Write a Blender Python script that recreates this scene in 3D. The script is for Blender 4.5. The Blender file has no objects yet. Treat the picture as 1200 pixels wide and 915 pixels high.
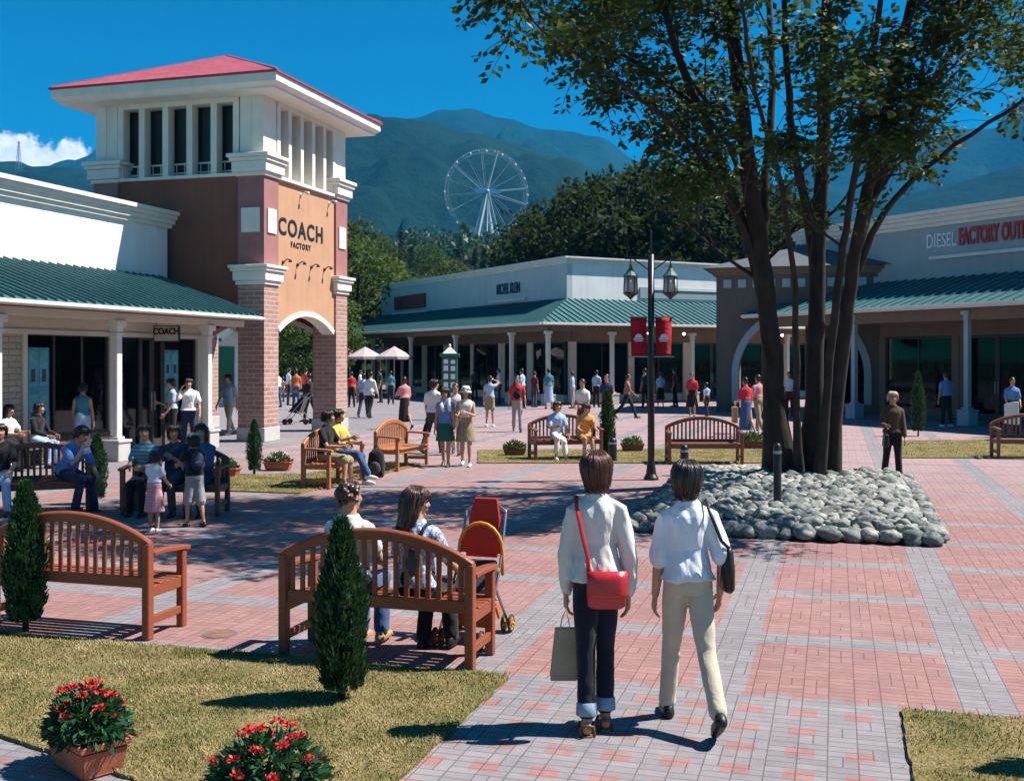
import bpy, bmesh, math, random
from mathutils import Vector, Matrix, Euler, noise
random.seed(7)
HAZE = 0.00012
rnd = random.random
def ru(a, b): return a + (b - a) * rnd()
R = math.radians
scene = bpy.context.scene
col = scene.collection

# ------------------------------------------------------------------ survey of the plaza
# world axes follow the paving; the photographer stands at the origin looking 16.5 deg left of +Y
YAW = R(16.5); SY, CY = math.sin(YAW), math.cos(YAW)
FPX, EYE, HOR = 1280.0, 2.1, 420.0
def ray(px, py):
    r = (px - 600) / FPX; u = (HOR - py) / FPX
    return Vector((CY * r - SY, SY * r + CY, u))
def G(px, py, z=0.0):
    d = ray(px, py); t = (z - EYE) / d.z
    return Vector((d.x * t, d.y * t, z))
def atD(px, py, dist):
    d = ray(px, py); return Vector((d.x * dist, d.y * dist, EYE + d.z * dist))
def atX(px, py, x):
    d = ray(px, py); t = x / d.x; return Vector((x, d.y * t, EYE + d.z * t))
def toW(cx, cd, z=0.0): return Vector((CY * cx - SY * cd, SY * cx + CY * cd, z))
def head(rel):   # heading relative to the viewing direction, 0 = away, 90 = left, 180 = towards, -90 = right
    return R(90 + rel) + YAW

# ------------------------------------------------------------------ materials
def new_mat(name):
    m = bpy.data.materials.new(name); m.use_nodes = True
    nt = m.node_tree; nt.nodes.clear()
    out = nt.nodes.new('ShaderNodeOutputMaterial')
    return m, nt, out
def N(nt, typ, **kw):
    n = nt.nodes.new(typ)
    for k, v in kw.items():
        if hasattr(n, k): setattr(n, k, v)
    return n
def L(nt, a, b): nt.links.new(a, b)
def rgba(c): return (c[0], c[1], c[2], 1.0)
def ramp(nt, fac, stops):
    r = N(nt, 'ShaderNodeValToRGB')
    els = r.color_ramp.elements
    while len(els) > 1: els.remove(els[-1])
    els[0].position = stops[0][0]; els[0].color = rgba(stops[0][1])
    for p, c in stops[1:]:
        e = els.new(p); e.color = rgba(c)
    L(nt, fac, r.inputs[0]); return r.outputs[0]
def noise_n(nt, vec, scale, detail=4, rough=0.55, dist=0.0):
    n = N(nt, 'ShaderNodeTexNoise'); n.inputs['Scale'].default_value = scale
    n.inputs['Detail'].default_value = detail; n.inputs['Roughness'].default_value = rough
    n.inputs['Distortion'].default_value = dist
    if vec is not None: L(nt, vec, n.inputs['Vector'])
    return n.outputs['Fac']
def mapped(nt, vec, scale=(1, 1, 1), rot=(0, 0, 0), loc=(0, 0, 0)):
    m = N(nt, 'ShaderNodeMapping'); m.inputs['Scale'].default_value = scale
    m.inputs['Rotation'].default_value = rot; m.inputs['Location'].default_value = loc
    L(nt, vec, m.inputs['Vector']); return m.outputs[0]
def mixc(nt, fac, a, b, mode='MIX'):
    m = N(nt, 'ShaderNodeMix', data_type='RGBA', blend_type=mode)
    for i, v in ((0, fac), (6, a), (7, b)):
        if isinstance(v, (int, float)): m.inputs[i].default_value = v
        elif isinstance(v, (tuple, list)): m.inputs[i].default_value = rgba(v)
        else: L(nt, v, m.inputs[i])
    return m.outputs[2]
def math_n(nt, op, a, b=None):
    m = N(nt, 'ShaderNodeMath', operation=op)
    for i, v in ((0, a), (1, b)):
        if v is None: continue
        if isinstance(v, (int, float)): m.inputs[i].default_value = v
        else: L(nt, v, m.inputs[i])
    return m.outputs[0]
def bump(nt, h, strength=0.3, dist=0.01):
    b = N(nt, 'ShaderNodeBump'); b.inputs['Strength'].default_value = strength
    b.inputs['Distance'].default_value = dist; L(nt, h, b.inputs['Height']); return b.outputs[0]
def bsdf(nt, out, color, rough=0.6, metal=0.0, nrm=None, spec=0.4, sheen=0.0):
    b = N(nt, 'ShaderNodeBsdfPrincipled')
    if isinstance(color, (tuple, list)): b.inputs['Base Color'].default_value = rgba(color)
    else: L(nt, color, b.inputs['Base Color'])
    if isinstance(rough, (int, float)): b.inputs['Roughness'].default_value = rough
    else: L(nt, rough, b.inputs['Roughness'])
    b.inputs['Metallic'].default_value = metal
    b.inputs['Specular IOR Level'].default_value = spec
    if sheen: b.inputs['Sheen Weight'].default_value = sheen
    if nrm is not None: L(nt, nrm, b.inputs['Normal'])
    L(nt, b.outputs[0], out.inputs['Surface']); return b
def objco(nt): return N(nt, 'ShaderNodeTexCoord').outputs['Object']
def wpos(nt): return N(nt, 'ShaderNodeNewGeometry').outputs['Position']

_plain = {}
def plain(name, c, rough=0.6, var=0.12, scale=8.0, bmp=0.0, metal=0.0, spec=0.4, bscale=None, stretch=(1, 1, 1), sheen=0.0, streak=0.0):
    if name in _plain: return _plain[name]
    m, nt, out = new_mat(name); v = objco(nt)
    if stretch != (1, 1, 1): v = mapped(nt, v, stretch)
    n = noise_n(nt, v, scale, 5)
    lo = tuple(x * (1 - var) for x in c); hi = tuple(min(1, x * (1 + var)) for x in c)
    cc = ramp(nt, n, [(0.3, lo), (0.7, hi)])
    if streak:      # rain streaks and grime, running down
        sk = noise_n(nt, mapped(nt, wpos(nt), (2.2, 2.2, 0.16)), 2.0, 5, 0.65, 0.3); sp = noise_n(nt, wpos(nt), 0.6, 5, 0.6)
        g_ = math_n(nt, 'MULTIPLY', ramp(nt, sk, [(0.48, (0, 0, 0)), (0.72, (1, 1, 1))]), math_n(nt, 'ADD', sp, 0.1))
        cc = mixc(nt, math_n(nt, 'MULTIPLY', g_, streak), cc, tuple(x*0.45 for x in c))
    nrm = None
    if bmp: nrm = bump(nt, noise_n(nt, v, bscale or scale * 4, 4), bmp, 0.01)
    bsdf(nt, out, cc, rough, metal, nrm, spec, sheen)
    _plain[name] = m; return m
def cloth(name, c, fold=0.5, rough=0.85, fscale=9.0):
    """woven cloth with soft vertical creases"""
    key = 'cloth_' + name
    if key in _plain: return _plain[key]
    m, nt, out = new_mat(key); v = objco(nt)
    w = noise_n(nt, mapped(nt, v, (1.6, 1.6, 0.55)), fscale, 3, 0.5, 0.8)
    f = noise_n(nt, v, 260, 2)
    h = math_n(nt, 'ADD', w, math_n(nt, 'MULTIPLY', f, 0.05))
    n = noise_n(nt, v, 5, 3)
    cc = ramp(nt, n, [(0.3, tuple(x * 0.9 for x in c)), (0.7, tuple(min(1, x * 1.06) for x in c))])
    bsdf(nt, out, cc, rough, 0, bump(nt, h, fold, 0.03), 0.2, 0.15)
    _plain[key] = m; return m
def wood(name, c, rough=0.45):
    m, nt, out = new_mat(name); v = objco(nt)
    oi = N(nt, 'ShaderNodeObjectInfo')
    g = noise_n(nt, mapped(nt, v, (4, 60, 60)), 2.2, 5, 0.6, 0.6)
    g2 = noise_n(nt, v, 3.0, 3)
    cc = ramp(nt, g, [(0.25, tuple(x * 0.62 for x in c)), (0.55, c), (0.8, tuple(min(1, x * 1.25) for x in c))])
    cc = mixc(nt, math_n(nt, 'MULTIPLY', g2, 0.35), cc, tuple(x * 0.6 for x in c))
    bsdf(nt, out, cc, rough, 0, bump(nt, g, 0.25, 0.004), 0.4); return m
def leafmat(name, c1, c2, trans=0.3, rough=0.5, spec=0.3):
    m, nt, out = new_mat(name)
    n = noise_n(nt, wpos(nt), 0.9, 3)
    n2 = noise_n(nt, wpos(nt), 17.0, 2)
    f = math_n(nt, 'ADD', math_n(nt, 'MULTIPLY', n, 0.45), math_n(nt, 'MULTIPLY', n2, 0.55))
    cc = ramp(nt, f, [(0.35, c1), (0.65, c2)])
    b = N(nt, 'ShaderNodeBsdfPrincipled'); L(nt, cc, b.inputs['Base Color'])
    b.inputs['Roughness'].default_value = rough; b.inputs['Specular IOR Level'].default_value = spec
    t = N(nt, 'ShaderNodeBsdfTranslucent'); L(nt, mixc(nt, 0.5, cc, (0.16, 0.2, 0.02)), t.inputs[0])
    mx = N(nt, 'ShaderNodeMixShader'); mx.inputs[0].default_value = trans
    L(nt, b.outputs[0], mx.inputs[1]); L(nt, t.outputs[0], mx.inputs[2]); L(nt, mx.outputs[0], out.inputs['Surface'])
    return m
def brickmat(name, c1, c2, mortar, bw, bh, msize=0.01, axis='Z', bmp=0.35, var=0.25):
    """wall bricks: courses run along the wall, whichever way it faces"""
    m, nt, out = new_mat(name)
    p = objco(nt); sep = N(nt, 'ShaderNodeSeparateXYZ'); L(nt, p, sep.inputs[0])
    cmb = N(nt, 'ShaderNodeCombineXYZ')
    L(nt, math_n(nt, 'ADD', sep.outputs[0], sep.outputs[1]), cmb.inputs[0]); L(nt, sep.outputs[2], cmb.inputs[1])
    b = N(nt, 'ShaderNodeTexBrick'); L(nt, cmb.outputs[0], b.inputs['Vector'])
    b.inputs['Color1'].default_value = rgba(c1); b.inputs['Color2'].default_value = rgba(c2); b.inputs['Mortar'].default_value = rgba(mortar)
    b.inputs['Scale'].default_value = 1.0; b.inputs['Mortar Size'].default_value = msize
    b.inputs['Brick Width'].default_value = bw; b.inputs['Row Height'].default_value = bh
    n = noise_n(nt, p, 14, 4)
    cc = mixc(nt, 1.0, b.outputs['Color'], ramp(nt, n, [(0.25, (1 - var,) * 3), (0.75, (1, 1, 1))]), 'MULTIPLY')
    h = math_n(nt, 'SUBTRACT', 1.0, b.outputs['Fac'])
    bsdf(nt, out, cc, 0.85, 0, bump(nt, h, bmp, 0.02), 0.2); return m
def glassmat(name, tint=(0.5, 0.55, 0.58)):
    m, nt, out = new_mat(name)
    t = N(nt, 'ShaderNodeBsdfTransparent'); t.inputs[0].default_value = rgba(tint)
    g = N(nt, 'ShaderNodeBsdfGlossy'); g.inputs['Roughness'].default_value = 0.03
    fr = N(nt, 'ShaderNodeFresnel'); fr.inputs[0].default_value = 1.45
    mx = N(nt, 'ShaderNodeMixShader'); L(nt, math_n(nt, 'MULTIPLY', fr.outputs[0], 0.22), mx.inputs[0])
    L(nt, t.outputs[0], mx.inputs[1]); L(nt, g.outputs[0], mx.inputs[2]); L(nt, mx.outputs[0], out.inputs['Surface'])
    return m

# ------------------------------------------------------------------ mesh builder
class MB:
    def __init__(s, xf=None): s.v = []; s.f = []; s.m = []; s.xf = xf or Matrix.Identity(4); s.cur = 0
    def add(s, vs, fs):
        o = len(s.v); s.v += [tuple(s.xf @ Vector(p)) for p in vs]
        flip = s.xf.determinant() < 0
        for f in fs:
            ff = [o + i for i in f]
            s.f.append(ff[::-1] if flip else ff); s.m.append(s.cur)
        return s
    def box(s, x0, x1, y0, y1, z0, z1):
        return s.add([(x0,y0,z0),(x1,y0,z0),(x1,y1,z0),(x0,y1,z0),(x0,y0,z1),(x1,y0,z1),(x1,y1,z1),(x0,y1,z1)],
              [(0,3,2,1),(4,5,6,7),(0,1,5,4),(1,2,6,5),(2,3,7,6),(3,0,4,7)])
    def cbox(s, c, d, rz=0.0, rx=0.0, ry=0.0):
        M = Matrix.Translation(c) @ Euler((rx, ry, rz)).to_matrix().to_4x4()
        x, y, z = d[0]/2, d[1]/2, d[2]/2
        vs = [M @ Vector(p) for p in [(-x,-y,-z),(x,-y,-z),(x,y,-z),(-x,y,-z),(-x,-y,z),(x,-y,z),(x,y,z),(-x,y,z)]]
        return s.add(vs, [(0,3,2,1),(4,5,6,7),(0,1,5,4),(1,2,6,5),(2,3,7,6),(3,0,4,7)])
    def bar(s, a, b, w, h, up=(0, 0, 1)):
        a = Vector(a); b = Vector(b); d = (b - a).normalized(); u = Vector(up)
        sd = d.cross(u)
        if sd.length < 1e-5: sd = d.cross(Vector((0, 1, 0)))
        sd.normalize(); u = sd.cross(d).normalized()
        q = [(-w/2,-h/2),(w/2,-h/2),(w/2,h/2),(-w/2,h/2)]
        vs = [a + sd*i + u*j for i, j in q] + [b + sd*i + u*j for i, j in q]
        return s.add(vs, [(0,1,2,3),(7,6,5,4),(0,4,5,1),(1,5,6,2),(2,6,7,3),(3,7,4,0)])
    def prism(s, poly, z0, z1):
        n = len(poly)
        vs = [(p[0], p[1], z0) for p in poly] + [(p[0], p[1], z1) for p in poly]
        fs = [tuple(range(n))[::-1], tuple(range(n, 2*n))] + [(i, (i+1) % n, n + (i+1) % n, n + i) for i in range(n)]
        return s.add(vs, fs)
    def quad(s, a, b, c, d): return s.add([a, b, c, d], [(0, 1, 2, 3)])
    def rings(s, rs, cap=True, closed=True):
        k = len(rs[0]); vs = [p for r in rs for p in r]; fs = []
        for i in range(len(rs) - 1):
            for j in range(k if closed else k - 1):
                fs.append((i*k + j, i*k + (j+1) % k, (i+1)*k + (j+1) % k, (i+1)*k + j))
        if cap: fs += [tuple(range(k))[::-1], tuple((len(rs)-1)*k + j for j in range(k))]
        return s.add(vs, fs)
    def tube(s, pts, rad, seg=10, dome=True, sx=1.0, sy=1.0, ref=(0, 1, 0)):
        """round bar along points; radius per point; ends domed"""
        pts = [Vector(p) for p in pts]
        rad = list(rad) if isinstance(rad, (list, tuple)) else [rad] * len(pts)
        P, Q = [], []
        n = len(pts)
        tang = []
        for i in range(n):
            d = (pts[min(i+1, n-1)] - pts[max(i-1, 0)])
            tang.append(d.normalized() if d.length > 1e-9 else Vector((0, 0, 1)))
        if dome:
            for a in (0.02, 0.35, 0.75):
                t = math.asin(min(1, a)); P.append((pts[0] - tang[0]*rad[0]*math.cos(t)*0.98, rad[0]*max(a, 0.05), tang[0]))
        for i in range(n): P.append((pts[i], rad[i], tang[i]))
        if dome:
            for a in (0.75, 0.35, 0.02):
                t = math.asin(min(1, a)); P.append((pts[-1] + tang[-1]*rad[-1]*math.cos(t)*0.98, rad[-1]*max(a, 0.05), tang[-1]))
        u = None; rs = []
        for p, r, t in P:
            if u is None:
                u = Vector(ref) - t * Vector(ref).dot(t)
                if u.length < 1e-3: u = Vector((1, 0, 0)) - t * t.x
                if u.length < 1e-3: u = Vector((0, 0, 1)) - t * t.z
            else: u = u - t * u.dot(t)
            u.normalize(); w = t.cross(u)
            rs.append([p + (w*math.cos(2*math.pi*j/seg)*sx + u*math.sin(2*math.pi*j/seg)*sy) * r for j in range(seg)])
        return s.rings(rs)
    def ell(s, c, r, seg=14, rows=9, M=None):
        rs = []
        for i in range(rows + 1):
            a = -math.pi/2 + math.pi*i/rows
            k = max(math.cos(a), 0.02)
            ring = [Vector((r[0]*k*math.cos(2*math.pi*j/seg), r[1]*k*math.sin(2*math.pi*j/seg), r[2]*math.sin(a))) for j in range(seg)]
            if M is not None: ring = [M @ p for p in ring]
            rs.append([Vector(c) + p for p in ring])
        return s.rings(rs)
    def lathe(s, prof, c=(0, 0, 0), seg=20):
        rs = [[(c[0] + max(r, 1e-4)*math.cos(2*math.pi*j/seg), c[1] + max(r, 1e-4)*math.sin(2*math.pi*j/seg), c[2] + z) for j in range(seg)] for r, z in prof]
        return s.rings(rs)
    def build(s, name, mats, parent=None, smooth=False, bevel=0.0, bseg=1, loc=None, rz=0.0, merge=False):
        me = bpy.data.meshes.new(name); me.from_pydata(s.v, [], s.f)
        mats = mats if isinstance(mats, (list, tuple)) else [mats]
        for m in mats: me.materials.append(m)
        if len(mats) > 1: me.polygons.foreach_set('material_index', s.m)
        if smooth: me.polygons.foreach_set('use_smooth', [True] * len(me.polygons))
        if bevel or merge:
            bm = bmesh.new(); bm.from_mesh(me)
            if merge: bmesh.ops.remove_doubles(bm, verts=bm.verts, dist=1e-4)
            if bevel: bmesh.ops.bevel(bm, geom=[e for e in bm.edges if len(e.link_faces) == 2 and e.calc_face_angle(0) > 0.5], offset=bevel, segments=bseg, affect='EDGES', clamp_overlap=True)
            bm.to_mesh(me); bm.free()
        me.update()
        o = bpy.data.objects.new(name, me); col.objects.link(o)
        if parent is not None: o.parent = parent
        if loc is not None: o.location = loc
        o.rotation_euler.z = rz
        return o
def tag(o, label=None, cat=None, group=None, kind=None):
    for k, v in (('label', label), ('category', cat), ('group', group), ('kind', kind)):
        if v: o[k] = v
    return o
def thing(name, label, cat, loc=(0, 0, 0), rz=0.0, group=None):
    o = bpy.data.objects.new(name, None); col.objects.link(o)
    o.location = loc; o.rotation_euler.z = rz; o.empty_display_size = 0.2
    return tag(o, label, cat, group)
def copy_tree(o, parent=None, label=None):
    c = o.copy(); col.objects.link(c)
    if parent is not None: c.parent = parent
    if label: c['label'] = label
    for ch in [x for x in o.children]: copy_tree(ch, c)
    return c
def text_mb(txt, size, depth, M, sx=1.0, off=0.0, spacing=1.0, name='lettering', mat=None, parent=None, shear=0.0, fit=None):
    cu = bpy.data.curves.new(name, 'FONT'); cu.body = txt; cu.size = size; cu.extrude = depth; cu.offset = off
    cu.space_character = spacing; cu.align_x = 'CENTER'; cu.align_y = 'CENTER'; cu.shear = shear; cu.resolution_u = 4
    t = bpy.data.objects.new(name, cu); col.objects.link(t)
    bpy.context.view_layer.update()
    me = bpy.data.meshes.new_from_object(t.evaluated_get(bpy.context.evaluated_depsgraph_get()))
    bpy.data.objects.remove(t)
    if fit:
        xs_ = [v.co.x for v in me.vertices]; sx = fit / (max(xs_) - min(xs_))
    me.transform(M @ Matrix.Scale(sx, 4, (1, 0, 0)))
    me.materials.clear(); me.materials.append(mat)
    o = bpy.data.objects.new(name, me); col.objects.link(o)
    if parent is not None: o.parent = parent
    return o
def sign_matrix(p, right, up=(0, 0, 1)):
    """matrix whose x runs along the lettering, y up, z out of the wall"""
    r = Vector(right).normalized(); u = Vector(up); n = r.cross(u).normalized()
    return Matrix(((r.x, u.x, n.x, p[0]), (r.y, u.y, n.y, p[1]), (r.z, u.z, n.z, p[2]), (0, 0, 0, 1)))
# ------------------------------------------------------------------ camera, light, sky
cam = bpy.data.cameras.new('camera'); cam.sensor_width = 36; cam.lens = 36 * FPX / 1200
cam.shift_y = -(457.5 - HOR) / 1200; cam.clip_end = 9000; cam.clip_start = 0.05
co = bpy.data.objects.new('camera', cam); col.objects.link(co)
co.location = (0, 0, EYE); co.rotation_euler = (R(90), 0, YAW); scene.camera = co

SUN_EL = R(54)
_sd = (CY * 0.9925 - SY * 0.122, SY * 0.9925 + CY * 0.122)
SUN_AZ = math.atan2(_sd[0], _sd[1])
sun_dir = Vector((_sd[0] * math.cos(SUN_EL), _sd[1] * math.cos(SUN_EL), math.sin(SUN_EL))).normalized()
sl = bpy.data.lights.new('sun', 'SUN'); sl.energy = 4.9; sl.angle = R(0.5); sl.color = (1.0, 0.95, 0.88)
so = bpy.data.objects.new('sun', sl); col.objects.link(so)
so.rotation_euler = (-sun_dir).to_track_quat('-Z', 'Y').to_euler(); so.location = (30, 30, 60)

w = bpy.data.worlds.new('World'); scene.world = w; w.use_nodes = True
nt = w.node_tree; nt.nodes.clear()
wo = nt.nodes.new('ShaderNodeOutputWorld'); bg = nt.nodes.new('ShaderNodeBackground')
sky = nt.nodes.new('ShaderNodeTexSky'); sky.sky_type = 'NISHITA'; sky.sun_disc = False
sky.sun_elevation = SUN_EL; sky.sun_rotation = SUN_AZ; sky.altitude = 1500; sky.air_density = 1.0; sky.dust_density = 0.0; sky.ozone_density = 5.0
hs = nt.nodes.new('ShaderNodeHueSaturation'); hs.inputs['Saturation'].default_value = 1.9; hs.inputs['Hue'].default_value = 0.488
L(nt, sky.outputs[0], hs.inputs['Color'])
# one bank of cumulus low over the left ridge, placed by direction in the world
geo = nt.nodes.new('ShaderNodeTexCoord')
def dotn(vec):
    d = N(nt, 'ShaderNodeVectorMath', operation='DOT_PRODUCT'); L(nt, geo.outputs['Generated'], d.inputs[0]); d.inputs[1].default_value = vec
    return d.outputs['Value']
ff = dotn((-SY, CY, 0)); uu = math_n(nt, 'DIVIDE', dotn((CY, SY, 0)), ff); vv = math_n(nt, 'DIVIDE', dotn((0, 0, 1)), ff)
cn = noise_n(nt, geo.outputs['Generated'], 34, 7, 0.6)
cn2 = noise_n(nt, geo.outputs['Generated'], 95, 6, 0.6)
du = math_n(nt, 'DIVIDE', math_n(nt, 'ADD', uu, 0.470), 0.098)
dv = math_n(nt, 'DIVIDE', math_n(nt, 'ADD', vv, -0.175), 0.036)
rr = math_n(nt, 'ADD', math_n(nt, 'MULTIPLY', du, du), math_n(nt, 'MULTIPLY', dv, dv))
den = math_n(nt, 'ADD', math_n(nt, 'SUBTRACT', 1.0, rr), math_n(nt, 'MULTIPLY', math_n(nt, 'SUBTRACT', cn, 0.5), 3.2))
den = math_n(nt, 'ADD', den, math_n(nt, 'MULTIPLY', math_n(nt, 'SUBTRACT', cn2, 0.5), 1.0))
mask = N(nt, 'ShaderNodeMapRange'); mask.inputs['From Min'].default_value = 0.0; mask.inputs['From Max'].default_value = 0.35
L(nt, den, mask.inputs['Value'])
front = math_n(nt, 'GREATER_THAN', ff, 0.05)
cm = math_n(nt, 'MULTIPLY', mask.outputs[0], front)
cshade = ramp(nt, cn2, [(0.3, (9.0, 9.8, 10.8)), (0.55, (14.0, 14.0, 14.0))])
skyc = mixc(nt, 1.0, hs.outputs[0], (0.10, 1.02, 1.05), 'MULTIPLY')
L(nt, mixc(nt, cm, skyc, cshade), bg.inputs['Color'])
bg.inputs['Strength'].default_value = 0.05
L(nt, bg.outputs[0], wo.inputs['Surface'])
scene.view_settings.view_transform = 'Standard'; scene.view_settings.look = 'None'
scene.view_settings.exposure = 1.02; scene.view_settings.gamma = 1.0
scene.cycles.max_bounces = 6; scene.cycles.diffuse_bounces = 2; scene.cycles.transparent_max_bounces = 12; scene.cycles.volume_bounces = 0
scene.cycles.use_denoising = True
scene.cycles.caustics_reflective = False; scene.cycles.caustics_refractive = False

# ------------------------------------------------------------------ ground
def paving_mat():
    m, nt, out = new_mat('plaza_paving')
    p = wpos(nt); sep = N(nt, 'ShaderNodeSeparateXYZ'); L(nt, p, sep.inputs[0]); X, Y = sep.outputs[0], sep.outputs[1]
    def fr(v, off, per):   # position inside a repeating bay, 0..1
        return math_n(nt, 'FRACT', math_n(nt, 'DIVIDE', math_n(nt, 'SUBTRACT', v, off), per))
    gx = math_n(nt, 'LESS_THAN', fr(X, -0.88, 1.60), 0.33 / 1.60)
    gy = math_n(nt, 'LESS_THAN', fr(Y, 8.29, 1.62), 0.29 / 1.62)
    strip = math_n(nt, 'MAXIMUM', gx, gy)
    near = math_n(nt, 'LESS_THAN', Y, 7.03)
    # near band: grey setts with scattered red ones
    def cell(v, off, per): return math_n(nt, 'FLOOR', math_n(nt, 'DIVIDE', math_n(nt, 'SUBTRACT', v, off), per))
    chx = math_n(nt, 'LESS_THAN', fr(X, -0.26, 0.31), 0.5)
    chy = math_n(nt, 'LESS_THAN', fr(Y, 6.63, 0.335), 0.42)
    wnc = N(nt, 'ShaderNodeTexWhiteNoise', noise_dimensions='2D'); cm2 = N(nt, 'ShaderNodeCombineXYZ'); L(nt, cell(X, -0.26, 0.155), cm2.inputs[0]); L(nt, cell(Y, 6.63, 0.335), cm2.inputs[1]); L(nt, cm2.outputs[0], wnc.inputs['Vector'])
    chk = math_n(nt, 'MULTIPLY', math_n(nt, 'MULTIPLY', chx, chy), math_n(nt, 'LESS_THAN', wnc.outputs['Value'], 0.9))
    near_grey = math_n(nt, 'SUBTRACT', 1.0, chk)
    far = math_n(nt, 'GREATER_THAN', Y, 34.0)
    side = math_n(nt, 'LESS_THAN', X, -12.6)      # lilac paving in front of the shops
    grey = mixc(nt, near, strip, near_grey)
    grey = math_n(nt, 'MAXIMUM', grey, math_n(nt, 'MULTIPLY', side, 1.0))
    b1 = N(nt, 'ShaderNodeTexBrick'); b1.offset = 0.0; b1.squash = 1.0
    for b in (b1,):
        L(nt, mapped(nt, p, (1, 1, 1), (0, 0, 0), (0.041, 0.03, 0)), b.inputs['Vector'])
        b.inputs['Color1'].default_value = (0.88, 0.88, 0.88, 1); b.inputs['Color2'].default_value = (1.07, 1.07, 1.07, 1)
        b.inputs['Mortar'].default_value = (0.5, 0.5, 0.5, 1); b.inputs['Scale'].default_value = 1
        b.inputs['Mortar Size'].default_value = 0.0045; b.inputs['Mortar Smooth'].default_value = 0.3
        b.inputs['Brick Width'].default_value = 0.155; b.inputs['Row Height'].default_value = 0.0775
    # setts turned the other way in some cells, like a basket weave
    b2 = N(nt, 'ShaderNodeTexBrick'); b2.offset = 0.0
    L(nt, mapped(nt, p, (1, 1, 1), (0, 0, 0), (0.041, 0.03, 0)), b2.inputs['Vector'])
    b2.inputs['Color1'].default_value = (0.89, 0.89, 0.89, 1); b2.inputs['Color2'].default_value = (1.06, 1.06, 1.06, 1)
    b2.inputs['Mortar'].default_value = (0.5, 0.5, 0.5, 1); b2.inputs['Scale'].default_value = 1
    b2.inputs['Mortar Size'].default_value = 0.0045; b2.inputs['Mortar Smooth'].default_value = 0.3
    b2.inputs['Brick Width'].default_value = 0.0775; b2.inputs['Row Height'].default_value = 0.155
    cx = cell(math_n(nt, 'ADD', X, 0.041), 0, 0.155); cy = cell(math_n(nt, 'ADD', Y, 0.03), 0, 0.155)
    wn = N(nt, 'ShaderNodeTexWhiteNoise', noise_dimensions='2D')
    cmb = N(nt, 'ShaderNodeCombineXYZ'); L(nt, cx, cmb.inputs[0]); L(nt, cy, cmb.inputs[1]); L(nt, cmb.outputs[0], wn.inputs['Vector'])
    turn = math_n(nt, 'LESS_THAN', wn.outputs['Value'], 0.28)
    bc = mixc(nt, turn, b1.outputs['Color'], b2.outputs['Color'])
    bf = mixc(nt, turn, b1.outputs['Fac'], b2.outputs['Fac'])
    cols = N(nt, 'ShaderNodeTexBrick'); cols.offset = 0.0   # long joints between the columns of setts
    n1 = noise_n(nt, p, 0.7, 5, 0.6); n2 = noise_n(nt, p, 9, 4, 0.6); n3 = noise_n(nt, p, 130, 2)
    red = ramp(nt, n2, [(0.3, (0.285, 0.155, 0.143)), (0.55, (0.318, 0.175, 0.163)), (0.75, (0.35, 0.20, 0.186))])
    gry = ramp(nt, n2, [(0.3, (0.222, 0.205, 0.218)), (0.7, (0.275, 0.248, 0.26))])
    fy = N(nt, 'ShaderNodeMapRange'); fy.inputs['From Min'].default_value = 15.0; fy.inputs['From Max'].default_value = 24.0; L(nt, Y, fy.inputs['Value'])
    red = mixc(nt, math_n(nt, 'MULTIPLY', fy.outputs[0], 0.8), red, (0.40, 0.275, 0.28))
    base = mixc(nt, grey, red, gry)
    base = mixc(nt, 1.0, base, bc, 'MULTIPLY')
    base = mixc(nt, 1.0, base, ramp(nt, n1, [(0.3, (0.86, 0.87, 0.88)), (0.7, (1.06, 1.05, 1.04))]), 'MULTIPLY')
    stain = noise_n(nt, p, 0.33, 6, 0.7, 0.5)
    base = mixc(nt, math_n(nt, 'MULTIPLY', ramp(nt, stain, [(0.52, (0, 0, 0)), (0.72, (1, 1, 1))]), 0.4), base, (0.30, 0.255, 0.25))
    spots_ = noise_n(nt, p, 3.1, 2, 0.5); base = mixc(nt, math_n(nt, 'MULTIPLY', ramp(nt, spots_, [(0.68, (0, 0, 0)), (0.74, (1, 1, 1))]), 0.28), base, (0.15, 0.11, 0.10))
    h = math_n(nt, 'ADD', math_n(nt, 'SUBTRACT', 1.0, bf), math_n(nt, 'MULTIPLY', n3, 0.25))
    bsdf(nt, out, base, 0.82, 0, bump(nt, h, 0.35, 0.006), 0.25)
    return m
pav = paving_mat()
def field_mat():
    m, nt, out = new_mat('distant_ground'); p = wpos(nt)
    n = noise_n(nt, p, 0.05, 6, 0.6)
    bsdf(nt, out, ramp(nt, n, [(0.3, (0.05, 0.075, 0.03)), (0.7, (0.10, 0.12, 0.05))]), 0.95, 0, None, 0.1); return m
fieldm = field_mat()
# one sheet: fine paving in the middle, open country out to the horizon
gmb = MB()
xs = [-3380, -60, 40, 2880]; ys = [-50, -20, 80, 3930]
for i in range(3):
    for j in range(3):
        gmb.cur = 0 if (i == 1 and j == 1) else 1
        gmb.add([(xs[i], ys[j], 0), (xs[i+1], ys[j], 0), (xs[i+1], ys[j+1], 0), (xs[i], ys[j+1], 0)], [(0, 1, 2, 3)])
tag(gmb.build('ground', [pav, fieldm], merge=True), kind='structure')

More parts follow.
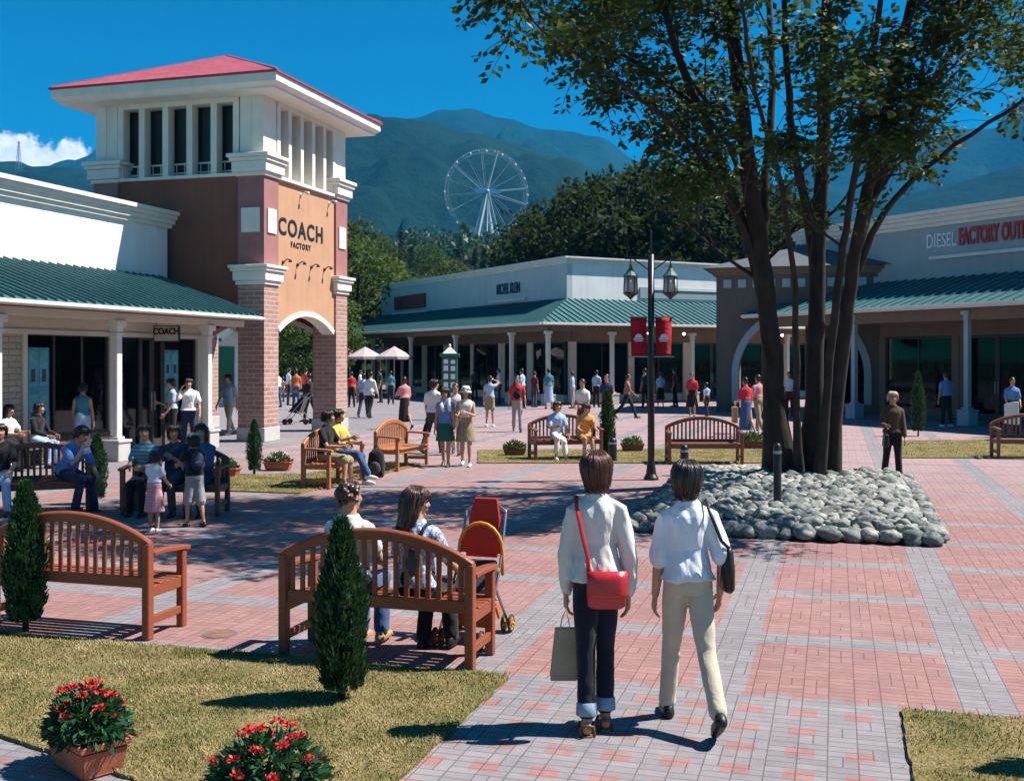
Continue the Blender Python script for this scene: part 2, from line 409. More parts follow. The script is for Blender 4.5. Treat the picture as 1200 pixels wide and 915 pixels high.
def lawn_mat():
    m, nt, out = new_mat('lawn_turf'); p = wpos(nt)
    n = noise_n(nt, p, 2.2, 6, 0.65); n2 = noise_n(nt, p, 38, 4, 0.7)
    a = ramp(nt, n, [(0.34, (0.12, 0.125, 0.04)), (0.5, (0.25, 0.20, 0.085)), (0.66, (0.34, 0.255, 0.14))])
    b = mixc(nt, 1.0, a, ramp(nt, n2, [(0.3, (0.45, 0.45, 0.42)), (0.65, (1.1, 1.1, 1.05))]), 'MULTIPLY')
    bsdf(nt, out, b, 0.95, 0, bump(nt, n2, 0.8, 0.03), 0.1); return m
lawnm = lawn_mat()
LAWNS = {}
def lawn(name, pts):
    fine = []
    for (x0, y0), (x1, y1) in zip(pts, pts[1:] + pts[:1]):     # the turf edge wanders a little
        n = max(1, int(math.hypot(x1 - x0, y1 - y0) / 0.07))
        for i in range(n):
            x, y = x0 + (x1 - x0)*i/n, y0 + (y1 - y0)*i/n; k = 0.022 if i else 0.0
            fine.append((x + k*noise.noise((x*5, y*5, 1.0)) + ru(-0.006, 0.006), y + k*noise.noise((x*5, y*5, 7.0)) + ru(-0.006, 0.006)))
    mb = MB(); mb.prism(fine, -0.05, 0.022)
    o = tag(mb.build(name, lawnm), kind='structure'); LAWNS[name] = pts; return o
def pt(px, py): g = G(px, py); return (g.x, g.y)
lawn('lawn', [(-2.06, 6.9), (-12.0, 6.86), (-12.0, 5.02), (-4.43, 4.99), (-3.36, 4.68), (-2.75, 4.05), (-2.08, 4.05)][::-1])
lawn('lawn.001', [(0.375, 6.9), (0.36, 3.0), (4.5, 3.0), (4.5, 6.9)])
lawn('lawn.002', [(-9.35, 15.25), (-7.95, 15.3), (-7.8, 20.2), (-8.6, 20.4), (-9.2, 17.9), (-10.5, 17.2)])
lawn('lawn.003', [pt(560, 543), pt(896, 543), pt(900, 526), pt(560, 528)])
lawn('lawn.004', [pt(1050, 537), pt(1330, 537), pt(1300, 514), pt(1055, 517)])
def in_poly(x, y, poly):
    c = False; n = len(poly)
    for i in range(n):
        x1, y1 = poly[i]; x2, y2 = poly[(i+1) % n]
        if (y1 > y) != (y2 > y) and x < (x2-x1)*(y-y1)/(y2-y1) + x1: c = not c
    return c
def grass_mat():
    m, nt, out = new_mat('grass_blades'); p = wpos(nt)
    n = noise_n(nt, p, 2.4, 5, 0.6); n2 = noise_n(nt, p, 60, 2)
    n0 = noise_n(nt, p, 1.3, 4, 0.6, 0.6)
    f = math_n(nt, 'ADD', math_n(nt, 'ADD', math_n(nt, 'MULTIPLY', n, 0.5), math_n(nt, 'MULTIPLY', n2, 0.28)), math_n(nt, 'MULTIPLY', n0, 0.22))
    cc = ramp(nt, f, [(0.41, (0.085, 0.11, 0.03)), (0.47, (0.20, 0.19, 0.065)), (0.53, (0.34, 0.275, 0.12)), (0.62, (0.46, 0.37, 0.20))])
    cc = mixc(nt, math_n(nt, 'MULTIPLY', ramp(nt, noise_n(nt, p, 1.7, 4, 0.6, 0.8), [(0.52, (0, 0, 0)), (0.64, (1, 1, 1))]), 0.6), cc, (0.12, 0.17, 0.075))
    cc = mixc(nt, math_n(nt, 'MULTIPLY', ramp(nt, noise_n(nt, mapped(nt, p, (1, 1, 1), (0, 0, 0), (9, 4, 0)), 2.6, 4, 0.6, 0.6), [(0.56, (0, 0, 0)), (0.66, (1, 1, 1))]), 0.55), cc, (0.32, 0.20, 0.115))
    bsdf(nt, out, cc, 0.8, 0, None, 0.15); return m
grassm = grass_mat()
def grass(name, poly, n, hmin, hmax, ybias=1.0, cull=None):
    x0 = min(p[0] for p in poly) - 0.03; x1 = max(p[0] for p in poly); y0 = min(p[1] for p in poly); y1 = max(p[1] for p in poly) + 0.03
    mb = MB(); vs = []; fs = []
    k = 0
    for _ in range(n * 3):
        if k >= n: break
        x = ru(x0, x1); y = ru(y0, y1)
        if not in_poly(x + ru(-0.025, 0.025), y + ru(-0.025, 0.025), poly) or (cull and cull(x, y)): continue
        if noise.noise((x*3, y*3, 0)) + 0.75 < rnd(): continue
        a = ru(0, math.tau); h = ru(hmin, hmax); wd = ru(0.0022, 0.004)
        lx, ly = math.cos(a+1.57)*h*ru(0.3, 1.3), math.sin(a+1.57)*h*ru(0.3, 1.3)
        o = len(vs)
        vs += [(x - math.cos(a)*wd, y - math.sin(a)*wd, 0.02), (x + math.cos(a)*wd, y + math.sin(a)*wd, 0.02), (x + lx, y + ly, 0.022 + h)]
        fs.append((o, o+1, o+2)); k += 1
    mb.add(vs, fs)
    return tag(mb.build(name, grassm), kind='stuff')
grass('grass', LAWNS['lawn'], 95000, 0.008, 0.024, cull=lambda x, y: x < -7.0)
grass('grass.001', LAWNS['lawn.001'], 26000, 0.008, 0.024, cull=lambda x, y: x > 2.2 or y < 4.5)
grass('grass.002', LAWNS['lawn.002'], 9000, 0.02, 0.045)
grass('grass.003', LAWNS['lawn.003'], 9000, 0.02, 0.045)
grass('grass.004', LAWNS['lawn.004'], 9000, 0.02, 0.05)

# ------------------------------------------------------------------ mountains and hillside
def forest_mat(name, c1, c2, sc):
    m, nt, out = new_mat(name); p = wpos(nt)
    n = noise_n(nt, p, sc, 8, 0.7); n2 = noise_n(nt, p, sc * 0.12, 4, 0.6)
    f = math_n(nt, 'ADD', math_n(nt, 'MULTIPLY', n, 0.6), math_n(nt, 'MULTIPLY', n2, 0.4))
    bsdf(nt, out, ramp(nt, f, [(0.38, c1), (0.62, c2)]), 0.95, 0, bump(nt, n, 1.0, 14.0), 0.05); return m
def interp(tab, x):
    if x <= tab[0][0]: return tab[0][1]
    for (a, b), (c, d) in zip(tab, tab[1:]):
        if x <= c:
            t = (x - a) / (c - a); t = t*t*(3 - 2*t)*0.5 + t*0.5
            return b + (d - b) * t
    return tab[-1][1]
def mountain(name, ridge, D, foot, back, px0, px1, mat, seed, rough=0.13, nx=220, nr=34):
    vs = []; fs = []
    for i in range(nx + 1):
        px = px0 + (px1 - px0) * i / nx
        hr = EYE + (HOR - interp(ridge, px)) / FPX * D
        dirx = (px - 600) / FPX
        for j in range(nr + 1):
            s = j / nr
            if s <= 0.72: q = s / 0.72; d = foot + (D - foot) * q; z = hr * (q ** 1.25)
            else: q = (s - 0.72) / 0.28; d = D + (back - D) * q; z = hr * (1 - q) ** 0.9
            P = toW(dirx * d, d)
            k = math.sin(math.pi * min(1, q if s <= 0.72 else 1 - q)) if s < 0.72 else 0.4 * (1 - q)
            g = noise.fractal(Vector((P.x / 420 + seed, P.y / 420, 0)), 0.9, 2.1, 6)
            z += hr * rough * 3.2 * g * k
            z += hr * 0.012 * noise.noise(Vector((P.x / 60, P.y / 60, seed)))
            vs.append((P.x, P.y, max(z, -2)))
    for i in range(nx):
        for j in range(nr):
            a = i*(nr+1) + j
            fs.append((a, a + nr + 1, a + nr + 2, a + 1))
    mb = MB(); mb.add(vs, fs)
    return tag(mb.build(name, mat, smooth=True), kind='structure')
mountain('mountain', [(-700, 150), (-300, 178), (0, 196), (60, 198), (105, 184), (150, 170), (300, 160), (400, 160), (440, 144), (480, 130), (520, 121), (548, 118), (590, 128), (640, 143), (700, 158), (760, 190), (900, 215), (980, 180), (1050, 160), (1120, 150), (1160, 152), (1205, 136), (1300, 105), (1500, 120), (1900, 180)],
         2900, 1500, 3350, -280, 1480, forest_mat('far_forest', (0.002, 0.022, 0.028), (0.008, 0.045, 0.045), 0.02), 3.1)
mountain('mountain.001', [(-700, 170), (-200, 186), (0, 189), (33, 193), (72, 193), (110, 196), (160, 190), (260, 170), (350, 158), (420, 150), (455, 143), (492, 137), (545, 153), (600, 166), (650, 180), (760, 225), (900, 262), (1000, 250), (1100, 215), (1200, 190), (1400, 170), (1900, 200)],
         1750, 700, 2300, -280, 1480, forest_mat('near_forest', (0.002, 0.013, 0.012), (0.012, 0.04, 0.024), 0.03), 8.7)
def hill_h(d): return 0.0 if d < 95 else (d - 95) * 0.122 if d < 640 else 66.5 - (d - 640) * 0.02
hv = []; hf = []
HN, HM = 70, 26
for i in range(HN + 1):
    a = (-0.75 + 1.5 * i / HN)
    for j in range(HM + 1):
        d = 88 + (900 - 88) * (j / HM) ** 1.6
        P = toW(a * d, d); z = hill_h(d) + 3.0 * noise.noise(P / 70) * min(1, max(0, d - 95) / 60) - 0.3 * (d < 95)
        hv.append((P.x, P.y, z))
for i in range(HN):
    for j in range(HM):
        a = i*(HM+1) + j; hf.append((a, a+HM+1, a+HM+2, a+1))
tag(MB().add(hv, hf).build('hillside', forest_mat('hill_floor', (0.02, 0.04, 0.012), (0.05, 0.08, 0.03), 0.2), smooth=True), kind='structure')
# the blue air that the mountains fade into
hz = MB(); hz.box(-3400, 2900, -60, 3950, -3.2, 900)
m, nt2, out2 = new_mat('blue_air')
pv = N(nt2, 'ShaderNodeVolumePrincipled'); pv.inputs['Color'].default_value = (0.03, 0.46, 1.0, 1); pv.inputs['Density'].default_value = HAZE; pv.inputs['Anisotropy'].default_value = 0.0
L(nt2, pv.outputs[0], out2.inputs['Volume'])
tag(hz.build('haze', m), kind='stuff')
# ------------------------------------------------------------------ building materials
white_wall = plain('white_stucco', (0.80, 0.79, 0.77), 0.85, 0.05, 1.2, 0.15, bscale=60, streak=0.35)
cream = plain('cream_paint', (0.66, 0.61, 0.50), 0.7, 0.06, 2.0, 0.1, bscale=50)
white_trim = plain('white_trim', (0.76, 0.72, 0.65), 0.6, 0.05, 3.0, streak=0.25)
def roofmat():
    m, nt, out = new_mat('green_metal_roof'); p = objco(nt)
    n = noise_n(nt, p, 0.8, 5, 0.6); n2 = noise_n(nt, mapped(nt, p, (1, 1, 6)), 5, 3)
    cc = ramp(nt, n, [(0.3, (0.035, 0.125, 0.135)), (0.7, (0.055, 0.165, 0.175))])
    cc = mixc(nt, math_n(nt, 'MULTIPLY', n2, 0.25), cc, (0.06, 0.13, 0.12))
    bsdf(nt, out, cc, 0.5, 0.0, None, 0.45); return m
green_roof = roofmat()
soffit = plain('soffit_boards', (0.20, 0.15, 0.11), 0.8, 0.1, 2)
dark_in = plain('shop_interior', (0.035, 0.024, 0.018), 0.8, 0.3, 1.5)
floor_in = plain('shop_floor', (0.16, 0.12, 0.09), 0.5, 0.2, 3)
frame_dark = plain('dark_window_frame', (0.05, 0.045, 0.045), 0.5, 0.1, 6)
glass = glassmat('shop_glass')
grey_roof = plain('grey_roof', (0.09, 0.10, 0.11), 0.7, 0.2, 3)
brick = brickmat('red_brick', (0.38, 0.20, 0.165), (0.48, 0.30, 0.25), (0.58, 0.48, 0.44), 0.40, 0.115, 0.012)
brick_cream = brickmat('cream_brick', (0.50, 0.42, 0.31), (0.58, 0.50, 0.38), (0.35, 0.28, 0.22), 0.40, 0.12, 0.014)
brick_dark = brickmat('dark_brick', (0.10, 0.08, 0.07), (0.14, 0.11, 0.10), (0.2, 0.18, 0.17), 0.3, 0.1, 0.01)
mauve = plain('mauve_stucco', (0.34, 0.15, 0.145), 0.85, 0.10, 2.5, 0.2, bscale=50)
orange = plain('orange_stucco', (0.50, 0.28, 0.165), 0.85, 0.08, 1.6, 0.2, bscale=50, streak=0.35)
shaded_orange = plain('shaded_orange_stucco', (0.24, 0.085, 0.055), 0.85, 0.10, 1.6, 0.2, bscale=50, streak=0.4)  # orange stucco with the shade of the unlit faces put into its colour
red_roof = brickmat('red_roof_shingles', (0.40, 0.085, 0.125), (0.48, 0.11, 0.155), (0.3, 0.06, 0.09), 0.3, 0.14, 0.008, bmp=0.4)
dark_glass = plain('dark_window', (0.012, 0.03, 0.03), 0.08, 0.1, 2, spec=0.6)
teal_poster = plain('teal_poster', (0.06, 0.30, 0.36), 0.5, 0.3, 5)
concrete = plain('pale_concrete', (0.5, 0.48, 0.46), 0.85, 0.08, 4, 0.2, bscale=60)
ltblue_trim = plain('pale_blue_paint', (0.36, 0.44, 0.50), 0.55, 0.05, 4)
black_metal = plain('black_metal', (0.018, 0.018, 0.02), 0.4, 0.2, 10)
grey_metal = plain('grey_metal', (0.35, 0.36, 0.37), 0.4, 0.1, 8, metal=0.6)
ghost = plain('grey_brown_stucco', (0.135, 0.115, 0.095), 0.85, 0.10, 1.6, 0.2, bscale=50, streak=0.4)
goods = [plain('goods_' + n, c, 0.8, 0.15, 6) for n, c in (('red', (0.3, 0.05, 0.05)), ('blue', (0.08, 0.14, 0.3)), ('tan', (0.35, 0.25, 0.15)), ('white', (0.5, 0.5, 0.48)), ('green', (0.06, 0.18, 0.12)), ('dark', (0.04, 0.04, 0.05)))]
def bulbmat():
    m, nt, out = new_mat('lit_bulb'); e = N(nt, 'ShaderNodeEmission'); e.inputs[0].default_value = (1, 0.86, 0.62, 1); e.inputs[1].default_value = 9
    L(nt, e.outputs[0], out.inputs[0]); return m
bulb = bulbmat()

class Piers:
    """each box becomes a pier of its own"""
    def __init__(s, M, m, parent, name='storefront_pier'): s.a = (M, m, parent, name)
    def box(s, *d): M, m, p, n = s.a; MB(M).box(*d).build(n, m, p)
def column(M, x, y, ztop, parent, shaft=0.085, mats=None, base=0.2, baseh=0.44):
    mats = mats or (white_trim, concrete)
    mb = MB(M); mb.box(x - 0.085, x + 0.085, y - 0.085, y + 0.085, baseh + 0.06, ztop - 0.3)
    o = mb.build('column', mats[0], parent, bevel=0.012)
    b = MB(M); b.box(x - base, x + base, y - base, y + base, 0, baseh - 0.06); b.box(x - base - 0.025, x + base + 0.025, y - base - 0.025, y + base + 0.025, baseh - 0.06, baseh)
    b.box(x - base*0.6, x + base*0.6, y - base*0.6, y + base*0.6, baseh, baseh + 0.06)
    b.build('column_base', mats[1], o, bevel=0.01)
    c = MB(M); c.box(x - 0.11, x + 0.11, y - 0.11, y + 0.11, ztop - 0.3, ztop - 0.25); c.box(x - 0.095, x + 0.095, y - 0.095, y + 0.095, ztop - 0.25, ztop - 0.13); c.box(x - 0.15, x + 0.15, y - 0.15, y + 0.15, ztop - 0.13, ztop)
    c.build('capital', mats[0], o, bevel=0.008)

def awning(M, L0, L1, E0, E1, D, zj, ze, parent, fascia=0.12, rib=0.42):
    """metal lean-to roof: L0..L1 along the wall, E0..E1 along the outer edge"""
    th = 0.07
    mb = MB(M)
    a, b, c, d = (L0, 0.0, zj), (L1, 0.0, zj), (E1, D, ze + fascia), (E0, D, ze + fascia)
    dn = lambda p: (p[0], p[1], p[2] - th)
    mb.add([a, b, c, d, dn(a), dn(b), dn(c), dn(d)], [(3,2,1,0), (4,5,6,7), (0,1,5,4), (1,2,6,5), (2,3,7,6), (3,0,4,7)])
    x = min(L0, E0) + rib * 0.5; hi = max(L1, E1)
    while x < hi:
        y0, y1 = 0.02, D
        if x < L0 and E0 < L0: y0 = max(y0, D * (L0 - x) / (L0 - E0))
        if x > L1 and E1 > L1: y0 = max(y0, D * (x - L1) / (E1 - L1))
        if x < E0 or x > E1: x += rib; continue
        z = lambda y: zj + (ze + fascia - zj) * y / D
        mb.bar((x, y0, z(y0) + 0.018), (x, y1, z(y1) + 0.018), 0.03, 0.075)
        x += rib
    o = mb.build('awning_roof', green_roof, parent)
    f = MB(M); f.box(E0, E1, D, D + 0.05, ze, ze + fascia - 0.012); f.box(E0, E1, D + 0.05, D + 0.12, ze + 0.03, ze + fascia - 0.03)
    f.build('fascia', white_trim, parent)
    s = MB(M); zs = ze - 0.0
    s.add([(L0, 0.02, zs + 0.02), (L1, 0.02, zs + 0.02), (E1, D, zs + 0.012), (E0, D, zs + 0.012)], [(0, 1, 2, 3)])
    s.build('soffit', soffit, parent)
    return o
def cornice(M, x0, x1, y, ztop, parent, big=1.0, ret=False):
    mb = MB(M)
    for i, (dy, z0, z1) in enumerate([(0.10, -0.50, -0.38), (0.17, -0.38, -0.24), (0.25, -0.24, -0.12), (0.33, -0.12, 0.0)]):
        k = dy * big
        mb.box(x0 - (k if ret else 0), x1 + (k if ret == 2 else 0), y - 0.05, y + k, ztop + z0 * big, ztop + z1 * big - 0.004)
    return mb.build('cornice', white_trim, parent)
def window(M, x0, x1, y, z0, z1, parent, mull=1, fm=None, fw=0.06, transom=None):
    mb = MB(M); fm = fm or frame_dark
    mb.box(x0, x0 + fw, y - 0.05, y + 0.04, z0, z1); mb.box(x1 - fw, x1, y - 0.05, y + 0.04, z0, z1)
    mb.box(x0 + fw, x1 - fw, y - 0.05, y + 0.04, z0, z0 + fw); mb.box(x0 + fw, x1 - fw, y - 0.05, y + 0.04, z1 - fw, z1)
    for i in range(1, mull):
        x = x0 + (x1 - x0) * i / mull; mb.box(x - fw*0.4, x + fw*0.4, y - 0.04, y + 0.03, z0 + fw, z1 - fw)
    if transom: mb.box(x0 + fw, x1 - fw, y - 0.035, y + 0.025, transom - 0.025, transom + 0.025)
    o = mb.build('window', fm, parent)
    p = MB(M); p.box(x0 + fw*0.5, x1 - fw*0.5, y - 0.012, y - 0.004, z0 + fw*0.5, z1 - fw*0.5); p.build('pane', glass, o)
    return o
def door(M, x0, x1, y, z1, parent, fm=None):
    mb = MB(M); fw = 0.07; fm = fm or frame_dark
    xm = (x0 + x1) / 2
    for a, b in ((x0, xm - 0.01), (xm + 0.01, x1)):
        mb.box(a, a + fw, y - 0.03, y + 0.03, 0.02, z1); mb.box(b - fw, b, y - 0.03, y + 0.03, 0.02, z1)
        mb.box(a + fw, b - fw, y - 0.03, y + 0.03, 0.02, 0.22); mb.box(a + fw, b - fw, y - 0.03, y + 0.03, z1 - fw, z1)
    o = mb.build('door', fm, parent)
    p = MB(M)
    for a, b in ((x0, xm - 0.01), (xm + 0.01, x1)): p.box(a + 0.03, b - 0.03, y - 0.01, y, 0.1, z1 - 0.03)
    p.build('pane', glass, o)
    h = MB(M)
    for sx in (-1, 1): h.tube([(xm + sx*0.06, y + 0.07, 0.9), (xm + sx*0.06, y + 0.07, 1.3)], 0.014, 6)
    h.build('handle', grey_metal, o)
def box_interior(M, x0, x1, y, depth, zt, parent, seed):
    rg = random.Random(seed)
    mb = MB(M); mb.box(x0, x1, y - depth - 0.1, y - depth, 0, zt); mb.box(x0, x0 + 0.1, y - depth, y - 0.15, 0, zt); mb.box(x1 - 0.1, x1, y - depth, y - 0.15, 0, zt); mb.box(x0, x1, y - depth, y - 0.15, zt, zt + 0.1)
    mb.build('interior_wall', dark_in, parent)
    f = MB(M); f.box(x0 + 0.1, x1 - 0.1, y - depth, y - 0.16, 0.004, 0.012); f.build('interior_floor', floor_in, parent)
    # shelves with folded goods, mannequin-height racks
    x = x0 + 0.6
    while x < x1 - 1.6:
        wd = rg.uniform(1.0, 1.7); yy = y - rg.uniform(0.9, 2.4)
        s = MB(M)
        for z in (0.45, 0.95, 1.45, 1.9): s.box(x, x + wd, yy - 0.3, yy, z, z + 0.03)
        s.box(x - 0.03, x, yy - 0.3, yy, 0, 1.95); s.box(x + wd, x + wd + 0.03, yy - 0.3, yy, 0, 1.95)
        sh = s.build('shelf', frame_dark, parent)
        g = MB(M)
        for z in (0.48, 0.98, 1.48):
            xx = x + 0.05
            while xx < x + wd - 0.2:
                ww = rg.uniform(0.12, 0.3); g.cur = rg.randrange(len(goods)); g.box(xx, xx + ww, yy - 0.27, yy - rg.uniform(0, 0.05), z, z + rg.uniform(0.12, 0.38)); xx += ww + rg.uniform(0.02, 0.2)
        g.build('goods', goods, sh)
        x += wd + rg.uniform(0.6, 1.5)
def mat_frame(o, xdir):
    """local frame for a facade: x along the wall, y out of it"""
    x = Vector(xdir).normalized(); y = Vector((-x.y, x.x, 0))
    return Matrix(((x.x, y.x, 0, 0), (x.y, y.y, 0, 0), (0, 0, 1, 0), (0, 0, 0, 1)))

# ------------------------------------------------------------------ shop on the left (facade looks along +X)
LX, LY = -16.5, 24.45
shop = thing('shop_building', 'white parapet shop with green awning and white columns, left of the brick tower', 'building', (LX, LY, 0))
M = mat_frame(None, (0, -1, 0))
LEN = 20.0
pw = MB(M); pw.box(0, LEN, -0.3, 0, 4.0, 5.75); pw.box(0, 0.3, -6, -0.3, 0, 5.7); pw.box(LEN - 0.3, LEN, -6, -0.3, 0, 5.7); pw.box(0, LEN, -6.3, -6, 0, 5.7)
pw.build('parapet_wall', white_wall, shop)
cornice(M, 0, LEN, 0.0, 5.87, shop, 0.85, 1)
rf = MB(M); rf.box(0.3, LEN - 0.3, -6, -0.3, 5.1, 5.2); rf.build('flat_roof', grey_roof, shop)
awning(M, 0, LEN, 0.35, LEN, 2.9, 4.17, 3.03, shop, 0.11, 0.27)
for yy in (22.55, 19.17, 15.8, 12.4, 9.0): column(M, LY - yy, 2.36, 2.88, shop)
bm_ = MB(M); bm_.box(0.4, LEN, 2.26, 2.46, 2.88, 3.03); bm_.build('beam', cream, shop)
ys = 1.2   # storefront plane x = -15.3
def sx_at(px): return LY - atX(px, 400, LX + ys).y
hd = MB(M); hd.box(0, LEN, ys - 0.15, ys, 2.62, 3.06); hd.box(0, LEN, ys, ys + 0.04, 2.58, 2.68); hd.build('header', cream, shop)
x_b, x_c, x_d, x_e, x_f = sx_at(230), sx_at(142), sx_at(128), sx_at(30), sx_at(7)
x_m1, x_m2 = sx_at(192), sx_at(166)
pr = Piers(M, cream, shop)
pr.box(0.02, x_b - 0.12, ys - 0.15, ys, 0.5, 2.62); pr.box(x_c, x_d, ys - 0.12, ys + 0.02, 0.0, 2.62); pr.box(x_e, x_e + 0.12, ys - 0.15, ys + 0.05, 0, 2.62); pr.box(x_b - 0.12, x_b, ys - 0.15, ys + 0.05, 0, 2.62)
pr.box(x_f + 0.35, x_f + 0.5, ys - 0.15, ys + 0.05, 0, 2.62)
bp = Piers(M, brick_cream, shop, 'brick_wall'); bp.box(x_e + 0.12, x_f + 0.35, ys - 0.15, ys - 0.002, 0, 2.62); bp.box(9.6, LEN, ys - 0.15, ys - 0.002, 0, 2.62)
kb = Piers(M, brick_dark, shop, 'kick_wall'); kb.box(0.02, x_m1, ys - 0.15, ys + 0.03, 0, 0.5); kb.box(x_d, x_e, ys - 0.15, ys + 0.03, 0, 0.5)
window(M, x_b, x_m1, ys - 0.06, 0.5, 2.62, shop, 1)
door(M, x_m1, x_m2, ys - 0.06, 2.6, shop)
window(M, x_m2, x_c, ys - 0.06, 0.02, 2.62, shop, 1)
window(M, x_d, x_e, ys - 0.06, 0.5, 2.62, shop, 3)
window(M, x_f + 0.5, 9.6, ys - 0.06, 0.5, 2.62, shop, 2)
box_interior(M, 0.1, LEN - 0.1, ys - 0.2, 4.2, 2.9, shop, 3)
# posters inside the glass
def poster(name, label, M, x0, x1, y, z0, z1, parent_loc, rows, cols, base=teal_poster):
    t = thing(name, label, 'poster', parent_loc)
    b = MB(M); b.box(x0, x1, y - 0.02, y, z0, z1); b.build('sheet', base, t)
    w_, h_ = (x1 - x0) / cols, (z1 - z0) / rows
    pm = plain('poster_picture', (0.10, 0.38, 0.44), 0.5, 0.3, 9); dm = plain('poster_dark', (0.02, 0.06, 0.08), 0.5, 0.3, 9)
    for i in range(cols):
        for j in range(rows):
            q = MB(M); q.box(x0 + (i + 0.12)*w_, x0 + (i + 0.88)*w_, y, y + 0.006, z0 + (j + 0.1)*h_, z0 + (j + 0.9)*h_)
            q.cur = 1; q.box(x0 + (i + 0.32)*w_, x0 + (i + 0.68)*w_, y + 0.006, y + 0.012, z0 + (j + 0.2)*h_, z0 + (j + 0.5)*h_)
            q.build('picture', [pm, dm], t)
poster('window_poster', 'teal poster of four pictures inside the window behind two seated women', M, x_e - 0.70, x_e - 0.08, ys - 0.026, 0.6, 2.32, (LX, LY, 0), 2, 2)
poster('window_poster', 'teal poster in the shop window beside the door and tower', M, sx_at(210), sx_at(193), ys - 0.026, 0.9, 2.3, (LX, LY, 0), 2, 2)
# hanging sign over the walk
hs_ = thing('hanging_sign', 'cream hanging sign board lettered COACH under the left green awning', 'sign', (-14.86, 22.0, 0))
b = MB(); b.box(-0.32, 0.32, -0.02, 0.02, 2.50, 2.84); b.build('board', cream, hs_)
b = MB()
for x0, x1, z0, z1 in ((-0.34, -0.32, 2.48, 2.86), (0.32, 0.34, 2.48, 2.86), (-0.32, 0.32, 2.48, 2.50), (-0.32, 0.32, 2.84, 2.86)): b.box(x0, x1, -0.03, 0.03, z0, z1)
for x in (-0.28, 0.28): b.tube([(x, 0, 2.88), (x, 0, 3.05)], 0.012, 6)
b.build('frame', black_metal, hs_)
text_mb('COACH', 0.2, 0.008, sign_matrix((0, -0.03, 2.72), (1, 0, 0)), 0.95, 0.006, 1.0, 'lettering', black_metal, hs_)

# ------------------------------------------------------------------ brick gateway tower
TX0, TX1, TY0, TY1 = -18.79, -13.76, 24.53, 29.40
tower = thing('gateway_tower', 'square brick and orange stucco tower with arch, louvred loggia and red hipped roof', 'tower', ((TX0+TX1)/2, (TY0+TY1)/2, 0))
O = Matrix.Translation((-(TX0+TX1)/2, -(TY0+TY1)/2, 0))
pw_ = 0.74
corners = [(TX0, TY0), (TX1 - pw_, TY0), (TX0, TY1 - pw_), (TX1 - pw_, TY1 - pw_)]
for (x, y) in corners:
    b = MB(O); b.box(x, x + pw_, y, y + pw_, 0.36, 3.96); o = b.build('brick_pillar', brick, tower)
    b = MB(O); e = 0.03; b.box(x - e, x + pw_ + e, y - e, y + pw_ + e, 0, 0.36); b.build('plinth', concrete, o, bevel=0.012)
    b = MB(O)
    for e, z0, z1 in ((0.05, 3.96, 4.06), (0.10, 4.06, 4.30), (0.15, 4.30, 4.38), (0.19, 4.38, 4.46)): b.box(x - e, x + pw_ + e, y - e, y + pw_ + e, z0, z1 - 0.003)
    b.build('capital', white_trim, o, bevel=0.01)
    b = MB(O); b.box(x, x + pw_, y, y + pw_, 4.457, 6.70); u_ = b.build('upper_pillar', mauve, tower)
    b = MB(O)
    for e, z0, z1 in ((0.06, 6.70, 6.80), (0.12, 6.80, 7.06), (0.17, 7.06, 7.16), (0.22, 7.16, 7.26)): b.box(x - e, x + pw_ + e, y - e, y + pw_ + e, z0, z1 - 0.003)
    b.build('upper_capital', white_trim, u_, bevel=0.01)
    b = MB(O); cx, cy = x + pw_/2, y + pw_/2
    if cy < 27: b.box(cx - 0.26, cx + 0.26, y - 0.035, y, 5.28, 5.9)
    if cx > -16: b.box(x + pw_, x + pw_ + 0.035, cy - 0.22, cy + 0.22, 5.28, 5.9)
    if b.v: b.build('square_plaque', white_trim, u_)
    b = MB(O); b.box(x + 0.04, x + pw_ - 0.04, y + 0.04, y + pw_ - 0.04, 7.26, 8.72)
    b.box(x + 0.34, x + 0.37, y + 0.025, y + 0.04, 7.3, 8.7)
    b.build('corner_pilaster', white_trim, tower)
def arch_wall(M, u0, u1, z_top, cu, half, spring, rise, t0, t1, z_bot=None, n=36):
    """wall in the u-z plane (u = local x), thickness y t0..t1, with a segmental opening; z_bot None = open below the springing"""
    mb = MB(M)
    Rr = (half*half + rise*rise) / (2*rise)
    def az(u):
        d = abs(u - cu)
        if d >= half: return None
        return spring + rise - Rr + math.sqrt(max(Rr*Rr - d*d, 0))
    us = [u0] + [cu - half + 2*half*i/n for i in range(n + 1)] + [u1]
    us = sorted(set(round(u, 5) for u in us if u0 - 1e-6 <= u <= u1 + 1e-6))
    for a, b in zip(us, us[1:]):
        m_ = (a + b) / 2
        if abs(m_ - cu) < half:
            za = az(a) if az(a) is not None else spring; zb = az(b) if az(b) is not None else spring
        else: za = zb = z_bot if z_bot is not None else spring
        mb.add([(a, t0, za), (b, t0, zb), (b, t0, z_top), (a, t0, z_top), (a, t1, za), (b, t1, zb), (b, t1, z_top), (a, t1, z_top)],
               [(0, 1, 2, 3), (7, 6, 5, 4), (4, 5, 1, 0), (3, 2, 6, 7)])
    return mb, az
